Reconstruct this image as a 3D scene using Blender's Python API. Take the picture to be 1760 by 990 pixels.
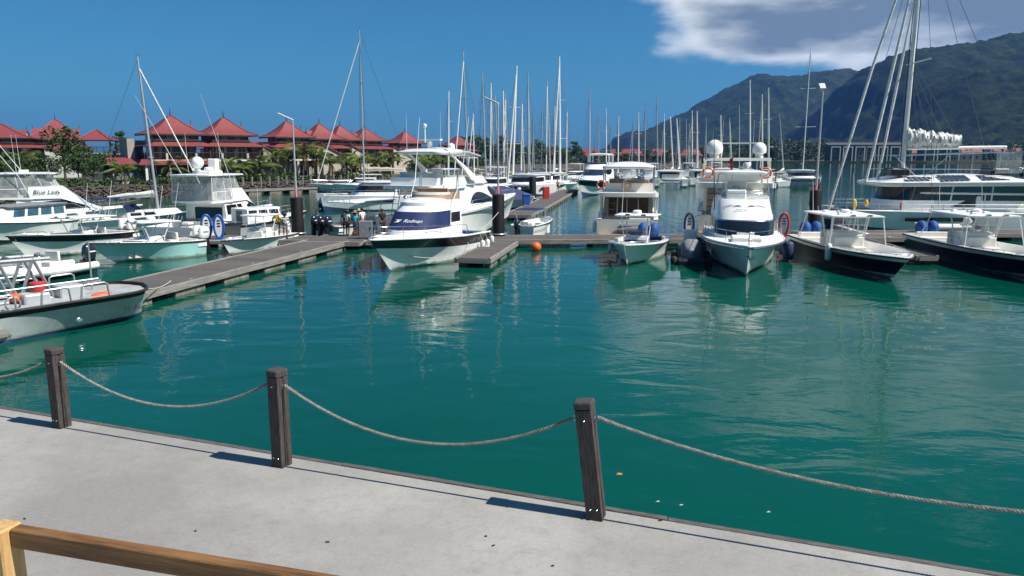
import bpy, math, random
from mathutils import Vector, Matrix
R = math.radians
rnd = random.Random(7)
for o in list(bpy.data.objects):
    bpy.data.objects.remove(o)
scene = bpy.context.scene
col = scene.collection

# ------------------------------------------------------------------ camera
CAM_H = 6.0                      # eye height above the water
FPX = 1300.0                     # focal length in pixels of the 1760 px wide photograph
PITCH = math.atan(228 / 1300)
cd = bpy.data.cameras.new('camera')
cam = bpy.data.objects.new('camera', cd)
col.objects.link(cam)
cd.sensor_width = 36.0
cd.lens = 36.0 * FPX / 1760
cd.clip_start = 0.1
cd.clip_end = 20000
cam.location = (0, 0, CAM_H)
cam.rotation_euler = (math.pi / 2 - PITCH, 0, 0)
scene.camera = cam

# ------------------------------------------------------------------ sky
SUN_EL = R(52)
SUN_DIR = Vector((0.945 * math.cos(SUN_EL), -0.327 * math.cos(SUN_EL), math.sin(SUN_EL))).normalized()
world = bpy.data.worlds.new('World')
scene.world = world
world.use_nodes = True
wn = world.node_tree
wn.nodes.clear()
def wnode(t, **k):
    n = wn.nodes.new(t)
    for a, b in k.items():
        setattr(n, a, b)
    return n
def wmath(op, a, b=None, c=None, clamp=False):
    n = wnode('ShaderNodeMath', operation=op, use_clamp=clamp)
    for i, q in enumerate((a, b, c)):
        if q is None:
            continue
        if isinstance(q, (int, float)):
            n.inputs[i].default_value = q
        else:
            wn.links.new(q, n.inputs[i])
    return n.outputs[0]
def wramp(val, a, b):
    n = wnode('ShaderNodeMapRange', interpolation_type='SMOOTHSTEP')
    wn.links.new(val, n.inputs[0])
    n.inputs[1].default_value = a
    n.inputs[2].default_value = b
    return n.outputs[0]
sky = wnode('ShaderNodeTexSky', sky_type='NISHITA')
sky.sun_disc = False
sky.sun_elevation = SUN_EL
sky.sun_rotation = math.atan2(SUN_DIR.x, SUN_DIR.y)
sky.altitude = 0
sky.air_density = 1.0
sky.dust_density = 0.7
sky.ozone_density = 2.5
tint = wnode('ShaderNodeMix', data_type='RGBA', blend_type='MULTIPLY')
tint.inputs[0].default_value = 1.0
wn.links.new(sky.outputs[0], tint.inputs[6])
tint.inputs[7].default_value = (0.26, 0.75, 1.0, 1)
bg = wnode('ShaderNodeBackground')
bg.inputs[1].default_value = 0.060
wn.links.new(tint.outputs[2], bg.inputs[0])
# cloud bank lying over the island's mountains, going on to the right
tc = wnode('ShaderNodeTexCoord')
sep = wnode('ShaderNodeSeparateXYZ')
wn.links.new(tc.outputs['Generated'], sep.inputs[0])
X, Y, Z = sep.outputs
az = wmath('ARCTAN2', X, Y)
el = wmath('ARCSINE', Z)
mp = wnode('ShaderNodeMapping')
mp.inputs['Scale'].default_value = (1, 1, 2.6)
wn.links.new(tc.outputs['Generated'], mp.inputs[0])
n1 = wnode('ShaderNodeTexNoise')
n1.inputs['Scale'].default_value = 5.5
n1.inputs['Detail'].default_value = 9
n1.inputs['Roughness'].default_value = 0.52
wn.links.new(mp.outputs[0], n1.inputs['Vector'])
n2 = wnode('ShaderNodeTexNoise')
n2.inputs['Scale'].default_value = 6.0
n2.inputs['Detail'].default_value = 6
mp2 = wnode('ShaderNodeMapping')
mp2.inputs['Location'].default_value = (3.1, 1.7, 0.4)
mp2.inputs['Scale'].default_value = (1, 1, 3.5)
wn.links.new(tc.outputs['Generated'], mp2.inputs[0])
wn.links.new(mp2.outputs[0], n2.inputs['Vector'])
bias = wmath('MULTIPLY', wramp(az, R(1.0), R(17.0)), wramp(el, R(3.4), R(7.8)))
bias = wmath('MULTIPLY', bias, wramp(el, R(27), R(12)))
dens = wmath('ADD', wmath('MULTIPLY', wmath('SUBTRACT', n1.outputs['Fac'], 0.5), 2.3), wmath('SUBTRACT', wmath('MULTIPLY', bias, 1.35), 0.60))
mask = wramp(dens, -0.06, 0.46)
shade = wmath('ADD', wmath('MULTIPLY', wramp(dens, 0.8, 0.15), 0.75), wmath('MULTIPLY', wmath('SUBTRACT', n2.outputs['Fac'], 0.5), 3.4))
shade = wmath('ADD', shade, wmath('MULTIPLY', wramp(az, R(26), R(12)), 0.25), None, True)
cc = wnode('ShaderNodeMix', data_type='RGBA')
wn.links.new(shade, cc.inputs[0])
cc.inputs[6].default_value = (0.13, 0.18, 0.23, 1)
cc.inputs[7].default_value = (0.62, 0.66, 0.68, 1)
bgc = wnode('ShaderNodeBackground')
bgc.inputs[1].default_value = 1.0
wn.links.new(cc.outputs[2], bgc.inputs[0])
mx = wnode('ShaderNodeMixShader')
wn.links.new(mask, mx.inputs[0])
wn.links.new(bg.outputs[0], mx.inputs[1])
wn.links.new(bgc.outputs[0], mx.inputs[2])
wo = wnode('ShaderNodeOutputWorld')
wn.links.new(mx.outputs[0], wo.inputs[0])

# ------------------------------------------------------------------ sun
sl = bpy.data.lights.new('sun', 'SUN')
sl.energy = 5.0
sl.angle = R(0.53)
sl.color = (1.0, 0.95, 0.87)
so = bpy.data.objects.new('sun', sl)
so.rotation_euler = SUN_DIR.to_track_quat('Z', 'Y').to_euler()
so.location = (30, -10, 60)
col.objects.link(so)

scene.view_settings.view_transform = 'Standard'
scene.view_settings.look = 'None'
scene.view_settings.exposure = 0.5
scene.view_settings.gamma = 1.0
scene.view_settings.use_curve_mapping = False
scene.render.engine = 'CYCLES'
scene.cycles.max_bounces = 8
scene.cycles.transparent_max_bounces = 16
scene.render.film_transparent = False

# ------------------------------------------------------------------ pixel -> place
def P(px, py, z=0.0):
    """point at height z seen at photo pixel (px, py)"""
    u = (px - 880) / FPX; v = (py - 495) / FPX
    d = Vector((u, math.cos(PITCH) - v * math.sin(PITCH), -math.sin(PITCH) - v * math.cos(PITCH)))
    t = (z - CAM_H) / d.z
    return Vector((d.x * t, d.y * t, z))
def A(px, py, Y):
    """point at distance Y (metres ahead) seen at photo pixel (px, py)"""
    u = (px - 880) / FPX; v = (py - 495) / FPX
    d = Vector((u, math.cos(PITCH) - v * math.sin(PITCH), -math.sin(PITCH) - v * math.cos(PITCH)))
    t = Y / d.y
    return Vector((d.x * t, Y, CAM_H + d.z * t))

# ------------------------------------------------------------------ materials
M = {}
def mat(name, c, rough=0.5, metal=0.0, var=0.12, scale=3.0, bump=0.0, bscale=40.0, coat=0.0, spec=0.5, c2=None, stretch=(1, 1, 1), dirt=0.0, scum=0.0):
    """procedural principled material: two-tone noise colour, fine bump, optional drips of dirt"""
    m = bpy.data.materials.new(name)
    m.use_nodes = True
    t = m.node_tree
    b = t.nodes['Principled BSDF']
    b.inputs['Roughness'].default_value = rough
    b.inputs['Metallic'].default_value = metal
    b.inputs['Specular IOR Level'].default_value = spec
    b.inputs['Coat Weight'].default_value = coat
    co = t.nodes.new('ShaderNodeTexCoord')
    mpn = t.nodes.new('ShaderNodeMapping')
    mpn.inputs['Scale'].default_value = stretch
    t.links.new(co.outputs['Object'], mpn.inputs[0])
    nz = t.nodes.new('ShaderNodeTexNoise')
    nz.inputs['Scale'].default_value = scale
    nz.inputs['Detail'].default_value = 6
    nz.inputs['Roughness'].default_value = 0.62
    t.links.new(mpn.outputs[0], nz.inputs['Vector'])
    rp = t.nodes.new('ShaderNodeValToRGB')
    if c2 is None:
        c2 = tuple(max(0, x * (1 - 2 * var)) for x in c)
        c1 = tuple(min(1, x * (1 + var)) for x in c)
    else:
        c1 = c
    rp.color_ramp.elements[0].position = 0.32
    rp.color_ramp.elements[1].position = 0.68
    rp.color_ramp.elements[0].color = (*c2, 1)
    rp.color_ramp.elements[1].color = (*c1, 1)
    t.links.new(nz.outputs['Fac'], rp.inputs[0])
    out = rp.outputs[0]
    if dirt > 0:
        mp3 = t.nodes.new('ShaderNodeMapping')
        mp3.inputs['Scale'].default_value = (2.2, 2.2, 0.25)
        t.links.new(co.outputs['Object'], mp3.inputs[0])
        nd = t.nodes.new('ShaderNodeTexNoise')
        nd.inputs['Scale'].default_value = 2.5
        nd.inputs['Detail'].default_value = 8
        nd.inputs['Roughness'].default_value = 0.7
        t.links.new(mp3.outputs[0], nd.inputs['Vector'])
        r2 = t.nodes.new('ShaderNodeMapRange')
        r2.inputs[1].default_value = 0.52
        r2.inputs[2].default_value = 0.8
        r2.inputs[4].default_value = dirt
        t.links.new(nd.outputs['Fac'], r2.inputs[0])
        mi = t.nodes.new('ShaderNodeMix'); mi.data_type = 'RGBA'
        t.links.new(r2.outputs[0], mi.inputs[0])
        t.links.new(out, mi.inputs[6])
        mi.inputs[7].default_value = (c[0] * .42 + .004, c[1] * .39 + .003, c[2] * .33 + .002, 1)
        out = mi.outputs[2]
    if scum > 0:      # weed and scum line just above the waterline (object z = 0), ragged
        sx = t.nodes.new('ShaderNodeSeparateXYZ'); t.links.new(co.outputs['Object'], sx.inputs[0])
        ns = t.nodes.new('ShaderNodeTexNoise'); ns.inputs['Scale'].default_value = 3.0; ns.inputs['Detail'].default_value = 7
        t.links.new(co.outputs['Object'], ns.inputs['Vector'])
        ml = t.nodes.new('ShaderNodeMath'); ml.operation = 'MULTIPLY_ADD'; ml.inputs[1].default_value = -.30
        t.links.new(ns.outputs['Fac'], ml.inputs[0]); t.links.new(sx.outputs[2], ml.inputs[2])
        mr = t.nodes.new('ShaderNodeMapRange'); mr.inputs[1].default_value = .06; mr.inputs[2].default_value = -.08; mr.inputs[4].default_value = scum
        t.links.new(ml.outputs[0], mr.inputs[0])
        mq = t.nodes.new('ShaderNodeMix'); mq.data_type = 'RGBA'
        t.links.new(mr.outputs[0], mq.inputs[0]); t.links.new(out, mq.inputs[6]); mq.inputs[7].default_value = (.05, .055, .025, 1)
        out = mq.outputs[2]
    t.links.new(out, b.inputs['Base Color'])
    if bump > 0:
        nb = t.nodes.new('ShaderNodeTexNoise')
        nb.inputs['Scale'].default_value = bscale
        nb.inputs['Detail'].default_value = 4
        t.links.new(mpn.outputs[0], nb.inputs['Vector'])
        bp = t.nodes.new('ShaderNodeBump')
        bp.inputs['Strength'].default_value = bump
        bp.inputs['Distance'].default_value = 0.02
        t.links.new(nb.outputs['Fac'], bp.inputs['Height'])
        t.links.new(bp.outputs[0], b.inputs['Normal'])
    M[name] = m
    return m
def mat_clear(name, c, alpha, rough=0.05):
    """see-through sheet: part transparent, part glossy"""
    m = bpy.data.materials.new(name); m.use_nodes = True
    t = m.node_tree; b = t.nodes['Principled BSDF']
    b.inputs['Base Color'].default_value = (*c, 1)
    b.inputs['Roughness'].default_value = rough
    co = t.nodes.new('ShaderNodeTexCoord')
    nz = t.nodes.new('ShaderNodeTexNoise'); nz.inputs['Scale'].default_value = 1.7; nz.inputs['Detail'].default_value = 4
    t.links.new(co.outputs['Object'], nz.inputs['Vector'])
    mr = t.nodes.new('ShaderNodeMapRange')
    mr.inputs[1].default_value = .3; mr.inputs[2].default_value = .7
    mr.inputs[3].default_value = alpha * .6; mr.inputs[4].default_value = min(1, alpha * 1.4)
    t.links.new(nz.outputs['Fac'], mr.inputs[0])
    t.links.new(mr.outputs[0], b.inputs['Alpha'])
    M[name] = m

mat('gelcoat', (0.80, 0.80, 0.78), 0.22, var=0.03, scale=1.2, coat=0.3, dirt=0.10)
mat('gelcoat_cream', (0.79, 0.76, 0.68), 0.28, var=0.04, scale=1.2, coat=0.2, dirt=0.12)
mat('deck_white', (0.76, 0.76, 0.73), 0.55, var=0.05, scale=4, bump=0.15, bscale=120)
mat('hull_white', (0.74, 0.77, 0.75), 0.25, var=0.04, scale=0.8, coat=0.2, dirt=0.28, scum=.8)
mat('hull_aqua', (0.36, 0.66, 0.62), 0.22, var=0.04, scale=0.8, coat=0.3, dirt=0.12, scum=.6)
mat('hull_navy', (0.008, 0.010, 0.024), 0.3, var=0.10, scale=1, coat=0.0, spec=.3, dirt=0.04)
mat('hull_black', (0.015, 0.014, 0.018), 0.25, var=0.1, scale=1, coat=0.3, dirt=0.06)
mat('hull_grey', (0.42, 0.45, 0.46), 0.35, var=0.06, scale=1, dirt=0.25, scum=.6)
mat('hull_green', (0.045, 0.13, 0.13), 0.2, var=0.06, scale=1, coat=0.3)
mat('antifoul_dark', (0.02, 0.025, 0.03), 0.7, var=0.2, scale=3, dirt=0.3)
mat('antifoul_blue', (0.03, 0.07, 0.16), 0.7, var=0.2, scale=3, dirt=0.3)
mat('glass_dark', (0.008, 0.009, 0.012), 0.04, var=0.2, scale=1, spec=0.8)
mat('glass_tint', (0.02, 0.03, 0.05), 0.05, var=0.25, scale=1, spec=0.7)
mat_clear('vinyl', (0.55, 0.58, 0.58), 0.34, 0.12)
mat_clear('acrylic', (0.25, 0.30, 0.32), 0.30, 0.04)
mat('steel', (0.62, 0.63, 0.64), 0.22, metal=1.0, var=0.05)
mat('alloy', (0.36, 0.38, 0.39), 0.45, metal=0.5, var=0.08, dirt=0.15)
mat('alloy_white', (0.72, 0.72, 0.70), 0.4, var=0.05, dirt=0.12)
mat('mast_grey', (0.50, 0.52, 0.54), 0.4, metal=0.5, var=0.06)
mat('mast_white', (0.76, 0.76, 0.74), 0.4, var=0.05)
mat('wire', (0.10, 0.11, 0.12), 0.45, metal=0.4)
mat('black_plastic', (0.012, 0.012, 0.014), 0.35, var=0.2)
mat('motor_navy', (0.015, 0.02, 0.035), 0.22, coat=0.5, var=0.1)
mat('rubber', (0.018, 0.018, 0.018), 0.75, var=0.25, bump=0.2)
mat('canvas_navy', (0.008, 0.022, 0.095), 0.75, var=0.18, scale=2.5, bump=0.3, bscale=9)
mat('canvas_blue', (0.010, 0.085, 0.32), 0.7, var=0.2, scale=3, bump=0.4, bscale=8)
mat('canvas_white', (0.66, 0.66, 0.63), 0.8, var=0.12, scale=5, bump=0.5, bscale=10)
mat('canvas_beige', (0.46, 0.40, 0.32), 0.85, var=0.14, scale=4, bump=0.5, bscale=10)
mat('canvas_grey', (0.20, 0.21, 0.22), 0.8, var=0.15, scale=4, bump=0.4, bscale=10)
mat('upholstery', (0.68, 0.66, 0.60), 0.6, var=0.06, bump=0.2, bscale=14)
mat('upholstery_tan', (0.42, 0.27, 0.17), 0.6, var=0.1, bump=0.2, bscale=14)
mat('teak', (0.30, 0.19, 0.11), 0.6, var=0.2, scale=6, stretch=(1, 9, 9))
mat('interior_brown', (0.16, 0.09, 0.055), 0.5, var=0.2)
mat('buoy_orange', (0.75, 0.12, 0.035), 0.5, var=0.1)
mat('red_paint', (0.55, 0.03, 0.03), 0.5, var=0.12)
mat('yellow', (0.70, 0.42, 0.04), 0.55, var=0.1)
mat('green_kayak', (0.16, 0.62, 0.08), 0.4, var=0.1)
mat('solar', (0.03, 0.035, 0.045), 0.15, var=0.1, spec=0.7)
mat('blue_plastic', (0.02, 0.10, 0.40), 0.4, var=0.12)
mat('white_plastic', (0.78, 0.78, 0.77), 0.4, var=0.05)
mat('fender_white', (0.70, 0.70, 0.68), 0.45, var=0.06, dirt=0.25)
mat('fender_navy', (0.02, 0.03, 0.09), 0.6, var=0.15)
mat('rope_line', (0.55, 0.53, 0.48), 0.85, var=0.15, scale=30)
mat('rope_green', (0.03, 0.14, 0.11), 0.8, var=0.15, scale=30)
mat('flag_red', (0.6, 0.02, 0.04), 0.8, var=0.1)
mat('flag_pink', (0.62, 0.16, 0.20), 0.8, var=0.3, scale=8)
mat('ink', (0.02, 0.02, 0.03), 0.5)
mat('ink_grey', (0.10, 0.11, 0.14), 0.5)
mat('print_white', (0.8, 0.8, 0.8), 0.6, var=0.02)

# ------------------------------------------------------------------ mesh helper
class MB:
    def __init__(s):
        s.v = []; s.f = []; s.m = []
    def add(s, vs, fs, mi=0):
        b = len(s.v)
        s.v += [tuple(q) for q in vs]
        for q in fs:
            s.f.append([b + i for i in q]); s.m.append(mi)
        return s
    def bx(s, x0, x1, y0, y1, z0, z1, mi=0):
        return s.add([(x0, y0, z0), (x1, y0, z0), (x1, y1, z0), (x0, y1, z0), (x0, y0, z1), (x1, y0, z1), (x1, y1, z1), (x0, y1, z1)],
                     [(0, 3, 2, 1), (4, 5, 6, 7), (0, 1, 5, 4), (1, 2, 6, 5), (2, 3, 7, 6), (3, 0, 4, 7)], mi)
    def rbx(s, x0, x1, y0, y1, z0, z1, r=0.02, mi=0):
        """box with chamfered vertical and top edges"""
        def ring(i, z):
            return [(x0 + i, y0 + r, z), (x0 + r, y0 + i, z), (x1 - r, y0 + i, z), (x1 - i, y0 + r, z), (x1 - i, y1 - r, z), (x1 - r, y1 - i, z), (x0 + r, y1 - i, z), (x0 + i, y1 - r, z)]
        return s.loft([ring(0, z0), ring(0, z1 - r), ring(r * .7, z1)], True, True, True, mi)
    def tube(s, pts, r, n=6, mi=0, closed=False):
        pts = [Vector(p) for p in pts]
        k = len(pts)
        rings = []
        up = None
        for i, p in enumerate(pts):
            a = pts[(i - 1) % k] if (i > 0 or closed) else p
            b = pts[(i + 1) % k] if (i < k - 1 or closed) else p
            d = (b - a)
            d = d.normalized() if d.length > 1e-9 else Vector((0, 0, 1))
            if up is None:
                up = Vector((0, 0, 1)) if abs(d.z) < .9 else Vector((1, 0, 0))
            sx = d.cross(up)
            if sx.length < 1e-4:
                sx = d.cross(Vector((0, 1, 0)))
            sx.normalize()
            up = sx.cross(d).normalized()
            rr = r[i] if isinstance(r, (list, tuple)) else r
            rings.append([p + sx * math.cos(2 * math.pi * j / n) * rr + up * math.sin(2 * math.pi * j / n) * rr for j in range(n)])
        if closed:
            rings.append(rings[0])
            return s.loft(rings, True, False, False, mi)
        return s.loft(rings, True, True, True, mi)
    def loft(s, rings, closed=True, cap0=False, cap1=False, mi=0, mis=None):
        n = len(rings[0]); b = len(s.v)
        for r_ in rings:
            s.v += [tuple(q) for q in r_]
        for i in range(len(rings) - 1):
            for j in range(n if closed else n - 1):
                a = b + i * n + j; c = b + i * n + (j + 1) % n
                s.f.append([a, c, c + n, a + n]); s.m.append(mis[j] if mis else mi)
        if cap0:
            s.f.append([b + j for j in range(n)][::-1]); s.m.append(mi)
        if cap1:
            e = b + (len(rings) - 1) * n
            s.f.append([e + j for j in range(n)]); s.m.append(mi)
        return s
    def lathe(s, prof, n=16, o=(0, 0, 0), axis='z', mi=0):
        rings = []
        for r_, h in prof:
            q = []
            for j in range(n):
                a = 2 * math.pi * j / n
                x, y = r_ * math.cos(a), r_ * math.sin(a)
                q.append({'z': (o[0] + x, o[1] + y, o[2] + h), 'x': (o[0] + h, o[1] + x, o[2] + y), 'y': (o[0] + x, o[1] + h, o[2] - y)}[axis])
            rings.append(q)
        return s.loft(rings, True, prof[0][0] > 1e-6, prof[-1][0] > 1e-6, mi)
    def ball(s, o, r, n=10, sq=(1, 1, 1), mi=0):
        prof = [(math.sin(math.pi * i / n), -math.cos(math.pi * i / n)) for i in range(n + 1)]
        rings = [[(o[0] + r * sq[0] * p[0] * math.cos(2 * math.pi * j / (n + 4)), o[1] + r * sq[1] * p[0] * math.sin(2 * math.pi * j / (n + 4)), o[2] + r * sq[2] * p[1]) for j in range(n + 4)] for p in prof]
        return s.loft(rings, True, False, False, mi)
    def torus(s, o, R_, r, n=20, k=8, axis='z', mi=0):
        pts = []
        for i in range(n):
            a = 2 * math.pi * i / n
            c, q = R_ * math.cos(a), R_ * math.sin(a)
            pts.append({'z': (o[0] + c, o[1] + q, o[2]), 'x': (o[0], o[1] + c, o[2] + q), 'y': (o[0] + c, o[1], o[2] + q)}[axis])
        return s.tube(pts, r, k, mi, True)
    def poly(s, pts, mi=0):
        return s.add(pts, [list(range(len(pts)))], mi)
    def slab(s, pts, h, mi=0):
        """polygon (list of xyz) thickened downwards by h"""
        n = len(pts)
        lo = [(p[0], p[1], p[2] - h) for p in pts]
        s.add(list(pts) + lo, [list(range(n)), list(range(2 * n - 1, n - 1, -1))] + [[i, n + i, n + (i + 1) % n, (i + 1) % n] for i in range(n)], mi)
        return s
    def mesh(s, name, mats, smooth=40):
        me = bpy.data.meshes.new(name)
        me.from_pydata(s.v, [], s.f)
        if isinstance(mats, str):
            mats = [mats]
        for q in mats:
            me.materials.append(M[q])
        me.polygons.foreach_set('material_index', s.m)
        if smooth:
            me.polygons.foreach_set('use_smooth', [True] * len(s.f))
            me.update()
            me.set_sharp_from_angle(angle=R(smooth))
        me.update()
        return me
    def build(s, name, mats, parent=None, smooth=40, fix=True):
        me = s.mesh(name, mats, smooth)
        return link(name, me, parent)
def link(name, me, parent=None):
    o = bpy.data.objects.new(name, me)
    col.objects.link(o)
    if parent is not None:
        o.parent = parent
    return o
def tag(o, label=None, cat=None, group=None, kind=None):
    if label: o['label'] = label
    if cat: o['category'] = cat
    if group: o['group'] = group
    if kind: o['kind'] = kind
    return o
def empty(name, loc, rz=0.0, label=None, cat=None, group=None):
    o = bpy.data.objects.new(name, None)
    o.empty_display_size = 0.3
    col.objects.link(o)
    o.location = loc
    o.rotation_euler = (0, 0, rz)
    return tag(o, label, cat, group)
KIDS = {}
def copy_tree(o, parent=None):
    c = o.copy()
    col.objects.link(c)
    c.parent = parent
    for ch in o.children:
        copy_tree(ch, c)
    return c
def lerp(a, b, t): return a + (b - a) * t
def vl(a, b, t): return Vector(a) + (Vector(b) - Vector(a)) * t
def sstep(t): t = max(0, min(1, t)); return t * t * (3 - 2 * t)
def text_part(txt, size, mname, parent, mtx, shear=0.0, name='lettering', depth=0.004):
    cu = bpy.data.curves.new(name, 'FONT')
    cu.body = txt; cu.size = size; cu.shear = shear; cu.extrude = depth
    cu.align_x = 'CENTER'; cu.align_y = 'CENTER'
    cu.resolution_u = 3
    t = bpy.data.objects.new(name, cu)
    col.objects.link(t)
    dg = bpy.context.evaluated_depsgraph_get()
    me = bpy.data.meshes.new_from_object(t.evaluated_get(dg))
    bpy.data.objects.remove(t)
    me.materials.clear(); me.materials.append(M[mname])
    me.transform(mtx)
    return link(name, me, parent)
def frame_mtx(o, xdir, ydir):
    x = Vector(xdir).normalized(); y = Vector(ydir); y = (y - x * y.dot(x)).normalized(); z = x.cross(y)
    m = Matrix((x, y, z)).transposed().to_4x4()
    m.translation = Vector(o)
    return m
# ================================================================== water, land, hills
def node_mat(name):
    m = bpy.data.materials.new(name); m.use_nodes = True
    M[name] = m
    t = m.node_tree
    def N(ty, **k):
        n = t.nodes.new(ty)
        for a, b in k.items():
            if a.startswith('i_'):
                n.inputs[a[2:].replace('_', ' ')].default_value = b
            else:
                setattr(n, a, b)
        return n
    return m, t, t.nodes['Principled BSDF'], N

m, t, b, N = node_mat('water')
b.inputs['Roughness'].default_value = 0.02
b.inputs['IOR'].default_value = 1.33
b.inputs['Specular IOR Level'].default_value = 0.5
co = N('ShaderNodeTexCoord')
big = N('ShaderNodeTexNoise', i_Scale=0.035, i_Detail=3.0)
t.links.new(co.outputs['Object'], big.inputs['Vector'])
rp = N('ShaderNodeValToRGB')
rp.color_ramp.elements[0].position = .35; rp.color_ramp.elements[0].color = (0.0005, 0.050, 0.035, 1)
rp.color_ramp.elements[1].position = .68; rp.color_ramp.elements[1].color = (0.0010, 0.078, 0.053, 1)
t.links.new(big.outputs['Fac'], rp.inputs[0])
t.links.new(rp.outputs[0], b.inputs['Base Color'])
def wavelayer(sx, sy, scale, det, rough=.5, dist=0.0):
    mpn = N('ShaderNodeMapping'); mpn.inputs['Scale'].default_value = (sx, sy, 1)
    mpn.inputs['Rotation'].default_value = (0, 0, R(12))
    t.links.new(co.outputs['Object'], mpn.inputs[0])
    n = N('ShaderNodeTexNoise', i_Scale=scale, i_Detail=det, i_Roughness=rough, i_Distortion=dist)
    t.links.new(mpn.outputs[0], n.inputs['Vector'])
    return n.outputs['Fac']
def addb(h, dist, prev=None, strength=1.0, sfac=None):
    bp = N('ShaderNodeBump'); bp.inputs['Strength'].default_value = strength; bp.inputs['Distance'].default_value = dist
    t.links.new(h, bp.inputs['Height'])
    if sfac is not None:
        t.links.new(sfac, bp.inputs['Strength'])
    if prev is not None:
        t.links.new(prev, bp.inputs['Normal'])
    return bp.outputs[0]
patch = N('ShaderNodeTexNoise', i_Scale=0.06, i_Detail=2.0)
t.links.new(co.outputs['Object'], patch.inputs['Vector'])
sepw = N('ShaderNodeSeparateXYZ')
t.links.new(co.outputs['Object'], sepw.inputs[0])
far = N('ShaderNodeMapRange'); far.inputs[1].default_value = 38; far.inputs[2].default_value = 75; far.inputs[3].default_value = 0.0; far.inputs[4].default_value = 0.75
t.links.new(sepw.outputs[1], far.inputs[0])                 # breeze beyond the sheltered basin
pm = N('ShaderNodeMapRange'); pm.inputs[1].default_value = .38; pm.inputs[2].default_value = .66; pm.inputs[3].default_value = .10; pm.inputs[4].default_value = .65
t.links.new(patch.outputs['Fac'], pm.inputs[0])
sm = N('ShaderNodeMath', operation='ADD', use_clamp=True)
t.links.new(far.outputs[0], sm.inputs[0]); t.links.new(pm.outputs[0], sm.inputs[1])
h1 = addb(wavelayer(.7, 1.2, 0.5, 2.0, .4, 1.0), 0.055, None, 0.8)
h2 = addb(wavelayer(.7, 1.5, 3.0, 3.0, .5, .3), 0.012, h1, 1.0, sm.outputs[0])
h3 = addb(wavelayer(.8, 1.3, 9.0, 2.0), 0.0030, h2, 1.0, sm.outputs[0])
t.links.new(h3, b.inputs['Normal'])
mb = MB()
mb.add([(-9000, -60, 0), (9000, -60, 0), (9000, 12000, 0), (-9000, 12000, 0)], [(0, 1, 2, 3)])
tag(mb.build('water', 'water', smooth=None), kind='structure')

# ---- concrete quay
QZ = 2.8
QD = Vector((0.9345, -0.356, 0)).normalized()       # along the quay edge
QN = Vector((-QD.y, QD.x, 0))                       # towards the water
QE = P(470, 776, QZ)
m, t, b, N = node_mat('concrete')
co = N('ShaderNodeTexCoord')
n1 = N('ShaderNodeTexNoise', i_Scale=0.55, i_Detail=7.0, i_Roughness=.6)
n2 = N('ShaderNodeTexNoise', i_Scale=38.0, i_Detail=6.0, i_Roughness=.85)
n3 = N('ShaderNodeTexNoise', i_Scale=5.0, i_Detail=8.0, i_Roughness=.72)
vo = N('ShaderNodeTexVoronoi', i_Scale=75.0)
for q in (n1, n2, n3, vo):
    t.links.new(co.outputs['Object'], q.inputs['Vector'])
def mixc(fac, a, bb, mode='MIX', f=1.0):
    x = N('ShaderNodeMix', data_type='RGBA', blend_type=mode)
    x.inputs[0].default_value = f
    if fac is not None: t.links.new(fac, x.inputs[0])
    for s_, i in ((a, 6), (bb, 7)):
        if isinstance(s_, tuple): x.inputs[i].default_value = (*s_, 1)
        else: t.links.new(s_, x.inputs[i])
    return x.outputs[2]
def mrange(v, a, bb, c=0, d=1):
    x = N('ShaderNodeMapRange')
    for i, q in enumerate((a, bb, c, d)): x.inputs[i + 1].default_value = q
    t.links.new(v, x.inputs[0]); return x.outputs[0]
c0 = mixc(mrange(n1.outputs['Fac'], .35, .68), (.225, .215, .20), (.33, .318, .298))
c1 = mixc(mrange(n3.outputs['Fac'], .36, .70), c0, (.18, .172, .16))
t.links.new(mrange(n3.outputs['Fac'], .5, .8, 0, .7), c1.node.inputs[0])
c2 = mixc(mrange(n2.outputs['Fac'], .54, .74, 0, .6), c1, (.10, .095, .09))
c3 = mixc(mrange(n2.outputs['Fac'], .44, .26, 0, .55), c2, (.50, .48, .45))
t.links.new(c3, b.inputs['Base Color'])
b.inputs['Roughness'].default_value = .88
bp = N('ShaderNodeBump'); bp.inputs['Strength'].default_value = .55; bp.inputs['Distance'].default_value = .006
t.links.new(n2.outputs['Fac'], bp.inputs['Height']); t.links.new(bp.outputs[0], b.inputs['Normal'])
def quay_pt(s, n, z):
    q = QE + QD * s + QN * n
    return (q.x, q.y, z)
mb = MB()
mb.slab([quay_pt(-30, -.075, QZ), quay_pt(-30, -16, QZ), quay_pt(24, -16, QZ), quay_pt(24, -.075, QZ)], 4.5)
tag(mb.build('quay', 'concrete', smooth=None), kind='structure')

mat('weathered_wood', (0.098, 0.082, 0.077), .8, var=.25, scale=7, stretch=(9, 9, .9), bump=.7, bscale=14, c2=(.026, .018, .016), dirt=.4)
mat('edge_wood', (0.13, 0.115, 0.11), .8, scale=6, stretch=(1.2, 9, 9), bump=.5, bscale=12, c2=(.05, .043, .042))
mat('pale_wood', (0.62, 0.40, 0.17), .6, scale=5, stretch=(5, 5, .6), bump=.3, bscale=20, c2=(.38, .21, .075))
mat('stained_wood', (0.27, 0.135, 0.045), .55, scale=4, stretch=(.6, 7, 7), bump=.5, bscale=18, c2=(.09, .038, .013))
mat('deck_wood', (0.135, 0.122, 0.113), .85, scale=3, stretch=(.35, 8, 8), bump=.4, bscale=12, c2=(.05, .041, .037), dirt=.25)
mat('fascia_wood', (0.31, 0.29, 0.265), .85, scale=3, stretch=(.4, 6, 6), bump=.5, bscale=12, c2=(.13, .12, .11), dirt=.35)
mat('float_concrete', (0.26, 0.245, 0.21), .9, scale=3, bump=.4, bscale=16, c2=(.10, .07, .05), dirt=.5)
mat('pile_black', (0.011, 0.008, 0.009), .6, var=.3, scale=2, spec=.25)
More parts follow.
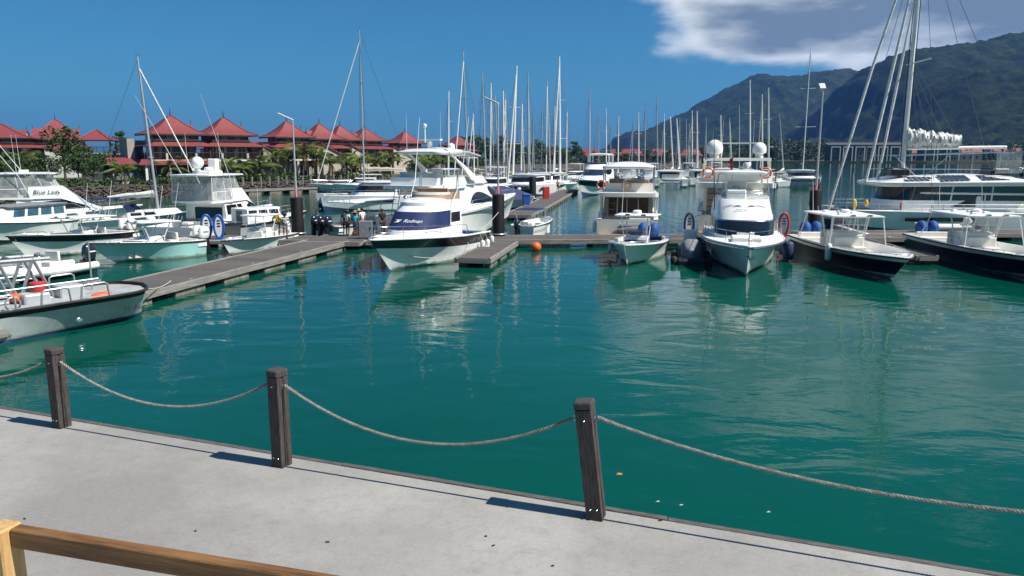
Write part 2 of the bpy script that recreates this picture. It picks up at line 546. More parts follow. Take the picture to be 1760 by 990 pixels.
mat('pole_grey', (0.48, 0.49, 0.50), .45, metal=.3, var=.05)
mat('rope', (0.36, 0.34, 0.31), .95, var=.15, scale=25, c2=(.15, .14, .125), bump=.5, bscale=60)  # second tone darkened to paint in groove shade beside pale strand highlights

# timber edging along the quay lip, in lengths
edge_root = empty('edge_timber', quay_pt(0, -.06, QZ - .17), math.atan2(QD.y, QD.x), 'weathered grey timber edging along the lip of the concrete quay', 'edging')
for k in range(-6, 6):
    mb = MB(); L = 3.4
    x0 = k * L + .9; d = rnd.uniform(-.006, .006)
    mb.rbx(x0 + .004, x0 + L - .004, -.006 + d, .06 + d, 0, .178 + rnd.uniform(-.004, .004), .008)
    mb.build('timber_length', 'edge_wood', edge_root, smooth=None)

# rope posts
post_px = [(107, 733, 0.0, .97), (485, 799, 0.2, 1.04), (1025, 889, 7.0, 1.09)]
post_pos = [P(x, y, QZ) for x, y, _, _ in post_px]
step = (post_pos[2] - post_pos[0]) / 2
posts = [(post_pos[0] - step, 0.0, 1.0)] + [(post_pos[i], R(post_px[i][2]), post_px[i][3]) for i in range(3)] + [(post_pos[2] + QD * 5.0, 0.0, 1.03)]
PW = .075
ends = []
post_names = ['weathered timber rope post beyond the grey workboat berth', 'weathered timber rope post at the quay edge beside the grey workboat', 'upright weathered timber rope post between the two full rope swags', 'dark timber rope post that leans, on the quay edge', 'weathered timber rope post at the end of the long rope']
for i, (pp, lean, ph) in enumerate(posts):
    r0 = empty('rope_post', pp, math.atan2(QD.y, QD.x) + R([0, -6, -8, 2, 0][i]), post_names[i], 'post', 'rope posts along the quay')
    r0.rotation_euler = (0, -lean, r0.rotation_euler[2])
    s = MB()
    for a, bb in ((-PW, -.012), (.012, PW)):       # two timbers with a groove between them
        s.rbx(-PW if a < 0 else -PW, PW, a, bb, 0, ph - .075, .006)
    s.bx(-PW + .012, PW - .012, -.02, .02, .01, ph - .08)
    s.build('shaft', 'weathered_wood', r0, smooth=None)
    c = MB(); c.rbx(-PW - .006, PW + .006, -PW - .006, PW + .006, ph - .065, ph, .014)
    c.build('cap', 'weathered_wood', r0, smooth=None)
    for (bx_, by_, bz_) in ((-.03, 0, .1), (.03, 0, .1), (0, 0, ph - .17)):
        k = MB(); k.lathe([(.011, 0), (.011, -.006), (.006, -.012)], 8, (bx_, -PW, bz_), 'y')
        k.build('bolt', 'steel', r0)
    for sx in (-1, 1):
        k = MB(); k.torus((sx * (PW + .022), 0, ph - .16), .02, .006, 10, 6, 'y')
        k.build('eye_bolt', 'steel', r0)
    bpy.context.view_layer.update()
    mw = r0.matrix_world
    ends.append((mw @ Vector((-PW - .035, 0, ph - .16)), mw @ Vector((PW + .035, 0, ph - .16))))
def strand_rope(a, b, sag, r=.0125, pitch=.085):
    """three-strand laid rope hanging from a to b"""
    L = (b - a).length
    n = int(L / pitch * 8)
    s = MB()
    for k in range(3):
        pts = []
        for i in range(n + 1):
            t_ = i / n
            p_ = a.lerp(b, t_)
            p_ = p_ - Vector((0, 0, sag * (1 - (2 * t_ - 1) ** 2)))
            an = 2 * math.pi * (t_ * L / pitch + k / 3)
            thick = 1 + .45 * max(0, 1 - t_ * L / .22) + .45 * max(0, 1 - (1 - t_) * L / .22)
            pts.append(p_ + (QN * math.cos(an) + Vector((0, 0, 1)) * math.sin(an)) * r * .74 * thick)
        s.tube(pts, r * .62, 5)
    return s
sags = [.38, .39, .42, .30]
rope_l = ['pale rope swag running off beside the grey workboat', 'twisted rope swag between the first and the upright timber post', 'twisted rope swag between the upright post and the leaning post', 'long twisted rope running off from the leaning post']
for i in range(4):
    o = strand_rope(ends[i][1], ends[i + 1][0], sags[i]).build('rope', 'rope', smooth=60)
    tag(o, rope_l[i], 'rope', 'ropes between the quay posts')

# brown timber fence by the viewer
fz = 4.85
fa, fb = P(25, 905, fz), P(560, 992, fz)
fd = (fb - fa); fl = fd.length * 1.6; ang = math.atan2(fd.y, fd.x)
fr = empty('timber_fence', (fa.x, fa.y, QZ), ang, 'brown stained timber rail fence with a pale end post', 'fence')
s = MB(); s.rbx(.0, fl, -.02, .02, fz - QZ - .060, fz - QZ, .004)
s.build('rail', 'stained_wood', fr, smooth=None)
s = MB(); s.rbx(.0, fl, -.022, .022, fz - QZ - .60, fz - QZ - .525, .004)
s.build('rail', 'stained_wood', fr, smooth=None)
s = MB(); s.rbx(-.075, -.002, -.05, .03, 0, fz - QZ + .004, .006)
s.build('end_post', 'pale_wood', fr, smooth=None)
s = MB(); s.lathe([(.012, 0), (.012, -.004), (.007, -.008)], 8, (-.036, -.05, fz - QZ - .04), 'y'); s.build('screw', 'steel', fr)
# little dry leaves / litter on the concrete
mat('leaf_litter', (.03, .024, .02), .9)
for i, (x, y) in enumerate(((835, 922), (848, 938), (950, 973), (563, 932), (42, 892), (336, 913), (1135, 895))):
    q = P(x, y, QZ + .003)
    s = MB(); l = rnd.uniform(.012, .024)
    s.add([(-l, -.006, 0), (l, -.005, .003), (l * .9, .007, .007), (-l, .006, .004), (0, 0, .012)], [(0, 1, 4), (1, 2, 4), (2, 3, 4), (3, 0, 4), (3, 2, 1, 0)])
    o = s.build('dead_leaf', 'leaf_litter', smooth=None); o.location = q; o.rotation_euler = (0, 0, rnd.uniform(-.5, .5))
    tag(o, 'tiny dark dry leaf scrap lying on the pale concrete quay', 'leaf', 'leaf scraps on the quay')
mat('leaf_orange', (.42, .17, .05), .8)
o = MB().add([(-.06, -.04, .006), (.05, -.05, .008), (.07, .03, .006), (-.02, .06, .01), (0, 0, .02)], [(0, 1, 4), (1, 2, 4), (2, 3, 4), (3, 0, 4)]).build('floating_leaf', 'leaf_orange', smooth=None)
o.location = P(1064, 815, 0); tag(o, 'small orange dead leaf floating on the green water', 'leaf')
for i, (x, y) in enumerate(((1606, 882), (1130, 862), (1170, 868), (1320, 880))):
    o = MB().add([(-.04, -.02, .005), (.04, -.02, .006), (.03, .03, .006), (0, 0, .015)], [(0, 1, 3), (1, 2, 3), (2, 0, 3)]).build('floating_leaf', 'leaf_litter' if i == 0 else 'canvas_beige', smooth=None)
    o.location = P(x, y, 0); tag(o, ['dark red leaf floating under the long rope', 'tiny pale petal floating close to the leaning rope post', 'tiny pale petal floating just off the quay edge', 'tiny pale petal floating under the long rope'][i], 'leaf')

# ================================================================== pontoons
def pontoon(label, p0, p1, w, z=.52, floats=True, planks=True, ext=0, fl=2.1, fgap=1.5):
    d = (p1 - p0); L = d.length
    r0 = empty('pontoon', (p0.x, p0.y, 0), math.atan2(d.y, d.x), label, 'pontoon', 'floating timber pontoons')
    bw = .142; n = int((w - .3) / bw)
    off = -(n * bw) / 2
    s = MB(); s.bx(0, L, -bw / 2 + .004, bw / 2 - .004, z - .035, z)
    me = s.mesh('plank', ['deck_wood'], None)
    for k in range(n):
        o = link('plank', me, r0); o.location = (0, off + (k + .5) * bw, rnd.uniform(-.003, .003))
    seg = max(1, round(L / 6))
    for sy in (-1, 1):
        for k in range(seg):
            s = MB(); a = L * k / seg + .008; b_ = L * (k + 1) / seg - .008
            s.rbx(a, b_, sy * (w / 2) - .075, sy * (w / 2) + .075, z - .26, z + .025 + rnd.uniform(-.006, .006), .015)
            s.build('fascia_beam', 'fascia_wood', r0, smooth=None)
    for x in (0, L):
        s = MB(); s.bx(x - .05, x + .05, -w / 2 + .08, w / 2 - .08, z - .26, z - .04); s.build('end_beam', 'fascia_wood', r0, smooth=None)
    s = MB(); s.bx(.2, L - .2, -w / 2 + .35, w / 2 - .35, z - .3, z - .05); s.build('joist_frame', 'pile_black', r0, smooth=None)
    x = .5
    while x + fl < L:
        for sy in (-1, 1):
            s = MB(); s.rbx(x, x + fl, sy * w / 2 - (.5 if sy > 0 else -.04), sy * w / 2 + (-.04 if sy > 0 else .5), -.35, z - .29, .03)
            s.build('float', 'float_concrete', r0, smooth=None)
        x += fl + fgap
    return r0
def cleat(r0, x, y, z=.545):
    s = MB(); s.tube([(x - .13, y, z + .07), (x + .13, y, z + .07)], .018, 6); s.tube([(x - .05, y, z), (x - .05, y, z + .07)], .016, 5); s.tube([(x + .05, y, z), (x + .05, y, z + .07)], .016, 5)
    s.build('cleat', 'alloy', r0)
PZ = .52
wl0 = (P(151, 496, PZ) + P(246, 505, PZ)) / 2; wl1 = (P(521, 413, PZ) + P(592, 417, PZ)) / 2
wd = (wl1 - wl0).normalized()
main_p = pontoon('long weathered walkway pontoon slanting past the grey workboat to the junction', wl0 - wd * 13, wl1 + wd * .6, 2.9)
for k in range(6): cleat(main_p, 6 + k * 5, -1.4)
cd_ = Vector((1, .055, 0)).normalized()
cp0 = P(640, 411, PZ)
cross_a = pontoon('cross pontoon running right from the junction behind the moored yachts', Vector((-9.6, 50.35, PZ)), Vector((31, 52.55, PZ)), 3.0)
cross_b = pontoon('cross pontoon left of the junction carrying two blue oval stands', Vector((-26.5, 50.9, PZ)), Vector((-13.4, 50.6, PZ)), 2.6)
for k in range(7): cleat(cross_a, 2 + k * 5.5, -1.42)
junc = pontoon('short square landing pontoon where the walkway meets the cross pontoon', Vector((-13.3, 50.55, PZ)), Vector((-9.7, 50.4, PZ)), 4.4, PZ + .01)
fing = pontoon('short finger pontoon with mooring lines beside the navy-banded cruiser', P(812, 444, PZ), Vector((-.6, 48.75, PZ)), 1.9, PZ - .004, fl=1.8, fgap=1.0)
far_p = pontoon('far walkway pontoon with a man walking and blue bin', Vector((.4, 70.5, PZ)), Vector((9.4, 124, PZ)), 2.7, fl=1.2, fgap=1.3)
finger2 = pontoon('boarded finger pontoon beside the big catamaran', Vector((20.6, 54.3, PZ)), Vector((45, 55.2, PZ)), 2.6, PZ + .006)
tie_p = pontoon('slim finger pontoon between the two navy open boats', Vector((23.0, 41.5, PZ)), Vector((23.1, 50.0, PZ)), 1.1, PZ - .006, fl=1.5)
left_p = None and pontoon('finger pontoon between the moored open boats on the left', Vector((-40, 46.5, PZ)), Vector((-17.2, 40.6, PZ)), 1.6, PZ - .006, fl=1.5)
shore_p = pontoon('low landing pontoon along the stone shore under the palms', Vector((-43.5, 113.5, PZ)), Vector((-22, 138.5, PZ)), 2.0, PZ + .3)

# piles with solar lamps
def pile(x, y, h, label, r=.42, lamp=None):
    r0 = empty('mooring_pile', (x, y, -1.2), 0, label, 'pile', 'black steel mooring piles')
    s = MB(); s.lathe([(r, 0), (r, h + 1.18), (r * .97, h + 1.2)], 24); s.build('tube', 'pile_black', r0)
    s = MB(); s.lathe([(r * .98, h + 1.19), (r * .5, h + 1.24), (.02, h + 1.26)], 20); s.build('cap', 'rubber', r0)
    s = MB(); s.torus((0, 0, 1.85), r + .10, .05, 20, 6); s.build('guide_ring', 'alloy', r0)
    if lamp:
        ht, dx, dy, lbl = lamp
        l0 = empty('street_lamp', (x, y, h), 0, lbl, 'lamp', 'solar lamps on the mooring piles')
        s = MB(); s.tube([(0, 0, .05), (0, 0, ht)], [.075, .045], 10); s.build('pole', 'pole_grey', l0)
        s = MB()
        for k in range(3):
            a = 2.1 * k; s.tube([(.33 * math.cos(a), .33 * math.sin(a), .03), (0, 0, .62)], .03, 5)
        s.build('base_bracket', 'red_paint', l0)
        hd = Vector((dx, dy, .36)).normalized(); sd = Vector((-dy, dx, 0)).normalized(); up = hd.cross(sd) * -1
        s = MB()
        c0 = Vector((0, 0, ht))
        def hp(a, b, c): return c0 + hd * a + sd * b + up * c
        vs = [hp(a, b, c) for c in (-.04, .04) for a, b in ((-.05, -.17), (1.05, -.19), (1.05, .19), (-.05, .17))]
        s.add(vs, [(3, 2, 1, 0), (4, 5, 6, 7), (0, 1, 5, 4), (1, 2, 6, 5), (2, 3, 7, 6), (3, 0, 4, 7)])
        hdob = s.build('lamp_head', 'alloy_white', l0, smooth=None)
        s = MB(); s.add([hp(a, b, .05) for a, b in ((.02, -.15), (.98, -.165), (.98, .165), (.02, .15))], [(0, 1, 2, 3)]); s.build('solar_panel', 'solar', hdob, smooth=None)
        s = MB(); s.add([hp(a, b, -.05) for a, b in ((.3, -.1), (.9, -.1), (.9, .1), (.3, .1))], [(3, 2, 1, 0)]); s.build('lamp_glass', 'white_plastic', hdob, smooth=None)
pile(-15.0, 52.9, 3.1, 'black steel mooring pile beside the two people standing on the pontoon', .42, (5.3, -.75, -.3, 'tall solar lamp on the pile where two people stand'))
pile(-.95, 52.3, 3.35, 'black steel mooring pile behind the finger pontoon', .42, (6.1, -.8, .25, 'tall solar lamp on the pile next to the big flybridge yacht'))
pile(21.2, 53.1, 3.6, 'black steel mooring pile behind the navy open boat', .42, (6.9, .25, .9, 'tall solar lamp on the pile next to the catamaran'))
pile(2.6, 96.5, 3.3, 'black steel mooring pile on the far walkway by the blue bin', .45)

# ================================================================== land and hills
mat('earth', (.10, .085, .05), .95, scale=.4, bump=.4, bscale=3, c2=(.035, .05, .018))
mat('stone_dark', (.075, .06, .05), .9, scale=3, bump=.6, bscale=6, c2=(.03, .025, .021))
mat('stone_wall', (.10, .082, .068), .9, scale=4, bump=.8, bscale=5, c2=(.035, .03, .025))
shore = [(-190, 20), (-110, 62), (-66.5, 94), (-54.5, 108), (-31, 136.5), (-22, 147), (-17, 200), (-8, 300), (16, 372), (70, 398), (122, 428), (150, 560)]
mb = MB()
top = [(x, y, 1.7) for x, y in shore] + [(150, 900, 1.7), (-900, 900, 1.7), (-900, 20, 1.7)]
mb.poly(top)
lo = [(x + 1.3, y - 1.0, -.6) for x, y in shore]
for i in range(len(shore) - 1):
    mb.add([(*shore[i], 1.7), (*shore[i + 1], 1.7), lo[i + 1], lo[i]], [(0, 3, 2, 1)], 1)
tag(mb.build('shore_ground', ['earth', 'stone_wall'], smooth=None), kind='structure')
# loose boulders of the revetment
mb = MB()
for i in range(1500):
    k = rnd.choice((1, 2, 2, 2, 3, 3, 3, 3, 4)); t_ = rnd.random()
    a, b_ = shore[k], shore[k + 1]
    q = rnd.random()
    x = lerp(a[0], b_[0], t_) + 1.5 * q; y = lerp(a[1], b_[1], t_) - 1.15 * q; z = 1.75 - 1.9 * q
    s_ = rnd.uniform(.16, .42)
    vs = []
    for (dx, dy, dz) in ((1, 0, 0), (-1, 0, 0), (0, 1, 0), (0, -1, 0), (0, 0, 1), (0, 0, -1)):
        vs.append((x + s_ * (dx + rnd.uniform(-.35, .35)), y + s_ * (dy + rnd.uniform(-.35, .35)), z + s_ * .75 * (dz + rnd.uniform(-.3, .3))))
    mb.add(vs, [(0, 2, 4), (2, 1, 4), (1, 3, 4), (3, 0, 4), (2, 0, 5), (1, 2, 5), (3, 1, 5), (0, 3, 5)], rnd.choice((0, 0, 1)))
tag(mb.build('shore_boulders', ['stone_dark', 'stone_wall'], smooth=None), 'dark boulders of the shore revetment below the red roofed resort', 'boulders', None, 'stuff')

m, t, b, N = node_mat('forest')
co = N('ShaderNodeTexCoord')
n1 = N('ShaderNodeTexNoise', i_Scale=.022, i_Detail=9.0, i_Roughness=.72)
n2 = N('ShaderNodeTexNoise', i_Scale=.0035, i_Detail=4.0)
for q in (n1, n2): t.links.new(co.outputs['Object'], q.inputs['Vector'])
c0 = mixc(mrange(n1.outputs['Fac'], .38, .66), (.005, .010, .005), (.042, .066, .022))  # near-black tone paints in cloud shade, paler clumps paint in sunlit crowns
c1 = mixc(mrange(n2.outputs['Fac'], .50, .72, 0, .5), c0, (.05, .055, .02))
t.links.new(c1, b.inputs['Base Color']); b.inputs['Roughness'].default_value = 1; b.inputs['Specular IOR Level'].default_value = .1
bp = N('ShaderNodeBump'); bp.inputs['Strength'].default_value = 1; bp.inputs['Distance'].default_value = 26
t.links.new(n1.outputs['Fac'], bp.inputs['Height']); t.links.new(bp.outputs[0], b.inputs['Normal'])
from mathutils import noise as mnoise
def hill(name, Yd, prof, front, back, seed, nx=230, ny=70, rough=1.0):
    """ridge whose skyline follows prof (pixel x, pixel y), spread out as real terrain round distance Yd"""
    mb = MB(); vs = []
    x0, x1 = prof[0][0], prof[-1][0]
    for i in range(nx):
        px = lerp(x0, x1, i / (nx - 1))
        for (a, b_) in zip(prof, prof[1:]):
            if a[0] <= px <= b_[0]:
                py = lerp(a[1], b_[1], sstep((px - a[0]) / (b_[0] - a[0])) * .5 + .5 * (px - a[0]) / (b_[0] - a[0])); break
        top = A(px, py, Yd)
        for j in range(ny):
            t_ = j / (ny - 1)
            y = lerp(Yd - front, Yd + back, t_)
            tr = front / (front + back)
            sh = sstep(t_ / tr) ** .85 if t_ < tr else sstep((1 - t_) / (1 - tr))
            x = top.x * (1 + .25 * (y - Yd) / Yd)
            hh = top.z * sh
            q = Vector((x / 420 + seed, y / 420, seed))
            gul = mnoise.fractal(q, 1.0, 2.1, 5) * .30 * top.z * sh * (1 - sh ** 3) * 1.6
            fine = mnoise.fractal(Vector((x / 60, y / 60, seed + 3)), 1.0, 2.0, 4) * 9 * rough * min(1, sh * 4)
            tre = mnoise.noise(Vector((x / 15, y / 15, seed))) * 8.5 * rough * min(1, sh * 5)
            vs.append((x, y, max(-3, hh + gul + fine + tre + (1.5 if sh > 0 else -3))))
    fs = [(i * ny + j, (i + 1) * ny + j, (i + 1) * ny + j + 1, i * ny + j + 1) for i in range(nx - 1) for j in range(ny - 1)]
    mb.add(vs, fs)
    return tag(mb.build(name, 'forest', smooth=180), kind='structure')
hill('mountain', 3600, [(1020, 268), (1045, 256), (1062, 236), (1078, 228), (1096, 230), (1115, 224), (1150, 206), (1185, 190), (1212, 172), (1250, 153), (1276, 142), (1284, 134), (1296, 130), (1312, 135), (1350, 139), (1390, 131), (1430, 126), (1470, 131), (1510, 142), (1600, 175), (1800, 215)], 1500, 1100, 2.3)
hill('mountain', 2200, [(1330, 268), (1385, 240), (1425, 193), (1470, 138), (1500, 114), (1545, 93), (1600, 86), (1650, 80), (1700, 70), (1760, 58), (1850, 40), (1960, 38), (2100, 70), (2300, 140)], 1150, 900, 5.1)
hill('foothill', 1500, [(1480, 268), (1560, 254), (1610, 231), (1660, 206), (1700, 188), (1760, 152), (1830, 120), (1950, 100), (2150, 160), (2300, 230)], 560, 400, 9.4)
# the far shore on the right
mb = MB()
mb.slab([(190, 640, 1.4), (330, 610, 1.4), (900, 640, 1.4), (1600, 800, 1.4), (1600, 2600, 1.4), (250, 3000, 1.4), (150, 900, 1.4)], 4)
tag(mb.build('far_shore_ground', 'earth', smooth=None), kind='structure')
# ================================================================== vegetation
mat('leaf_mid', (.075, .125, .030), .6, scale=1.3, c2=(.028, .058, .014), spec=.3)
mat('leaf_dark', (.042, .075, .022), .6, scale=1.3, c2=(.014, .032, .010), spec=.3)
mat('leaf_palm', (.17, .20, .045), .5, scale=.8, c2=(.06, .10, .022), spec=.35)
mat('leaf_dry', (.30, .22, .08), .7, scale=1, c2=(.16, .11, .04))
mat('bark', (.13, .10, .075), .9, scale=6, stretch=(4, 4, .7), c2=(.055, .042, .03), bump=.5, bscale=12)
def leaf_cloud(mb, clumps, per, size, rr, mi=None):
    for (cx, cy, cz, cr) in clumps:
        k = rr.choice((0, 0, 1)) if mi is None else mi
        for _ in range(per):
            while True:
                x, y, z = (rr.uniform(-1, 1) for _ in range(3))
                if .15 < x * x + y * y + z * z < 1: break
            p_ = Vector((cx + x * cr, cy + y * cr, cz + z * cr * .75))
            a = Vector((rr.gauss(0, 1), rr.gauss(0, 1), rr.gauss(0, .6))).normalized()
            b_ = a.cross(Vector((rr.gauss(0, 1), rr.gauss(0, 1), rr.gauss(0, 1)))).normalized()
            s_ = size * rr.uniform(.6, 1.3)
            mb.add([p_ - a * s_, p_ + b_ * s_ * .45, p_ + a * s_, p_ - b_ * s_ * .45], [(0, 1, 2, 3)], k)
def tree_meshes(seed, h, r, per=42, n=34, size=.3, flat=.7):
    rr = random.Random(seed)
    tr = MB(); cr = MB()
    th = h * .42
    tr.tube([(0, 0, -.3), (rr.uniform(-.1, .1), 0, th * .5), (rr.uniform(-.3, .3), rr.uniform(-.3, .3), th), (0, 0, h * .72)], [h * .028, h * .022, h * .017, h * .006], 7)
    clumps = []
    for i in range(n):
        a = rr.uniform(0, 6.28); u = rr.random() ** .6
        zz = h * .36 + (h * .58) * rr.random()
        w = r * (math.sin(math.pi * min(1, max(.08, (zz - h * .3) / (h * .72)))) ** .6)
        c = (w * u * math.cos(a), w * u * math.sin(a), zz, r * rr.uniform(.2, .36))
        clumps.append(c)
        if i % 3 == 0:
            tr.tube([(0, 0, th * rr.uniform(.7, 1.3)), (c[0] * .55, c[1] * .55, lerp(th, zz, .7)), (c[0], c[1], zz)], [h * .011, h * .007, h * .003], 5)
    leaf_cloud(cr, clumps, per, size, rr)
    return tr.mesh('trunk', ['bark'], 60), cr.mesh('crown', ['leaf_mid', 'leaf_dark'], None)
TREES = [tree_meshes(11, 8, 3.6), tree_meshes(12, 9, 3.2), tree_meshes(13, 6.5, 3.4), tree_meshes(14, 11, 2.6, 46, 38)]
def tree(kind, loc, sc, rz, label, group):
    r0 = empty('broadleaf_tree', loc, rz, label, 'tree', group)
    link('trunk', TREES[kind][0], r0); link('crown', TREES[kind][1], r0)
    r0.scale = (sc, sc, sc * rnd.uniform(.92, 1.1))
    return r0
# fronds
def frond_mesh(seed, L=3.6, m_='leaf_palm', droop=1.0):
    rr = random.Random(seed); mb = MB()
    pts = []; n = 14
    for i in range(n + 1):
        t_ = i / n
        pts.append(Vector((L * (t_ - .10 * t_ ** 3 * droop), 0, L * (.42 * t_ - .62 * droop * t_ ** 2.2))))
    mb.tube(pts, [.035 * (1 - .85 * i / n) for i in range(n + 1)], 4)
    for i in range(1, n * 2):
        t_ = i / (n * 2); k = t_ * n; a = int(k)
        p_ = pts[a].lerp(pts[min(n, a + 1)], k - a)
        ll = .78 * math.sin(math.pi * min(1, t_ * .86 + .12)) ** .7 * (L / 3.6)
        for sy in (-1, 1):
            d = Vector((.55, sy * .8, -.28 - .35 * rr.random())).normalized()
            q = p_ + d * ll * rr.uniform(.85, 1.1); q.z -= .18 * ll
            w = Vector((.045, 0, .012))
            mid = p_.lerp(q, .5) + Vector((0, 0, .06))
            mb.add([p_ - w, p_ + w, mid + w * 1.2, q, mid - w * 1.2], [(0, 1, 2, 3, 4)])
    return mb.mesh('frond', [m_], None)
FR = [frond_mesh(1), frond_mesh(2, 3.3, 'leaf_palm', 1.3), frond_mesh(3, 3.8, 'leaf_palm', .7)]
FD = frond_mesh(4, 3.0, 'leaf_dry', 1.9)
def palm(loc, h, sc, seed, label, group='coconut palms along the stone shore'):
    rr = random.Random(seed)
    r0 = empty('palm_tree', loc, rr.uniform(0, 6), label, 'palm', group)
    lx = rr.uniform(-.5, .5)
    h *= .86
    s = MB(); s.tube([(0, 0, -.3), (lx * .3, 0, h * .35), (lx * .8, 0, h * .75), (lx, 0, h)], [.2, .15, .12, .11], 8); s.build('trunk', 'bark', r0)
    for k in range(16):
        o = link('frond', FR[k % 3] if k < 14 else FD, r0)
        o.location = (lx, 0, h)
        el_ = [-.9, -.62, -.3][k % 3] + rr.uniform(-.12, .12) if k < 14 else rr.uniform(.2, .5)
        o.rotation_euler = (0, el_ + .35, k * 2.399 + rr.uniform(-.2, .2)); o.scale = (sc,) * 3
    return r0

# ================================================================== houses
mat('roof_red', (.235, .048, .047), .6, var=.2, scale=1.2, stretch=(6, 6, .4), dirt=.10)
mat('roof_rust', (.33, .09, .06), .6, var=.2, scale=1.2, dirt=.15)
mat('wall_grey', (.36, .335, .31), .85, var=.07, scale=.7, dirt=.15)
mat('wall_cream', (.50, .44, .37), .85, var=.06, scale=.7, dirt=.12)
mat('wall_white', (.66, .65, .62), .8, var=.05, scale=.7, dirt=.1)
mat('wall_blue', (.09, .20, .33), .8, var=.08, scale=.7)
mat('timber_dark', (.045, .030, .026), .7, var=.2)
mat('window_dark', (.015, .016, .020), .12, var=.3, scale=.8, spec=.6)
mat('window_blue', (.05, .13, .19), .15, var=.3, scale=.8, spec=.6)
mat('slate', (.07, .075, .08), .8, var=.1)
def bell_roof(r0, cx, cy, z, w, d, h, name='roof', mname='roof_red', dorm=(1,), fin=True):
    s = MB()
    prof = [(1.0, 0, -.10), (1.0, 0, 0), (.72, .16, 0), (.42, .48, 0), (.12, .90, 0), (.02, 1.0, 0)]
    rings = [[(cx + sx * w / 2 * k, cy + sy * d / 2 * k, z + zz * h + e) for sx, sy in ((-1, -1), (1, -1), (1, 1), (-1, 1))] for k, zz, e in prof]
    s.loft(rings, True, True, True)
    rf = s.build(name, mname, r0, smooth=25)
    for sx, sy in ((-1, -1), (1, -1), (1, 1), (-1, 1)):
        s = MB(); s.tube([(cx + sx * w / 2 * k, cy + sy * d / 2 * k, z + zz * h + .04) for k, zz, e in prof[1:]], .07, 5); s.build('ridge_cap', mname, rf)
    s = MB(); s.bx(cx - w / 2 - .02, cx + w / 2 + .02, cy - d / 2 - .03, cy - d / 2 + .0, z - .24, z - .02); s.bx(cx - w / 2 - .03, cx - w / 2, cy - d / 2, cy + d / 2, z - .24, z - .02); s.bx(cx + w / 2, cx + w / 2 + .03, cy - d / 2, cy + d / 2, z - .24, z - .02)
    s.build('fascia', 'timber_dark', rf, smooth=None)
    if fin:
        s = MB(); s.tube([(cx, cy, z + h - .1), (cx, cy, z + h + .45), (cx, cy, z + h + 1.15)], [.11, .07, .02], 6); s.build('finial', 'timber_dark', rf)
    for sd in dorm:
        # little gable on the right (+x) or left slope
        gx0 = cx + sd * w * .10; gx1 = cx + sd * w * .345; zb = z + h * .20; zt = z + h * .52; hw = d * .13
        s = MB(); s.add([(gx1, cy - hw, zb), (gx1, cy + hw, zb), (gx1, cy, zt), (gx0, cy, zt)], [(0, 1, 2)]); s.build('gable', 'wall_cream', rf, smooth=None)
        s = MB()
        e = sd * .18
        s.slab([(gx1 + e, cy, zt + .08), (gx0, cy, zt + .08), (gx0, cy - hw * 1.25, zb - .05), (gx1 + e, cy - hw * 1.25, zb - .05)], .07)
        s.slab([(gx1 + e, cy, zt + .08), (gx0, cy, zt + .08), (gx0, cy + hw * 1.25, zb - .05), (gx1 + e, cy + hw * 1.25, zb - .05)], .07)
        s.build('dormer_roof', mname, rf, smooth=None)
        s = MB(); s.tube([(gx1, cy, zt), (gx1 + sd * .1, cy, zt + .9)], [.06, .02], 5); s.build('finial', 'timber_dark', rf)
    return rf
def window(r0, x, y, z, w, h, nx, ny, glass='window_dark', frame='wall_white', name='window'):
    """window in a wall whose outward normal is (nx, ny)"""
    tx, ty = -ny, nx
    def q(a, o, c): return (x + tx * a + nx * o, y + ty * a + ny * o, z + c)
    s = MB()
    f_ = .07
    for a0, a1, c0, c1 in ((-w / 2 - f_, -w / 2, -f_, h + f_), (w / 2, w / 2 + f_, -f_, h + f_), (-w / 2, w / 2, h, h + f_), (-w / 2, w / 2, -f_, 0), (-.025, .025, 0, h)):
        s.add([q(a0, 0, c0), q(a1, 0, c0), q(a1, 0, c1), q(a0, 0, c1), q(a0, .06, c0), q(a1, .06, c0), q(a1, .06, c1), q(a0, .06, c1)], [(0, 3, 2, 1), (4, 5, 6, 7), (0, 1, 5, 4), (1, 2, 6, 5), (2, 3, 7, 6), (3, 0, 4, 7)])
    fr_ = s.build(name, frame, r0, smooth=None)
    s = MB(); s.add([q(-w / 2, .02, 0), q(w / 2, .02, 0), q(w / 2, .02, h), q(-w / 2, .02, h)], [(0, 1, 2, 3)]); s.build('pane', glass, fr_, smooth=None)
def railing(r0, a, b_, z, h=1.0):
    s = MB(); d = Vector(b_) - Vector(a); n = max(2, int(d.length / .16))
    s.tube([(*a, z + h), (*b_, z + h)], .045, 4)
    for k in range(n + 1):
        p_ = Vector(a) + d * k / n
        s.tube([(p_.x, p_.y, z), (p_.x, p_.y, z + h)], .018 if k % 6 else .05, 4)
    s.build('railing', 'timber_dark', r0, smooth=None)
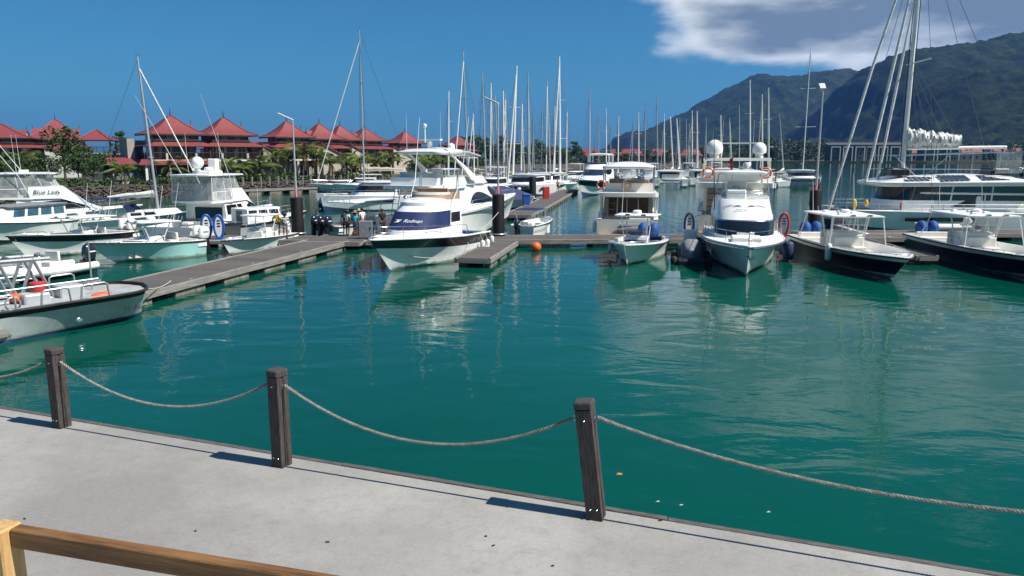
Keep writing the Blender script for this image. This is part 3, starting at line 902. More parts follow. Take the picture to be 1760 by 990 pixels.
def pavilion(r0, cx, cy, w, d, g=1.7, wall='wall_grey', blue=False, roofh=3.0, dorm=(1,), z1=None):
    """three-storey block: ground floor, verandah floor under a skirt roof, window strip, bell-cast roof"""
    hw, hd = w / 2, d / 2
    z0 = 0; z1 = z1 or 3.3; z2 = z1 + 2.6; z3 = z2 + 1.3
    s = MB(); s.bx(cx - hw, cx + hw, cy - hd, cy + hd, z0 - 1, z1 - .15); s.build('wall', wall, r0, smooth=None)
    s = MB(); s.bx(cx - hw - 1.3, cx + hw + 1.0, cy - hd - 1.7, cy + hd, z1 - .149, z1 + .12); s.build('floor_slab', 'wall_white', r0, smooth=None)
    s = MB(); s.bx(cx - hw + .4, cx + hw - .4, cy - hd + .3, cy + hd - .1, z1 + .121, z2 - .05); s.build('wall', wall, r0, smooth=None)
    s = MB(); s.bx(cx - hw + .1, cx + hw - .1, cy - hd + .1, cy + hd - .1, z2 + .16, z3 + .06); s.build('wall', 'timber_dark', r0, smooth=None)
    s = MB(); s.bx(cx - hw - .0, cx + hw + .0, cy - hd - .0, cy + hd, z2 + .02, z2 + .55); s.build('parapet', 'wall_cream', r0, smooth=None)
    # skirt roof round the verandah
    s = MB(); e = 1.75; i_ = .02
    ro = [(cx - hw - e, cy - hd - e - .2, z2 - .45), (cx + hw + e, cy - hd - e - .2, z2 - .45), (cx + hw + e, cy + hd + .4, z2 - .45), (cx - hw - e, cy + hd + .4, z2 - .45)]
    ri = [(cx - hw + i_, cy - hd + i_, z2 + .25), (cx + hw - i_, cy - hd + i_, z2 + .25), (cx + hw - i_, cy + hd - i_, z2 + .25), (cx - hw + i_, cy + hd - i_, z2 + .25)]
    s.loft([[(x, y, z - .1) for x, y, z in ro], ro, ri], True, True, False)
    s.build('skirt_roof', 'roof_red', r0, smooth=None)
    # verandah posts, railing, doors
    for k in range(5):
        x = lerp(cx - hw - 1.15, cx + hw + .85, k / 4)
        s = MB(); s.bx(x - .08, x + .08, cy - hd - 1.6, cy - hd - 1.44, z1 + .121, z2 - .42); s.build('post', 'timber_dark', r0, smooth=None)
        s = MB(); s.bx(x - .17, x + .17, cy - hd - 1.66, cy - hd - 1.38, z0 - 1, z1 - .15) if k % 2 == 0 else s.bx(x - .14, x + .14, cy - hd - 1.66, cy - hd - 1.38, z1 + .121, z1 + 1.05); s.build('pillar', 'wall_cream', r0, smooth=None)
    for y in (cy - hd + .4, cy + hd - .4):
        s = MB(); s.bx(cx - hw - 1.2, cx - hw - 1.04, y - .08, y + .08, z1 + .121, z2 - .42); s.build('post', 'timber_dark', r0, smooth=None)
    railing(r0, (cx - hw - 1.15, cy - hd - 1.52), (cx + hw + .85, cy - hd - 1.52), z1 + .12)
    railing(r0, (cx - hw - 1.15, cy - hd - 1.5), (cx - hw - 1.15, cy + hd - .2), z1 + .12)
    for k in range(3):
        window(r0, cx + (k - 1) * w * .29, cy - hd + .3, z1 + .15, w * .2, 2.1, 0, -1, 'window_dark', 'timber_dark' if k % 2 else 'wall_white', 'glass_door')
    for k in range(2):
        window(r0, cx - hw + .4, cy + (k - .5) * d * .42, z1 + .6, d * .2, 1.5, -1, 0)
        window(r0, cx - hw, cy + (k - .5) * d * .45, z0 + .9, d * .18, 1.4, -1, 0, 'window_blue' if blue else 'window_dark')
    for k in range(3):
        window(r0, cx + (k - 1) * w * .3, cy - hd, z0 + .15, w * .22, 2.3, 0, -1, 'window_blue' if blue and k != 1 else 'window_dark', 'wall_white', 'glass_door')
    for k in range(5):
        window(r0, cx + (k - 2) * w * .18, cy - hd + .1, z2 + .68, w * .12, .5, 0, -1, 'window_dark', 'wall_cream' if k % 2 else 'timber_dark', 'clerestory_window')
        window(r0, cx - hw + .1, cy + (k - 2) * d * .18, z2 + .68, d * .12, .5, -1, 0, 'window_dark', 'wall_cream' if k % 2 else 'timber_dark', 'clerestory_window')
    bell_roof(r0, cx, cy, z3, w + 2.0, d + 2.0, roofh, dorm=dorm)
def shed_roof(r0, x0, x1, y0, y1, z0, z1, mname='roof_red', wall='wall_grey', name='lean_to_roof'):
    """sloping roof falling towards -x or +x with a wall below it"""
    s = MB(); s.slab([(x0, y0, z0), (x1, y0, z1), (x1, y1, z1), (x0, y1, z0)], .16); s.build(name, mname, r0, smooth=None)
    s = MB(); a = .25
    s.add([(x0 + a, y0 + a, -1), (x1 - a, y0 + a, -1), (x1 - a, y0 + a, z1 - .2), (x0 + a, y0 + a, z0 - .2), (x0 + a, y1 - a, -1), (x1 - a, y1 - a, -1), (x1 - a, y1 - a, z1 - .2), (x0 + a, y1 - a, z0 - .2)], [(0, 1, 2, 3), (5, 4, 7, 6), (4, 0, 3, 7), (1, 5, 6, 2)])
    s.build('wall', wall, r0, smooth=None)
HR = R(40)
def house(px, Y, label, z=1.7, rz=HR):
    q = A(px, 300, Y)
    o = empty('resort_house', (q.x, q.y, z), rz, label, 'house', 'red roofed resort houses')
    o.scale = (1.13, 1.13, 1.06)
    return o
# twin-roofed big house
h1 = house(300, 124, 'large resort house with two red pagoda roofs and blue ground floor window')
pavilion(h1, 0, 0, 5.8, 5.8, blue=True, roofh=2.7)
pavilion(h1, 7.7, .6, 5.4, 5.4, blue=False, roofh=2.7)
s = MB(); rz_ = 2.85
s.slab([(-6.4, -7.2, rz_), (4.2, -7.2, rz_), (3.4, -3.2, rz_ + .75), (-5.0, -3.2, rz_ + .75)], .14); s.build('porch_roof', 'roof_red', h1, smooth=None)
s = MB(); s.slab([(-9.4, -3.4, rz_ + .05), (-4.6, -3.4, rz_ + .05), (-4.9, 2.0, rz_ + .9), (-8.2, 2.0, rz_ + .9)], .14); s.build('porch_roof', 'roof_red', h1, smooth=None)
s = MB(); s.bx(-8.6, -3.4, -2.6, 3.0, -1, rz_ - .08); s.build('wall', 'wall_grey', h1, smooth=None)
window(h1, -6.4, -2.6, 1.0, 1.6, 1.3, 0, -1, 'window_blue')
s = MB(); s.bx(-4.6, -3.35, 2.2, 5.5, 0, 6.2); s.build('stair_wall', 'wall_blue', h1, smooth=None)
s = MB(); s.bx(-5.6, -4.65, 1.4, 5.5, 0, 6.5); s.build('stair_wall', 'wall_grey', h1, smooth=None)
for k in range(4):
    s = MB(); s.bx(-5.6 + k * 3.0, -5.3 + k * 3.0, -6.9, -6.6, -1, rz_ - .1); s.build('pillar', 'wall_white', h1, smooth=None)
shed_roof(h1, 12.6, 17.5, -1.2, 4.2, 6.0, 2.9)
h1b = house(428, 140, 'red roofed house wing with a broad sloping roof beside the twin-roofed house', rz=R(34))
shed_roof(h1b, -6.5, -1.0, -2, 5, 5.2, 6.6, wall='wall_cream')
s = MB(); s.bx(-1.2, 4.0, -1.2, 4.5, -1, 6.0); s.build('wall', 'wall_cream', h1b, smooth=None)
for k in range(2): window(h1b, .2 + 2.4 * k, -1.2, 3.5, 1.7, 1.9, 0, -1, 'window_dark', 'timber_dark')
for k in range(2): window(h1b, .2 + 2.4 * k, -1.2, .2, 1.7, 2.2, 0, -1, 'window_dark', 'wall_white', 'glass_door')
s = MB(); s.slab([(-1.6, -3.2, 5.75), (4.6, -3.2, 5.75), (4.6, 4.8, 6.5), (-1.6, 4.8, 6.5)], .15); s.build('roof', 'roof_red', h1b, smooth=None)
railing(h1b, (-1.2, -2.8), (4.2, -2.8), 3.1)
s = MB(); s.bx(-1.3, 4.3, -2.9, -1.21, 2.9, 3.09); s.build('floor_slab', 'wall_white', h1b, smooth=None)
for x in (-1.0, 4.0):
    s = MB(); s.bx(x - .1, x + .1, -2.8, -2.6, -1, 5.75); s.build('post', 'timber_dark', h1b, smooth=None)
shed_roof(h1b, 4.9, 11.5, -1.5, 4.5, 5.6, 1.8)
rows = [(497, 144, 4.9, 'resort house with one broad red pagoda roof behind the palms', 2.7, (1,)), (552, 160, 5.2, 'resort house with stepped red roof and dormers left of its twin', 2.9, (1, -1)), (587, 170, 5.0, 'resort house with narrow red pagoda roof between two wider ones', 2.9, (1,)), (628, 178, 5.4, 'resort house with red pagoda roof right of the narrow one', 2.7, (1, -1)), (697, 215, 6.0, 'resort house with red pagoda roof half hidden by a dark tree', 2.9, (1,)), (787, 262, 6.2, 'distant red pagoda roofed house showing above the white yacht', 2.9, ())]
for i, (px, Y, w, lb, rh, dm) in enumerate(rows):
    r0 = house(px, Y, lb)
    pavilion(r0, 0, 0, w, w, roofh=rh, dorm=dm, wall='wall_cream' if i % 2 else 'wall_grey')
    if i in (0, 1, 3, 4):
        shed_roof(r0, w / 2 + 2.0, w / 2 + 7.0, -3.4, 2.0, 6.2, 3.6, wall='wall_cream')
    if i in (0, 4):
        shed_roof(r0, -w / 2 - 8.0, -w / 2 - 2.0, -3, 2, 3.4, 6.0)
# left-hand group
r0 = house(104, 160, 'resort house with a wide red roof behind the broadleaf trees', rz=R(30)); pavilion(r0, 0, 0, 8.4, 7.2, roofh=3.7, dorm=(1, -1), wall='wall_cream'); shed_roof(r0, -13.5, -6.5, -3.5, 3, 4.2, 6.4)
r0 = house(8, 150, 'resort house with red roof at the far end of the resort row', rz=R(20)); pavilion(r0, 0, 0, 9.5, 7, roofh=2.6, dorm=(1,), wall='wall_white'); shed_roof(r0, 6.8, 13, -3.5, 3, 5.8, 4.0, wall='wall_white')
r0 = house(172, 138, 'small red hipped lookout roof over an open timber deck', rz=R(15))
bell_roof(r0, 0, 0, 6.6, 5.6, 5, 1.7, dorm=(), fin=False)
s = MB(); s.bx(-2.2, 2.2, -1.8, 2, -1, 4.2); s.build('wall', 'slate', r0, smooth=None)
s = MB(); s.bx(-2.6, 7.0, -2.4, 2.2, 4.2, 4.45); s.build('floor_slab', 'wall_cream', r0, smooth=None)
s = MB(); s.bx(2.4, 7.4, -2.3, 2, 6.35, 6.55); s.build('pergola_roof', 'timber_dark', r0, smooth=None)
for x in (-2.3, 2.3, 4.6, 6.8):
    for y in (-2.1, 1.8):
        s = MB(); s.bx(x - .09, x + .09, y - .09, y + .09, 4.45, 6.5); s.build('post', 'timber_dark', r0, smooth=None)
        s = MB(); s.bx(x - .15, x + .15, y - .15, y + .15, -1, 4.2) if x > 2.2 else s.bx(x - .13, x + .13, y - .13, y + .13, 4.46, 5.3); s.build('pillar', 'wall_cream', r0, smooth=None)
window(r0, 0, -1.8, 1.2, 2.4, 1.6, 0, -1, 'window_blue'); railing(r0, (-2.5, -2.3), (6.9, -2.3), 4.45)
# low far row behind the masts
for i, (px, w, lb) in enumerate(((958, 15, 'far red roofed house behind the thick white masts'), (1012, 13, 'far red roofed house with two pale gables behind the masts'), (1075, 18, 'long far red roofed house with white gables left of the cream cruiser'), (1136, 13, 'far red roofed house behind the leaning masts'), (1186, 11, 'far red roofed house at the end of the tree belt'), (1225, 8, 'small far red roofed house peeping out beside the satellite domes'))):
    q = A(px, 280, 402 + i * 5); r0 = empty('far_house', (q.x, q.y, 1.7), R(-6), lb, 'house', 'low red roofed houses behind the masts')
    s = MB(); s.bx(-w / 2, w / 2, -4, 4, -.5, 4.2); s.build('wall', 'wall_cream', r0, smooth=None)
    s = MB(); s.loft([[(-w / 2 - .8, -5, 4.0), (w / 2 + .8, -5, 4.0), (w / 2 + .8, 5, 4.0), (-w / 2 - .8, 5, 4.0)], [(-w / 2 + 2, -.2, 7.6), (w / 2 - 2, -.2, 7.6), (w / 2 - 2, .2, 7.6), (-w / 2 + 2, .2, 7.6)]], True, True, True)
    rf = s.build('roof', 'roof_red', r0, smooth=None)
    for gx in ((-w * .28, w * .2) if i != 4 else (0,)):
        s = MB(); s.add([(gx - 1.6, -5.2, 4.0), (gx + 1.6, -5.2, 4.0), (gx, -5.2, 6.6)], [(0, 1, 2)]); s.build('gable', 'wall_white', rf, smooth=None)
        s = MB()
        for sx in (-1, 1): s.slab([(gx, -5.5, 6.9), (gx, -1, 6.9), (gx + sx * 2.1, -1, 3.85), (gx + sx * 2.1, -5.5, 3.85)], .12)
        s.build('gable_roof', 'roof_red', rf, smooth=None)
    for k in range(4): window(r0, (k - 1.5) * w * .22, -4, 1.0, 1.3, 1.8, 0, -1)
# far shore houses on the right
for i, (px, w) in enumerate(((1452, 30), (1522, 36), (1612, 30))):
    q = A(px, 278, 640); r0 = empty('waterfront_house', (q.x, q.y, 1.4), R(-10), ['dark grey waterfront terrace left of the catamaran forestay', 'dark grey waterfront terrace with white portals seen between the furled sails', 'dark grey waterfront terrace behind the catamaran wheel'][i], 'house', 'dark waterfront terraces across the bay')
    s = MB(); s.bx(-w / 2, w / 2, -6, 6, -1, 13); s.build('wall', 'slate', r0, smooth=None)
    s = MB(); s.slab([(-w / 2 - 1, -7.5, 13.2), (w / 2 + 1, -7.5, 13.2), (w / 2 + 1, 7, 15.2), (-w / 2 - 1, 7, 15.2)], .5); s.build('roof', 'slate', r0, smooth=None)
    n = int(w / 9)
    for k in range(n):
        x = (k - (n - 1) / 2) * 9.5
        for dx in (-3.4, 3.4):
            s = MB(); s.bx(x + dx - .35, x + dx + .35, -8.2, -7.4, -1, 11); s.build('portal_post', 'wall_white', r0, smooth=None)
        s = MB(); s.bx(x - 3.75, x + 3.75, -8.2, -7.4, 11.01, 11.8); s.build('portal_beam', 'wall_white', r0, smooth=None)
        for zz in (1, 5, 8.4): window(r0, x, -6, zz, 4, 2.4, 0, -1)
for i, (px, w, Y) in enumerate(((1660, 22, 660), (1700, 18, 700), (1738, 16, 690), (1572, 14, 668))):
    q = A(px, 276, Y); r0 = empty('far_house', (q.x, q.y, 1.4), R(-20), ['pale far house with faded red roof under the foothill', 'pale far house with striped red roof among dark trees', 'pale far house by the dark hulled boat', 'small pale far house beside the furled white sails'][i], 'house', 'pale far houses across the bay')
    s = MB(); s.bx(-w / 2, w / 2, -5, 5, -1, 6.5); s.build('wall', 'wall_cream', r0, smooth=None)
    s = MB(); s.loft([[(-w / 2 - 1, -6, 6.4), (w / 2 + 1, -6, 6.4), (w / 2 + 1, 6, 6.4), (-w / 2 - 1, 6, 6.4)], [(-w / 2 + 2, -.2, 11), (w / 2 - 2, -.2, 11), (w / 2 - 2, .2, 11), (-w / 2 + 2, .2, 11)]], True, True, True); s.build('roof', 'roof_rust', r0, smooth=None)
    for k in range(4): window(r0, (k - 1.5) * w * .22, -5, 1.6, 1.8, 2.6, 0, -1)

# ---- planting round the resort
gt = 'broadleaf trees among the resort houses'
tl = ['tall loose broadleaf tree in front of the wide red roof', 'dense dark green tree beside the open lookout deck', 'bushy green tree between the left-hand resort houses']
for i, (px, Y, k, sc, lb) in enumerate(((112, 128, 1, .95, tl[0]), (178, 122, 2, .72, tl[1]), (150, 124, 0, .75, 'round bushy tree at the foot of the lookout roof'), (62, 126, 0, .6, tl[2]), (20, 118, 2, .8, 'low dark bushy tree at the end of the resort row'), (205, 126, 1, .62, 'small tree against the blue stair wall'), (690, 196, 1, .75, 'dark tree in front of the half hidden red pagoda roof'), (548, 152, 1, .7, 'slim dark tree rising among the palms'), (245, 119, 2, .45, 'low shrub tree under the porch of the twin-roofed house'), (212, 300, 3, 1.3, 'wispy treetop rising behind the blue stair wall'))):
    q = A(px, 300, Y); tree(k, (q.x, q.y, 1.6), sc, i * 1.3, lb, gt)
for i, (px, Y, k, sc, lb) in enumerate(((90, 118, 0, .55, 'dense green tree just left of the open lookout deck'), (135, 116, 2, .68, 'spreading dark tree above the stone wall by the lookout'), (40, 112, 2, .62, 'spreading tree behind the lettered sportfishing boat'), (5, 108, 0, .5, 'round tree at the far end of the stone wall'), (196, 117, 2, .6, 'dark spreading tree above the yellow trimmed skiff'), (160, 113, 0, .5, 'small round tree on the edge of the stone wall'), (262, 121, 0, .45, 'small round shrub tree beside the porch pillars'), (650, 165, 0, .5, 'round tree behind the mast of the sailing catamaran'), (720, 190, 2, .7, 'spreading tree left of the swept yacht arch'), (760, 215, 0, .7, 'round tree under the distant red pagoda roof'), (820, 300, 2, 1.7, 'big spreading tree right of the distant pagoda roof'))):
    q = A(px, 300, Y); tree(k, (q.x, q.y, 1.6), sc, i * 2.1 + .4, lb, gt)
pl = [(215, 113.5, 2.6, .85), (292, 117, 2.5, 1.0), (318, 121, 3.6, .9), (385, 122, 3.0, 1.0), (413, 125, 2.6, .95), (446, 128.5, 3.0, 1.15), (470, 131, 4.6, .9), (498, 133, 4.6, 1.05), (520, 134.5, 6.0, 1.1), (545, 137, 5.0, 1.1), (566, 139, 3.6, 1.1), (596, 143, 3.3, .95), (622, 147, 4.2, 1.0), (650, 150, 3.6, 1.0), (672, 156, 4.4, 1.0), (715, 160, 3.4, 1.05), (738, 170, 3.8, 1.0), (762, 180, 3.6, 1.0), (40, 121, 4.4, .9), (5, 112, 2.6, 1.0)]
pw = ['low bushy palm in front of the porch of the twin-roofed house', 'yellowing palm hanging over the stone wall behind the tower boat', 'palm rising behind the tower boat', 'palm below the verandah of the twin-roofed house', 'low palm beside the small white pillar house', 'wide low palm beside the solar lamp pole', 'tall palm behind the solar lamp pole', 'palm next to the sloping red roof wing', 'tallest palm in the row, in front of the stepped roofs', 'full palm right of the tallest palm', 'drooping palm above the little white doorway', 'yellow green palm near the shore landing', 'palm behind the small cabin cruiser at the landing', 'palm left of the sailing catamaran mast', 'palm right of the sailing catamaran mast', 'palm seen through the radar arch of the flybridge yacht', 'low palm behind the flybridge of the big yacht', 'far palm behind the radar arch', 'feathery palm in front of the white resort house', 'low palm behind the lettered sportfishing boat']
for i, (px, Y, h, sc) in enumerate(pl):
    q = A(px, 300, Y); palm((q.x, q.y, 1.6), h, sc, 40 + i, pw[i])
# hedge of shrubs below the palms
mb = MB(); rr = random.Random(5); cl = []
for i in range(150):
    t_ = rr.random(); k = rr.choice((2, 3, 3, 3, 4)); a, b_ = shore[k], shore[k + 1]
    o_ = rr.uniform(.6, 4.5)
    cl.append((lerp(a[0], b_[0], t_) - o_ * .7, lerp(a[1], b_[1], t_) + o_ * .65, 1.6 + rr.uniform(.2, 1.0), rr.uniform(.5, 1.1)))
leaf_cloud(mb, cl, 55, .24, rr)
tag(mb.build('shrub_bed', ['leaf_mid', 'leaf_dark'], smooth=None), 'low mixed shrubs growing along the top of the stone shore', 'shrubs', None, 'stuff')
# boardwalk bollards on the shore
s = MB(); s.rbx(-.13, .13, -.13, .13, 0, 1.35, .03); me = s.mesh('bollard', ['fascia_wood'], None)
for k in range(22):
    t_ = k / 21; o = link('bollard', me); o.location = (lerp(-43.8, -22.8, t_) - .6, lerp(114.6, 140, t_) + .3, 1.3)
    o.location.x -= .4; tag(o, 'short grey timber bollard on the shore above the landing pontoon', 'bollard', 'bollards along the shore')
# tree belt behind the marina
gb = 'trees of the belt behind the marina'
bl = []
for i in range(44):
    px = 790 + i * 10.4 + rnd.uniform(-4, 4); Y = 388 + rnd.uniform(-6, 26) + (px - 800) * .06
    q = A(px, 290, Y); k = rnd.choice((0, 1, 2, 3))
    big_ = 1.35 if px < 950 else (1.05 if px < 1000 else .85)
    tree(k, (q.x, q.y, 1.4), big_ * rnd.uniform(.8, 1.15), rnd.uniform(0, 6), ['round bushy tree', 'open crowned tree', 'low spreading tree', 'tall narrow tree'][k] + ' in the belt ' + ('left of the far walkway' if px < 870 else 'behind the yachts of the far walkway' if px < 960 else 'behind the express cruiser' if px < 1050 else 'beyond the stern-to cruiser' if px < 1140 else 'beyond the moored catamarans'), gb)
# woods on the far shore: one mass
mb = MB(); rr = random.Random(8); cl = []
for i in range(620):
    px = rr.uniform(1225, 1850); Y = rr.uniform(655, 860)
    q = A(px, 280, Y); h = rr.uniform(6, 17) * (1.15 if px < 1420 else 1)
    if 1410 < px < 1650 and Y < 700: continue
    for z in (h * .35, h * .7, h):
        cl.append((q.x + rr.uniform(-2, 2), Y, z, rr.uniform(3.0, 4.6) * (1.25 - z / h * .5)))
leaf_cloud(mb, cl, 26, 1.3, rr)
tag(mb.build('far_woods', ['leaf_dark', 'leaf_mid'], smooth=None), 'dark woods along the far shore under the mountains', 'woods', None, 'stuff')
mb = MB(); cl = []
for i in range(330):
    px = rr.uniform(790, 1250); Y = rr.uniform(0, 60) + (376 if px < 940 else 376 + (px - 940) * .17)
    q = A(px, 290, Y); cl.append((q.x, Y, rr.uniform(1.2, 5.0 if px > 990 else 9.5), rr.uniform(1.8, 3.2)))
for i in range(110):
    t_ = rr.random(); cl.append((lerp(-24, -10, t_) - rr.uniform(0, 14), lerp(150, 330, t_), rr.uniform(2.2, 5.5), rr.uniform(1.2, 2.4)))
leaf_cloud(mb, cl, 44, .7, rr)
tag(mb.build('belt_undergrowth', ['leaf_dark', 'leaf_mid'], smooth=None), 'dark undergrowth filling the tree belt behind the marina', 'bushes', None, 'stuff')
# ================================================================== boat building kit (x forward, y to port, z up from the waterline)
class Hull:
    def __init__(s, L, B, fs, fb, draft=.45, rake=1.2, tm=.42, chine=.86, flare=1.5, full=2.3, stern=.92, sp=1.8, rise=.30):
        s.rise = rise
        s.L, s.B, s.fs, s.fb, s.draft, s.rake, s.tm, s.ch, s.fl, s.full, s.st, s.sp = L, B, fs, fb, draft, rake, tm, chine, flare, full, stern, sp
    def b(s, t):
        if t < s.tm: return s.B / 2 * lerp(s.st, 1, sstep(t / s.tm))
        u = (t - s.tm) / (1 - s.tm)
        return s.B / 2 * max(.012, (1 - u ** s.full) ** .85)
    def sz(s, t): return s.fs + (s.fb - s.fs) * t ** s.sp
    def cz(s, t): return lerp(-.06, s.rise * s.fb, max(0, (t - .35) / .65) ** 2.6)
    def kz(s, t): return -s.draft + (s.draft + .10) * max(0, (t - .72) / .28) ** 2.4
    def cb(s, t): return s.b(t) * lerp(s.ch, .30, sstep((t - .25) / .75))
    def x(s, t, z):
        return -s.L / 2 + (s.L - s.rake) * t + s.rake * t ** 4 * max(0, min(1.05, (z + s.draft) / (s.fb + s.draft)))
    def pt(s, t, v, sd):
        z = lerp(s.cz(t), s.sz(t), v); y = s.cb(t) + (s.b(t) - s.cb(t)) * v ** s.fl
        return Vector((s.x(t, z), sd * y, z))
    def wz(s, t, z):
        cz, sz_, kz = s.cz(t), s.sz(t), s.kz(t)
        if z < cz: return s.cb(t) * max(0, (z - kz) / max(1e-3, cz - kz))
        v = min(1, (z - cz) / max(1e-3, sz_ - cz)); return s.cb(t) + (s.b(t) - s.cb(t)) * v ** s.fl
    def sheer(s, t, sd, inset=0.0, dz=0.0):
        z = s.sz(t); y = max(0.0, s.b(t) - inset)
        return Vector((s.x(t, z) - (inset * .9 if t > .93 else 0) * ((t - .93) / .07 if t > .93 else 0), sd * y, z + dz))
    def stations(s, n=26): return [1 - (1 - i / (n - 1)) ** 1.35 for i in range(n)]
    def shell(s, r0, bands, name='hull'):
        """bands: (v_top, material) from chine to sheer; the first entry is the bottom below the chine"""
        mats = []; vs = [0.0]; seg = []
        for k, (vt, mn) in enumerate(bands):
            if mn not in mats: mats.append(mn)
            if k == 0: continue
            n = max(1, round((vt - vs[-1]) * 6)); v0 = vs[-1]
            for i in range(n):
                vs.append(lerp(v0, vt, (i + 1) / n)); seg.append(mats.index(mn))
        half = [mats.index(bands[0][1])] + seg
        rings = []
        for t in s.stations():
            side = lambda sd: [Vector((s.x(t, s.kz(t)), 0, s.kz(t)))] + [s.pt(t, v, sd) for v in vs]
            rings.append(side(-1)[::-1] + side(1)[1:])
        mb = MB()
        mb.loft(rings, False, True, False, half[1] if len(half) > 1 else 0, half[::-1] + half)
        mb.m[-1] = half[-1]
        return mb.build(name, mats, r0, 38)
    def rubrail(s, r0, mname, r=.035, dz=-.03, name='rub_rail', t0=0.0):
        mb = MB()
        ts = [t for t in s.stations() if t >= t0]
        mb.tube([s.sheer(t, -1, -.01, dz) for t in ts] + [s.sheer(t, 1, -.01, dz) for t in ts[::-1]], r, 6)
        return mb.build(name, mname, r0, 60)
    def deck(s, r0, mname='deck_white', t0=0.0, t1=1.0, drop=.0, camber=.06, inset=.02, name='deck'):
        mb = MB(); rings = []
        for t in [q for q in s.stations(30) if t0 <= q <= t1] + ([t1] if t1 < 1 else []):
            b_ = max(.004, s.b(t) - inset); z = s.sz(t) - drop; x = s.x(t, s.sz(t))
            rings.append([(x, -b_, z), (x, -b_ * .5, z + camber * .75 * b_ / (s.B / 2)), (x, 0, z + camber * b_ / (s.B / 2)), (x, b_ * .5, z + camber * .75 * b_ / (s.B / 2)), (x, b_, z)])
        mb.loft(rings, False)
        return mb.build(name, mname, r0, 40)
    def well(s, r0, t0, t1, g, sole, m_in='gelcoat', m_sole='deck_white', aft_wall=True, name='cockpit'):
        """open well: gunwale cap of width g, inner walls and sole"""
        ts = [lerp(t0, t1, i / 16) for i in range(17)]
        mb = MB()
        for sd in (-1, 1):
            rings = []
            for t in ts:
                o_ = s.sheer(t, sd, .0); i_ = s.sheer(t, sd, g); i_.y = sd * max(.03, s.b(t) - g)
                i_.x = o_.x
                def inn(z): return Vector((i_.x - max(0, t - .6) * (i_.z - z) * .9, sd * max(.01, min(s.b(t) - g, s.wz(t, z) - .09)), z))
                zb = min(sole, i_.z - .04)
                rings.append([o_, o_ + Vector((0, -sd * .02, .025)), i_ + Vector((0, 0, .025)), i_] + [inn(lerp(i_.z, zb, q)) for q in (.15, .35, .55, .78, 1.0)])
            mb.loft(rings, False)
        a, b_ = ts[0], ts[-1]
        for t in ((a, b_) if aft_wall else (b_,)):
            w = s.b(t) - g - .02; x = s.x(t, s.sz(t)); z = s.sz(t) + .02
            if t > .5:
                w2 = max(.01, min(w, s.wz(t, sole) - .085)); x2 = x - (t - .6) * (s.sz(t) - sole) * .9
                mb.add([(x2, -w2, sole), (x2, w2, sole), (x, w, z), (x, -w, z)], [(0, 1, 2, 3)]); continue
            mb.add([(x, -w, sole), (x, w, sole), (x, w, z), (x, -w, z)], [(0, 1, 2, 3)])
        mb.build(name, m_in, r0, 40)
        f = MB(); rings = []
        for t in ts:
            w = max(.01, min(s.b(t) - g - .03, s.wz(t, sole) - .085)); x = s.x(t, s.sz(t)) - max(0, t - .6) * (s.sz(t) - sole) * .9; rings.append([(x, -w, sole + .002), (x, w, sole + .002)])
        f.loft(rings, False); f.build('sole', m_sole, r0, None)
    def rail(s, r0, t0=.55, h=.62, inset=.10, n=9, lean=.0, mid=True, name='bow_rail', r=.016, t1=.992, mname='steel'):
        mb = MB(); ts = [lerp(t0, t1, i / n) for i in range(n + 1)]
        def pth(hh, k0=0):
            return [s.sheer(t, -1, inset + lean, hh * (1 if i > 0 else 1)) for i, t in enumerate(ts)][k0:] + [s.sheer(t, 1, inset + lean, hh) for t in ts[::-1]][:len(ts) - k0]
        p_ = pth(h)
        mb.tube([s.sheer(ts[0] - .035, -1, inset, .02)] + p_ + [s.sheer(ts[0] - .035, 1, inset, .02)], r, 5)
        if mid: mb.tube(pth(h * .52), r * .6, 4)
        for i, t in enumerate(ts):
            if i % 2 == 0 or n < 7:
                for sd in (-1, 1): mb.tube([s.sheer(t, sd, inset, .0), s.sheer(t, sd, inset + lean, h)], r * .9, 5)
        return mb.build(name, mname, r0, 60)
def plan(z, xb, xs, xf, wb, ws, ns=4, nf=7, p=2.3, zf=0.0, zb=0.0):
    """outline of a superstructure level, from starboard aft round the front to port aft"""
    h = []
    for i in range(ns + 1):
        t = i / ns; h.append((lerp(xb, xs, t), -lerp(wb, ws, t)))
    for k in range(1, nf + 1):
        a = k / nf * math.pi / 2
        h.append((xs + (xf - xs) * math.sin(a) ** (2 / p), -ws * max(0, math.cos(a)) ** (2 / p)))
    pts = h + [(x, -y) for x, y in h[-2::-1]]
    return [Vector((x, y, z + (zf * max(0, (x - xs) / (xf - xs + 1e-6)) if x > xs else 0) + (zb * max(0, 1 - (x - xb) / (xs - xb + 1e-6)) if x < xs else 0))) for x, y in pts]
NS, NF = 4, 7
def surf(rings, u, v):
    v = max(0, min(len(rings) - 1 - 1e-6, v)); u = max(0, min(len(rings[0]) - 1 - 1e-6, u))
    i, j = int(v), int(u); a, b_ = v - i, u - j
    p0 = rings[i][j].lerp(rings[i][j + 1], b_); p1 = rings[i + 1][j].lerp(rings[i + 1][j + 1], b_)
    return p0.lerp(p1, a)
def housing(r0, rings, mname='gelcoat', name='cabin', roof=True, camber=.08, closed=True):
    mb = MB(); rr = list(rings)
    if roof:
        top = rings[-1]; cx = sum(p.x for p in top) / len(top)
        def sc(k, dz): return [Vector((cx + (p.x - cx) * k, p.y * k, p.z + dz)) for p in top]
        rr += [sc(.96, camber * .45), sc(.8, camber * .8), sc(.4, camber)]
    mb.loft(rr, closed, False, roof)
    return mb.build(name, mname, r0, 35)
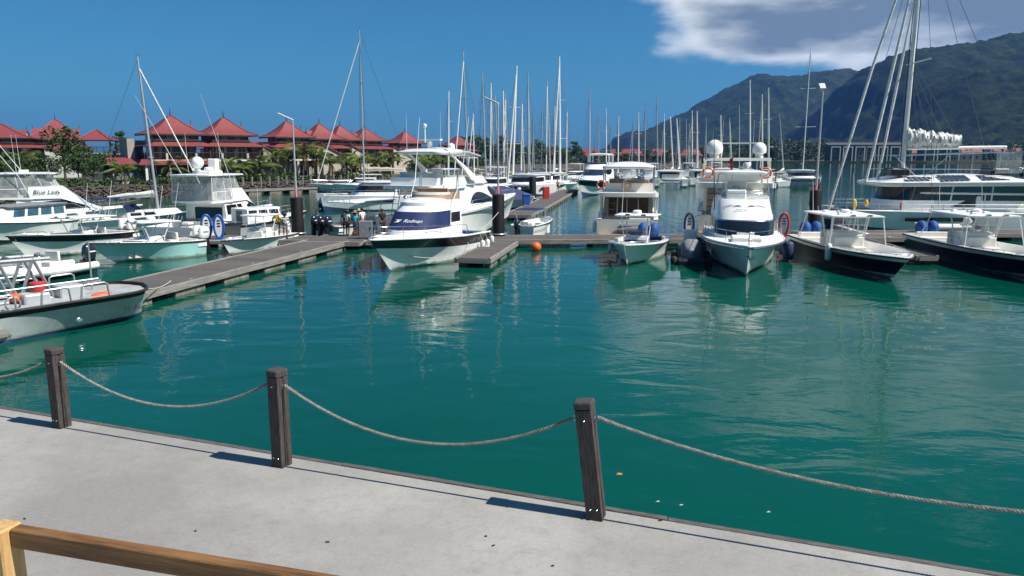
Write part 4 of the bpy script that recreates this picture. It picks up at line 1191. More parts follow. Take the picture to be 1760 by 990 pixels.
def panes(r0, rings, u0, u1, v0, v1, mname='glass_dark', off=.015, nu=12, nv=3, name='window', par=None):
    """glass panel following the housing, slightly proud; v0 / v1 may be functions of 0..1 along it"""
    f0 = v0 if callable(v0) else (lambda q: v0); f1 = v1 if callable(v1) else (lambda q: v1)
    c = Vector((sum(p.x for p in rings[0]) / len(rings[0]), 0, 0))
    mb = MB(); g = []; gi = []
    for i in range(nu + 1):
        q = i / nu; u = lerp(u0, u1, q); row = []; rin = []
        for j in range(nv + 1):
            v = lerp(f0(q), f1(q), j / nv)
            p_ = surf(rings, u, v)
            du = surf(rings, u + .05, v) - surf(rings, u - .05, v); dv = surf(rings, u, v + .05) - surf(rings, u, v - .05)
            n = du.cross(dv)
            n = n.normalized() if n.length > 1e-9 else Vector((0, 0, 1))
            if n.dot(Vector((p_.x - c.x, p_.y * 3, 0))) < 0: n = -n
            row.append(p_ + n * off); rin.append(p_ - n * .01)
        g.append(row); gi.append(rin)
    m_ = nv + 1
    vs = [p for r_ in g for p in r_] + [p for r_ in gi for p in r_]
    k = (nu + 1) * m_
    fs = [(i * m_ + j, (i + 1) * m_ + j, (i + 1) * m_ + j + 1, i * m_ + j + 1) for i in range(nu) for j in range(nv)]
    for i in range(nu):
        fs += [(i * m_, k + i * m_, k + (i + 1) * m_, (i + 1) * m_), (i * m_ + nv, (i + 1) * m_ + nv, k + (i + 1) * m_ + nv, k + i * m_ + nv)]
    for j in range(nv):
        fs += [(j, j + 1, k + j + 1, k + j), (nu * m_ + j, k + nu * m_ + j, k + nu * m_ + j + 1, nu * m_ + j + 1)]
    mb.add(vs, fs)
    return mb.build(name, mname, par or r0, 40)
def both(fn, u0, u1, *a, **k):
    """same window on starboard and port"""
    n = 2 * (NS + NF)
    fn(u0, u1, *a, **k); 
    k2 = dict(k)
    fn(n - u0, n - u1, *a, **k2)
def canopy(r0, pts, h, mname, name='hardtop', camber=.06):
    mb = MB(); n = len(pts)
    c = Vector((sum(p[0] for p in pts) / n, sum(p[1] for p in pts) / n, 0))
    def ring(k, dz): return [(c.x + (p[0] - c.x) * k, c.y + (p[1] - c.y) * k, p[2] + dz) for p in pts]
    mb.loft([ring(.97, -h), ring(1, -h * .6), ring(1, -h * .15), ring(.97, 0), ring(.6, camber * .8), ring(.2, camber)], True, True, True)
    return mb.build(name, mname, r0, 45)
def rrect(x0, x1, w0, w1, z0, z1, r=.25, n=4):
    """rounded trapezoid outline; x0 aft (half width w0, height z0), x1 fore"""
    pts = []
    for (cx, cy, a0, w, z) in ((x0 + r, -w0 + r, 180, w0, z0), (x1 - r, -w1 + r, 270, w1, z1), (x1 - r, w1 - r, 0, w1, z1), (x0 + r, w0 - r, 90, w0, z0)):
        for k in range(n + 1):
            a = R(a0 + 90 * k / n); pts.append((cx + r * math.cos(a), cy + r * math.sin(a), z))
    return pts
def outboard(r0, x, y, z, mname='white_plastic', sc=1.0, tilt=0.0):
    mb = MB(); rings = []
    for (h, l, w, dx) in ((0, .23, .13, .02), (.08, .30, .17, 0), (.35, .33, .19, -.02), (.55, .31, .18, -.03), (.68, .24, .14, -.02), (.73, .10, .06, 0)):
        rings.append([(dx + l * math.copysign(abs(math.cos(a)) ** .7, math.cos(a)), w * math.copysign(abs(math.sin(a)) ** .7, math.sin(a)), h) for a in [2 * math.pi * k / 14 for k in range(14)]])
    mb.loft(rings, True, True, True)
    mb.loft([[(-.12 + sx * .16 - dz * .1, sy * .07, h) for sx, sy in ((-1, -1), (1, -1), (1, 1), (-1, 1))] for h, dz in ((-.85, .6), (-.4, .3), (.02, 0))], True, True, True, 1)
    mb.bx(.12, .42, -.10, .10, -.35, .05, 1)
    mb.lathe([(.02, -.3), (.07, -.15), (.06, .12), (.02, .2)], 8, (-.2, 0, -.88), 'x', 1)
    o = mb.build('outboard_motor', [mname, 'black_plastic'], r0, 45)
    o.location = (x, y, z); o.scale = (sc,) * 3; o.rotation_euler = (0, tilt, 0)
    s = MB(); s.bx(-.20, .12, -.199, -.195, .36, .42); s.bx(-.20, .12, .195, .199, .36, .42); k = s.build('cowl_stripe', 'ink_grey' if mname != 'motor_navy' else 'white_plastic', o, None)
    return o
def seatbox(r0, x0, x1, y0, y1, z0, h, back=0, mname='upholstery', name='seat'):
    mb = MB(); mb.rbx(x0, x1, y0, y1, z0, z0 + h, .04)
    if back: mb.rbx(x0 - .02, x0 + .12, y0, y1, z0 + h + .005, z0 + h + back, .04)
    return mb.build(name, mname, r0, 30)
def fender(r0, p, r=.13, h=.6, mname='fender_white', top=None):
    mb = MB(); mb.lathe([(.02, 0), (r * .7, .04), (r, .14), (r, h - .14), (r * .7, h - .04), (.03, h), (.03, h + .05)], 10, p)
    if top is not None: mb.tube([(p[0], p[1], p[2] + h), top], .012, 4, 1)
    return mb.build('fender', [mname, 'rope_line'], r0, 50)
def lifering(r0, o, axis='y', r=.32, name='life_ring', mname='buoy_orange'):
    mb = MB(); mb.torus(o, r, .07, 22, 8, axis)
    for k in range(4):
        a = k * math.pi / 2 + .78; c, q = r * math.cos(a), r * math.sin(a)
        p_ = {'y': (o[0] + c, o[1], o[2] + q), 'x': (o[0], o[1] + c, o[2] + q)}[axis]
        mb.ball(p_, .085, 6, mi=1)
    return mb.build(name, [mname, 'white_plastic'], r0, 50)
def wheel(r0, o, r=.28, mname='black_plastic', tilt=.5):
    mb = MB(); pts = [(o[0] + math.sin(tilt) * r * math.sin(a) * -1, o[1] + r * math.cos(a), o[2] + math.cos(tilt) * r * math.sin(a)) for a in [2 * math.pi * k / 18 for k in range(18)]]
    mb.tube(pts, .018, 5, 0, True)
    for k in range(0, 18, 6): mb.tube([o, pts[k]], .012, 4)
    return mb.build('steering_wheel', mname, r0, 60)
def antenna(r0, p, h, dx=0, dy=0, mname='white_plastic', name='antenna', r=.016):
    mb = MB(); mb.tube([p, (p[0] + dx, p[1] + dy, p[2] + h)], [r, r * .5], 5); return mb.build(name, mname, r0, 60)
def boat(name, pb, ps, label, cat='boat', group=None, over=.0):
    """root at the middle of the waterline, heading from stern point ps to bow point pb; returns root and length"""
    d = Vector(pb) - Vector(ps); d.z = 0
    c = (Vector(pb) + Vector(ps)) / 2
    r0 = empty(name, (c.x, c.y, 0), math.atan2(d.y, d.x), label, cat, group)
    return r0, d.length
def mooring(a, b_, label, sag=.25, r=.018, mname='rope_line'):
    a, b_ = Vector(a), Vector(b_); mb = MB()
    mb.tube([a.lerp(b_, i / 10) - Vector((0, 0, sag * (1 - (2 * i / 10 - 1) ** 2))) for i in range(11)], r, 5)
    return tag(mb.build('mooring_line', mname, None, 60), label, 'rope', 'mooring lines')
def sidepts(pb, ps, off):
    d = (Vector(pb) - Vector(ps)).normalized(); n = Vector((-d.y, d.x, 0))
    return Vector(pb) + n * off, Vector(ps) + n * off

# ---------------------------------------------------------------- centre-console open boat
def console_boat(label, pb, ps, B, fs, fb, bands, motors=2, cowl='white_plastic', cover=None, rake=.9, ttop=(.0, 2.0, 1.0), group='open boats with T-tops', topm='alloy_white', posts='alloy_white', rub='rubber', seatm='upholstery', foreseat=True, cushion=True, rodh=True, flare=1.6, full=2.3, topbits=True, bowcap=.86, consm='gelcoat', windm='acrylic', wide=.62, topz=2.15, rise=.3, ch=1.12, sole=.22, tower=False):
    r0, Lw = boat('centre_console_boat', pb, ps, label, 'boat', group)
    L = Lw + rake * .55
    h = Hull(L, B, fs, fb, .4, rake, flare=flare, full=full, rise=rise)
    h.shell(r0, bands); h.rubrail(r0, rub, .04)
    thick_ = .042 if tower else .03
    h.well(r0, .05, bowcap, .26, sole); h.deck(r0, 'gelcoat', bowcap, 1.0, -.022, .04, 0)
    s = MB(); x = h.x(0, fs); w = h.b(0) - .02
    s.bx(x, x + .55, -w, w, fs - .35, fs + .022); s.build('transom_deck', 'gelcoat', r0, None)
    cx = ttop[0] * L; cw = wide
    # console with sloping face and wind screen
    s = MB(); z0 = sole
    prof = [(-.45, z0), (.55, z0), (.60, z0 + .55), (.32, z0 + ch), (-.28, z0 + ch + .05), (-.45, z0 + .85)]
    s.loft([[(cx + a, -cw, z) for a, z in prof], [(cx + a, cw, z) for a, z in prof]], True, True, True)
    s.build('console', consm, r0, 30)
    s = MB(); s.loft([[(cx + .36, -cw * .98, z0 + ch), (cx + .12, -cw * .9, z0 + ch + .5)], [(cx + .48, -cw * .4, z0 + ch), (cx + .2, -cw * .4, z0 + ch + .52)], [(cx + .48, cw * .4, z0 + ch), (cx + .2, cw * .4, z0 + ch + .52)], [(cx + .36, cw * .98, z0 + ch), (cx + .12, cw * .9, z0 + ch + .5)]], False)
    s.build('windscreen', windm, r0, None)
    wheel(r0, (cx - .48, 0, z0 + 1.0), .2)
    if cushion: seatbox(r0, cx + .62, cx + 1.25, -cw * .9, cw * .9, z0, .52, ch * .42, seatm, 'console_seat')
    seatbox(r0, cx - 1.35, cx - .85, -cw, cw, z0, .85, .42, seatm, 'leaning_post')
    if foreseat:
        for sd in (-1, 1):
            y0, y1 = sorted((sd * .3, sd * max(.42, min(h.b(.72) - .32, h.wz(.74, z0 + .05) - .14))))
            seatbox(r0, cx + 1.5, min(cx + 3.0, h.x(.74, 1)), y0, y1, z0, .42, 0, seatm, 'bow_seat')
    seatbox(r0, h.x(.05, fs) + .1, h.x(.05, fs) + .6, -w * .7, w * .7, z0, .5, .3, seatm, 'stern_bench')
    # T-top
    tz, tl, tw = topz + sole * .3, ttop[1], ttop[2]
    for sd in (-1, 1):
        for (xa, xb) in ((-.50, -.95), (.42, .85)):
            s = MB(); s.tube([(cx + xa, sd * cw * 1.04, sole), (cx + xa, sd * cw * 1.04, sole + 1.1), (cx + lerp(xa, xb, .8), sd * (cw + .12), tz - .06)], thick_, 6); s.build('top_post', posts, r0)
        s = MB(); s.tube([(cx - .50, sd * cw * 1.05, sole + 1.15), (cx + .42, sd * cw * 1.05, sole + .8)], .022, 5); s.build('top_brace', posts, r0)
    canopy(r0, rrect(cx - tl * .58, cx + tl * .42, tw * .97, tw * .9, tz, tz + .03, .18), .09, topm, 't_top', .035)
    if topbits:
        s = MB(); s.lathe([(.24, 0), (.26, .04), (.25, .16), (.18, .21), (.02, .22)], 14, (cx - .1, 0, tz + .05)); s.build('radar_dome', 'white_plastic', r0)
        for k in range(2):
            s = MB(); s.bx(cx + tl * .40, cx + tl * .43, -.5 + k * .9, -.25 + k * .9, tz + .02, tz + .10); s.build('flood_light', 'steel', r0, None)
        antenna(r0, (cx - tl * .4, tw * .8, tz), 2.2, -.5); antenna(r0, (cx - tl * .4, -tw * .8, tz), 2.0, -.4)
    if tower:
        # framed screen standing between console and top
        zt = tz - .12; zb_ = z0 + ch
        fx = lambda z: cx + lerp(.34, .62, (z - zb_) / (zt - zb_))
        s = MB()
        for y in (-cw, -cw * .35, cw * .35, cw): s.tube([(fx(zb_), y, zb_), (fx(zt), y * 1.05, zt)], .026, 5)
        s.tube([(fx((zb_ + zt) / 2), -cw, (zb_ + zt) / 2), (fx((zb_ + zt) / 2), cw, (zb_ + zt) / 2)], .02, 5); s.build('screen_frame', posts, r0)
        s = MB(); s.add([(fx(zb_), -cw, zb_), (fx(zb_), cw, zb_), (fx(zt), cw, zt), (fx(zt), -cw, zt)], [(0, 1, 2, 3)]); s.build('screen', windm, r0, None)
        for sd in (-1, 1):
            s = MB(); s.tube([h.sheer(.62, sd, .2, .02), (cx + tl * .38, sd * tw * .88, tz - .05)], .034, 6); s.build('top_post', posts, r0)
            s = MB(); s.tube([h.sheer(.16, sd, .25, .02), (cx - tl * .5, sd * tw * .9, tz - .05)], .034, 6); s.build('top_post', posts, r0)
            s = MB(); s.tube([(cx - tl * .56, sd * tw * .98, tz - .06), (cx + tl * .41, sd * tw * .92, tz - .04)], .03, 5); s.build('top_edge_rail', posts, r0)
        for k in range(4):
            s = MB(); s.rbx(cx - 1.2 + k * .75, cx - .95 + k * .75, -.9 + .5 * (k % 3), -.65 + .5 * (k % 3), tz + .03, tz + .16, .03); s.build('roof_fitting', 'white_plastic', r0, None)
    if rodh:
        for k in range(5):
            s = MB(); s.tube([(cx - tl * .58 - .02, (k - 2) * tw * .38, tz - .1), (cx - tl * .58 - .16, (k - 2) * tw * .38, tz + .25)], .022, 5); s.build('rod_holder', 'alloy', r0)
    for k in range(motors):
        y = (k - (motors - 1) / 2) * .68
        outboard(r0, x - .32, y, fs + .02, cowl, 1.05)
        if cover:
            s = MB(); s.ball((0, 0, .22), .50, 8, (1, .72, 1.05)); c = s.build('motor_cover', cover, r0); c.location = (x - .34, y, fs + .1)
    for t_ in (.2, .5):
        fender(r0, tuple(h.sheer(t_, -1 if L < 9 else 1, -.13, -.85)), .11, .55, 'fender_white', h.sheer(t_, -1 if L < 9 else 1, 0, .02))
    h.rail(r0, .70, .12, .13, 6, 0, False, 'bow_rail', .016, .97)
    for sd in (-1, 1):
        s = MB(); q = h.sheer(.62, sd, .13, .03); s.tube([q + Vector((-.12, 0, .05)), q + Vector((.12, 0, .05))], .014, 5); s.tube([q + Vector((-.04, 0, 0)), q + Vector((-.04, 0, .05))], .012, 4); s.tube([q + Vector((.04, 0, 0)), q + Vector((.04, 0, .05))], .012, 4); s.build('cleat', 'steel', r0)
    return r0, h, cx
# ---------------------------------------------------------------- sailing yacht
def sail_rig(r0, mx, z0, top, mname='mast_grey', boom=4.5, cover='canvas_beige', fore=5.0, aft=5.5, beam=1.7, spread=2, lean=0.0, furl=True, thick=1.0):
    s = MB(); s.tube([(mx, 0, z0), (mx - lean * .5, 0, (z0 + top) / 2), (mx - lean, 0, top)], [.10 * thick, .09 * thick, .055 * thick], 8); s.build('mast', mname, r0)
    for k in range(spread):
        q = (k + 1) / (spread + 1); zz = lerp(z0, top, q * .92 + .04); w = beam * (.62 - .14 * k)
        s = MB(); s.tube([(mx - lean * q, -w, zz + .05), (mx - lean * q, 0, zz), (mx - lean * q, w, zz + .05)], .035, 5); s.build('spreader', mname, r0)
    s = MB()
    tp = (mx - lean * .97, 0, top - .15)
    s.tube([tp, (mx - aft, 0, z0 - .3)], .014, 4)
    for sd in (-1, 1):
        for k in range(spread):
            q = (k + 1) / (spread + 1); zz = lerp(z0, top, q * .92 + .04); w = beam * (.62 - .14 * k)
            s.tube([(mx, sd * beam, z0 - .3), (mx - lean * q, sd * w, zz + .05), (mx - lean * .9, 0, lerp(z0, top, .93))], .012, 4)
    s.build('stays', 'wire', r0)
    s = MB(); s.tube([(mx - lean * .9, 0, lerp(z0, top, .93)), (mx + fore, 0, z0 - .2)], (.055 if furl else .016) * thick, 6); s.build('furled_jib' if furl else 'forestay', 'canvas_white' if furl else 'wire', r0)
    if boom:
        s = MB(); s.tube([(mx - .1, 0, z0 + 1.1), (mx - boom, 0, z0 + 1.15)], .07, 6); s.build('boom', mname, r0)
        s = MB(); n = 7; s.tube([(mx - .15 - (boom - .3) * i / n, rnd.uniform(-.03, .03), z0 + 1.35 + rnd.uniform(-.05, .05) - .12 * i / n) for i in range(n + 1)], [.24 - .015 * i + rnd.uniform(-.03, .03) for i in range(n + 1)], 8); s.build('sail_cover', cover, r0)
    s = MB(); s.tube([(mx - lean, 0, top), (mx - lean - .1, 0, top + .5)], .012, 4); s.tube([(mx - lean - .25, 0, top + .12), (mx - lean + .3, 0, top + .12)], .01, 4); s.build('masthead_gear', 'wire', r0)
def sailboat(label, x, y, heading, L, top, hullm='hull_white', cover='canvas_beige', mname='mast_grey', lean=0.0, bim='canvas_navy', spread=2, fore=None, thick=1.0, furl=True, band=None):
    r0 = empty('sailing_yacht', (x, y, 0), heading, label, 'sailboat', 'sailing yachts moored in the marina')
    h = Hull(L, L * .3, 1.05, 1.35, .5, L * .12, .45, .8, 1.0, 2.0, .72, 1.4)
    h.shell(r0, [(0, 'antifoul_blue'), (.9, hullm), (1, band or hullm)]); h.deck(r0, 'deck_white'); h.rubrail(r0, 'gelcoat', .03)
    rings = [plan(1.1, -L * .12, L * .12, L * .27, L * .095, L * .085), plan(1.62, -L * .12, L * .08, L * .22, L * .085, L * .075)]
    housing(r0, rings, 'gelcoat', 'cabin', True, .08)
    for u in ((.4, 1.8), (2.2, 3.6)): both(lambda a, b_: panes(r0, rings, a, b_, .35, .8, 'glass_dark'), *u)
    s = MB(); s.loft([[(-L * .12, -L * .09, 1.62), (-L * .06, -L * .085, 1.62)], [(-L * .15, -L * .09, 2.15), (-L * .10, -L * .085, 2.2)], [(-L * .15, L * .09, 2.15), (-L * .10, L * .085, 2.2)], [(-L * .12, L * .09, 1.62), (-L * .06, L * .085, 1.62)]], False); s.build('spray_hood', bim, r0)
    canopy(r0, rrect(-L * .36, -L * .18, L * .12, L * .12, 2.75, 2.75, .2), .06, bim, 'bimini', .1)
    s = MB()
    for sd in (-1, 1):
        for xx in (-.35, -.19): s.tube([(L * xx, sd * L * .11, 1.1), (L * xx, sd * L * .115, 2.72)], .02, 4)
    s.build('bimini_frame', 'steel', r0); wheel(r0, (-L * .3, 0, 1.7), .4, 'steel', .2)
    h.rail(r0, .06, .6, .06, 11, 0, True, 'guard_rail', .012)
    sail_rig(r0, L * .08, 1.6, top, mname, L * .36, cover, (fore or L * .40), L * .56, L * .14, spread, lean, furl, thick)
    return r0, h
# ================================================================== foreground boats
WH = [(0, 'antifoul_dark'), (.06, 'antifoul_dark'), (1, 'hull_white')]
# ---- white cruiser with navy canvas over its windscreen
pb = P(684, 470) + Vector((-.75, 0, 0)); hd = Vector((-.36, -.93, 0)).normalized(); ps = pb - hd * 8.6
H0, Lw = boat('motor_cruiser', pb, ps, 'white motor cruiser with black hull band and navy canvas over its windscreen', 'motor yacht')
h = Hull(11.0, 3.95, 1.35, 1.86, .5, 2.5, .45, .9, 1.6, 2.7, .94)
h.shell(H0, [(0, 'hull_white'), (.62, 'hull_white'), (.97, 'hull_black'), (1, 'gelcoat')])
h.rubrail(H0, 'gelcoat', .05, .0); h.deck(H0, 'deck_white', .36, 1, -.03, .10); h.well(H0, .03, .36, .3, .55)
rg = [plan(1.4, -2.2, .6, 2.7, 1.48, 1.42), plan(2.05, -2.2, .5, 2.45, 1.45, 1.38), plan(2.95, -2.3, .2, 1.45, 1.38, 1.30), plan(3.25, -2.6, -.1, 1.0, 1.36, 1.24)]
housing(H0, rg, 'gelcoat', 'cabin', True, .42)
cv = panes(H0, rg, 2.2, 19.8, 1.02, 2.0, 'canvas_navy', .03, 30, 3, 'windscreen_cover')
c = surf(rg, 11, 1.5); up = surf(rg, 11, 1.8) - surf(rg, 11, 1.2)
text_part('Rodman', .34, 'print_white', cv, frame_mtx(c + Vector((.02, .50, .02)), (0, 1, 0), up), .35)
s = MB(); a = frame_mtx(c + Vector((.055, -.36, .02)), (0, 1, 0), up)
s.add([a @ Vector(q) for q in ((-.20, .08, 0), (.16, .10, 0), (.20, .06, 0), (-.05, .02, 0), (.14, .0, 0), (.02, -.1, 0), (-.22, -.12, 0), (-.02, -.02, 0))], [(0, 1, 2, 3), (3, 4, 7), (7, 4, 5, 6)]); s.build('logo', 'print_white', cv, None)
for u in ((.3, 2.0),): both(lambda a_, b_: panes(H0, rg, a_, b_, 1.25, 1.85, 'glass_dark'), *u)
s = MB(); s.bx(.2, .75, -.22, .22, 3.52, 3.6); s.build('roof_hatch', 'glass_tint', H0, None)
fl = [plan(3.35, -2.5, -1.2, -.2, 1.2, 1.15), plan(3.95, -2.5, -1.3, -.5, 1.22, 1.15)]
housing(H0, fl, 'upholstery_tan', 'flybridge_coaming', False); seatbox(H0, -1.5, -.9, -1.0, 1.0, 3.5, .35, .3, 'upholstery_tan', 'flybridge_seat')
panes(H0, fl, 4, 18, .75, 1.0, 'upholstery', .02, 16, 1, 'coaming_pad')
h.rail(H0, .40, .62, .12, 12, .03)
for sd in (-1, 1):
    s = MB(); s.tube([(-1.0, sd * 1.35, 3.2), (-2.1, sd * 1.5, 4.6), (-3.0, sd * 1.6, 8.2)], [.03, .028, .012], 5); s.build('outrigger', 'mast_white', H0)
    s = MB(); s.tube([(-1.9, sd * 1.2, 3.6), (-2.3, sd * 1.2, 5.2)], .025, 5); s.tube([(-2.3, sd * 1.2, 3.5), (-2.3, sd * 1.2, 5.2)], .025, 5); s.build('ladder_frame', 'steel', H0)
seatbox(H0, -4.6, -4.0, -1.2, 1.2, .55, .5, .35, 'canvas_blue', 'stern_bench')
s = MB(); s.bx(-5.75, -4.95, -1.5, 1.5, .28, .36); s.build('swim_platform', 'teak', H0, None)
for t in (.1, .2): fender(H0, tuple(h.sheer(t, 1, -.16, -1.05)), .15, .65, 'fender_white', h.sheer(t, 1, 0, 0))
fender(H0, tuple(h.sheer(.02, 1, -.18, -.75)), .14, .5, 'fender_white', h.sheer(.02, 1, 0, 0))
s = MB(); s.lathe([(.05, 0), (.05, .02)], 10, (0, 0, 0)); s.bx(-.12, .35, -.1, .1, -.02, .06); an = s.build('anchor_roller', 'steel', H0, None); an.location = h.sheer(.985, 1, .2, .05)
s = MB(); s.lathe([(.03, 0), (.11, .03), (.13, .12), (.08, .2), (.03, .22)], 10, (0, 0, 0)); so_ = s.build('searchlight', 'steel', H0); so_.location = (.9, -.5, 3.62)

# ---- white express yacht with black windscreen band, bow to the quay
pb = P(1283, 478); ps = Vector((14.8, 49.4, 0))
O0, Lw = boat('motor_yacht', pb, ps, 'white motor yacht with black wraparound windscreen and two thin winged strokes on its brow', 'motor yacht')
h = Hull(14.2, 4.45, 1.35, 1.62, .6, 1.5, .45, .9, 1.7, 2.9, .95)
h.shell(O0, [(0, 'hull_white'), (.9, 'hull_white'), (1, 'gelcoat')]); h.rubrail(O0, 'steel', .045, -.10); h.deck(O0, 'deck_white', .2, 1, -.02, .10); h.well(O0, .02, .2, .3, .6)
h.rubrail(O0, 'gelcoat', .05, .02, 'toe_rail')
rg = [plan(1.4, -5.2, .6, 3.4, 1.80, 1.62), plan(1.72, -5.2, .5, 3.1, 1.80, 1.62), plan(2.42, -5.2, .0, 1.9, 1.78, 1.60), plan(2.55, -5.2, -.05, 1.75, 1.78, 1.60), plan(3.5, -5.0, -1.0, .55, 1.65, 1.42)]
housing(O0, rg, 'gelcoat', 'cabin', True, .06)
panes(O0, rg, 3.0, 19.0, 1.02, 2.0, 'glass_dark', .015, 34, 3, 'windscreen'); both(lambda a_, b_: panes(O0, rg, a_, b_, 1.1, 1.95, 'glass_dark'), .4, 2.6)
panes(O0, rg, 3.0, 19.0, 2.1, 2.55, 'steel', .01, 34, 1, 'trim_strip')
# two winged strokes and a name on the brow
c = surf(rg, 11, 3.62); up = surf(rg, 11, 3.9) - surf(rg, 11, 3.2); fm = frame_mtx(c + Vector((.035, 0, .02)), (0, 1, 0), up)
def on_brow(y, z):
    u = 11 + (y / 1.42) * 5.0; v = 3.62 + z / 1.2
    return surf(rg, u, v) + Vector((.03, 0, .03))
for sd in (-1, 1):
    s = MB()
    def stroke(pts, w):
        a_ = []; b_ = []
        for i, (y, z) in enumerate(pts):
            k = w * math.sin(math.pi * (i + .3) / (len(pts) - .1)) + .004
            a_.append(on_brow(sd * y, z + k)); b_.append(on_brow(sd * y, z - k))
        for i in range(len(pts) - 1): s.add([a_[i], a_[i + 1], b_[i + 1], b_[i]], [(0, 1, 2, 3)])
    stroke([(1.15, -.10), (1.0, -.05), (.85, .02), (.7, .07), (.55, .105), (.42, .095)], .018)
    stroke([(.46, .02), (.38, .07), (.28, .09), (.18, .075), (.11, .02)], .026)
    s.build('winged_stroke', 'ink_grey', O0, None)
text_part('Shadow mist', .13, 'ink_grey', O0, frame_mtx(on_brow(-.12, -.19) + Vector((.012, 0, .012)), (0, 1, 0), up), .2)
fs_ = [plan(3.5, -4.0, -.9, .35, 1.5, 1.35), plan(3.86, -4.0, -1.1, .0, 1.5, 1.32)]
housing(O0, fs_, 'acrylic', 'fly_windscreen', False, 0, False)
s = MB(); s.tube([p + Vector((0, 0, .01)) for p in fs_[1]], .02, 5); s.build('fly_rail', 'steel', O0)
seatbox(O0, -2.2, -1.4, -.9, .2, 3.5, .5, .5, 'upholstery', 'helm_seat'); seatbox(O0, -3.9, -3.2, -1.2, 1.2, 3.5, .4, .45, 'upholstery', 'fly_sofa')
s = MB(); s.rbx(-.9, -.4, -1.0, .1, 3.5, 4.05, .06); s.build('fly_console', 'gelcoat', O0, 30); wheel(O0, (-1.0, -.45, 4.05), .22)
canopy(O0, rrect(-4.4, -1.3, 1.45, 1.3, 4.98, 5.05, .4), .14, 'gelcoat', 'hardtop', .12)
for sd in (-1, 1):
    s = MB(); s.loft([[(-1.9 + a_, sd * (1.0 + q) , z) for a_, q in ((-.14, -.05), (.14, -.05), (.14, .06), (-.14, .06))] for z in (3.5, 4.9)], True, True, True); s.build('hardtop_post', 'gelcoat', O0)
    s = MB(); s.tube([(-3.2, sd * 1.6, 3.5), (-4.2, sd * 1.4, 4.9)], .03, 5); s.build('hardtop_post', 'steel', O0)
    s = MB(); s.tube([(-.8, sd * 1.62, 2.9), (-1.6, sd * 1.75, 5.4), (-2.3, sd * 1.85, 8.4)], [.028, .024, .01], 5); s.build('outrigger', 'black_plastic', O0)
    fender(O0, tuple(h.sheer(.52, sd, -.34, -1.35)), .30, 1.1, 'fender_navy', h.sheer(.52, sd, 0, 0)); fender(O0, tuple(h.sheer(.36, sd, -.34, -1.3)), .30, 1.0, 'fender_navy', h.sheer(.36, sd, 0, 0))
h.rail(O0, .38, .68, .12, 12, .03)
s = MB(); s.rbx(3.3, 4.9, -.75, .75, 1.62, 1.84, .06); s.build('sun_pad', 'upholstery', O0, 30)
s = MB(); s.bx(3.15, 3.3, -.45, .45, 1.66, 1.95); s.build('deck_box', 'gelcoat', O0, None)
s = MB(); s.bx(-.15, .4, -.13, .13, -.08, .06); s.tube([(.3, 0, .0), (.42, 0, -.5)], .03, 5); s.loft([[(.28, -.22, -.42), (.5, 0, -.62), (.28, .22, -.42)], [(.33, -.2, -.38), (.52, 0, -.52), (.33, .2, -.38)]], True, True, True); an = s.build('anchor', 'steel', O0); an.location = h.sheer(.995, 1, .02, -.02)
s = MB(); s.lathe([(.09, -.01), (.09, .012)], 12, (0, 0, 0), 'x'); k = s.build('bow_eye', 'rubber', O0); k.location = h.pt(.985, .42, 1) + Vector((.02, 0, 0))

# ---- big yacht behind it, stern to the pontoon
ps = Vector((16.1, 54.8, 0)); pb = ps + Vector((.27, .963, 0)) * 19
N0, Lw = boat('motor_yacht', pb, ps, 'big cream flybridge yacht showing its stern, with two white satellite domes', 'motor yacht')
h = Hull(20, 5.6, 1.7, 2.6, .8, 2.2, .45, .9, 1.5, 2.4, .96)
h.shell(N0, [(0, 'antifoul_dark'), (1, 'gelcoat_cream')]); h.rubrail(N0, 'steel', .05, -.1); h.deck(N0, 'deck_white', .2, 1, -.02); h.well(N0, .02, .2, .35, .9, 'gelcoat_cream', 'teak')
rg = [plan(1.8, -6.2, 3, 7, 2.35, 2.1), plan(2.6, -6.2, 2.6, 6, 2.35, 2.1), plan(3.7, -6.2, 1.6, 4, 2.3, 2.0)]
housing(N0, rg, 'gelcoat_cream', 'saloon'); both(lambda a_, b_: panes(N0, rg, a_, b_, 1.1, 1.85, 'glass_dark'), .3, 4.0)
s = MB(); s.bx(-6.28, -6.21, -1.9, 1.0, .95, 3.3); s.build('saloon_door', 'glass_dark', N0, None)
s = MB(); s.slab(rrect(-9.6, 0, 2.75, 2.4, 4.05, 4.05, .5), .35); s.build('flybridge_deck', 'gelcoat_cream', N0, 35)
fl = [plan(4.05, -7.5, 1.0, 3.0, 2.55, 2.2), plan(4.75, -7.2, .6, 2.2, 2.6, 2.2)]; housing(N0, fl, 'gelcoat_cream', 'fly_coaming', False)
for k in range(6):
    s = MB(); s.bx(-8.2 + k * .28, -7.86 + k * .28, 1.2, 2.0, 1.2 + k * .48, 1.28 + k * .48); s.build('stair_tread', 'teak', N0, None)
s = MB(); s.bx(-8.2, -6.25, 2.05, 2.12, 1.0, 3.7); s.build('stair_side', 'gelcoat_cream', N0, None)
for sd in (-1, 1):
    s = MB(); s.loft([[(-6.4 + a_ - dz * .5, sd * (2.45 - dz * .12) + q, 4.1 + dz) for a_, q in ((-.55, -.1), (.55, -.1), (.55, .1), (-.55, .1))] for dz in (0, .8, 1.6)], True, True, True); s.build('arch_leg', 'gelcoat_cream', N0)
    lifering(N0, (-9.0, sd * 2.0, 4.75), 'x', .36)
    antenna(N0, (-6.9, sd * 1.1, 5.95), 2.6)
s = MB(); s.loft([[(-7.3 + a_, y, 5.70 + q) for a_, q in ((-.5, -.1), (.55, -.1), (.5, .12), (-.45, .12))] for y in (-2.4, -1.2, 0, 1.2, 2.4)], True, True, True); s.build('radar_arch', 'gelcoat_cream', N0)
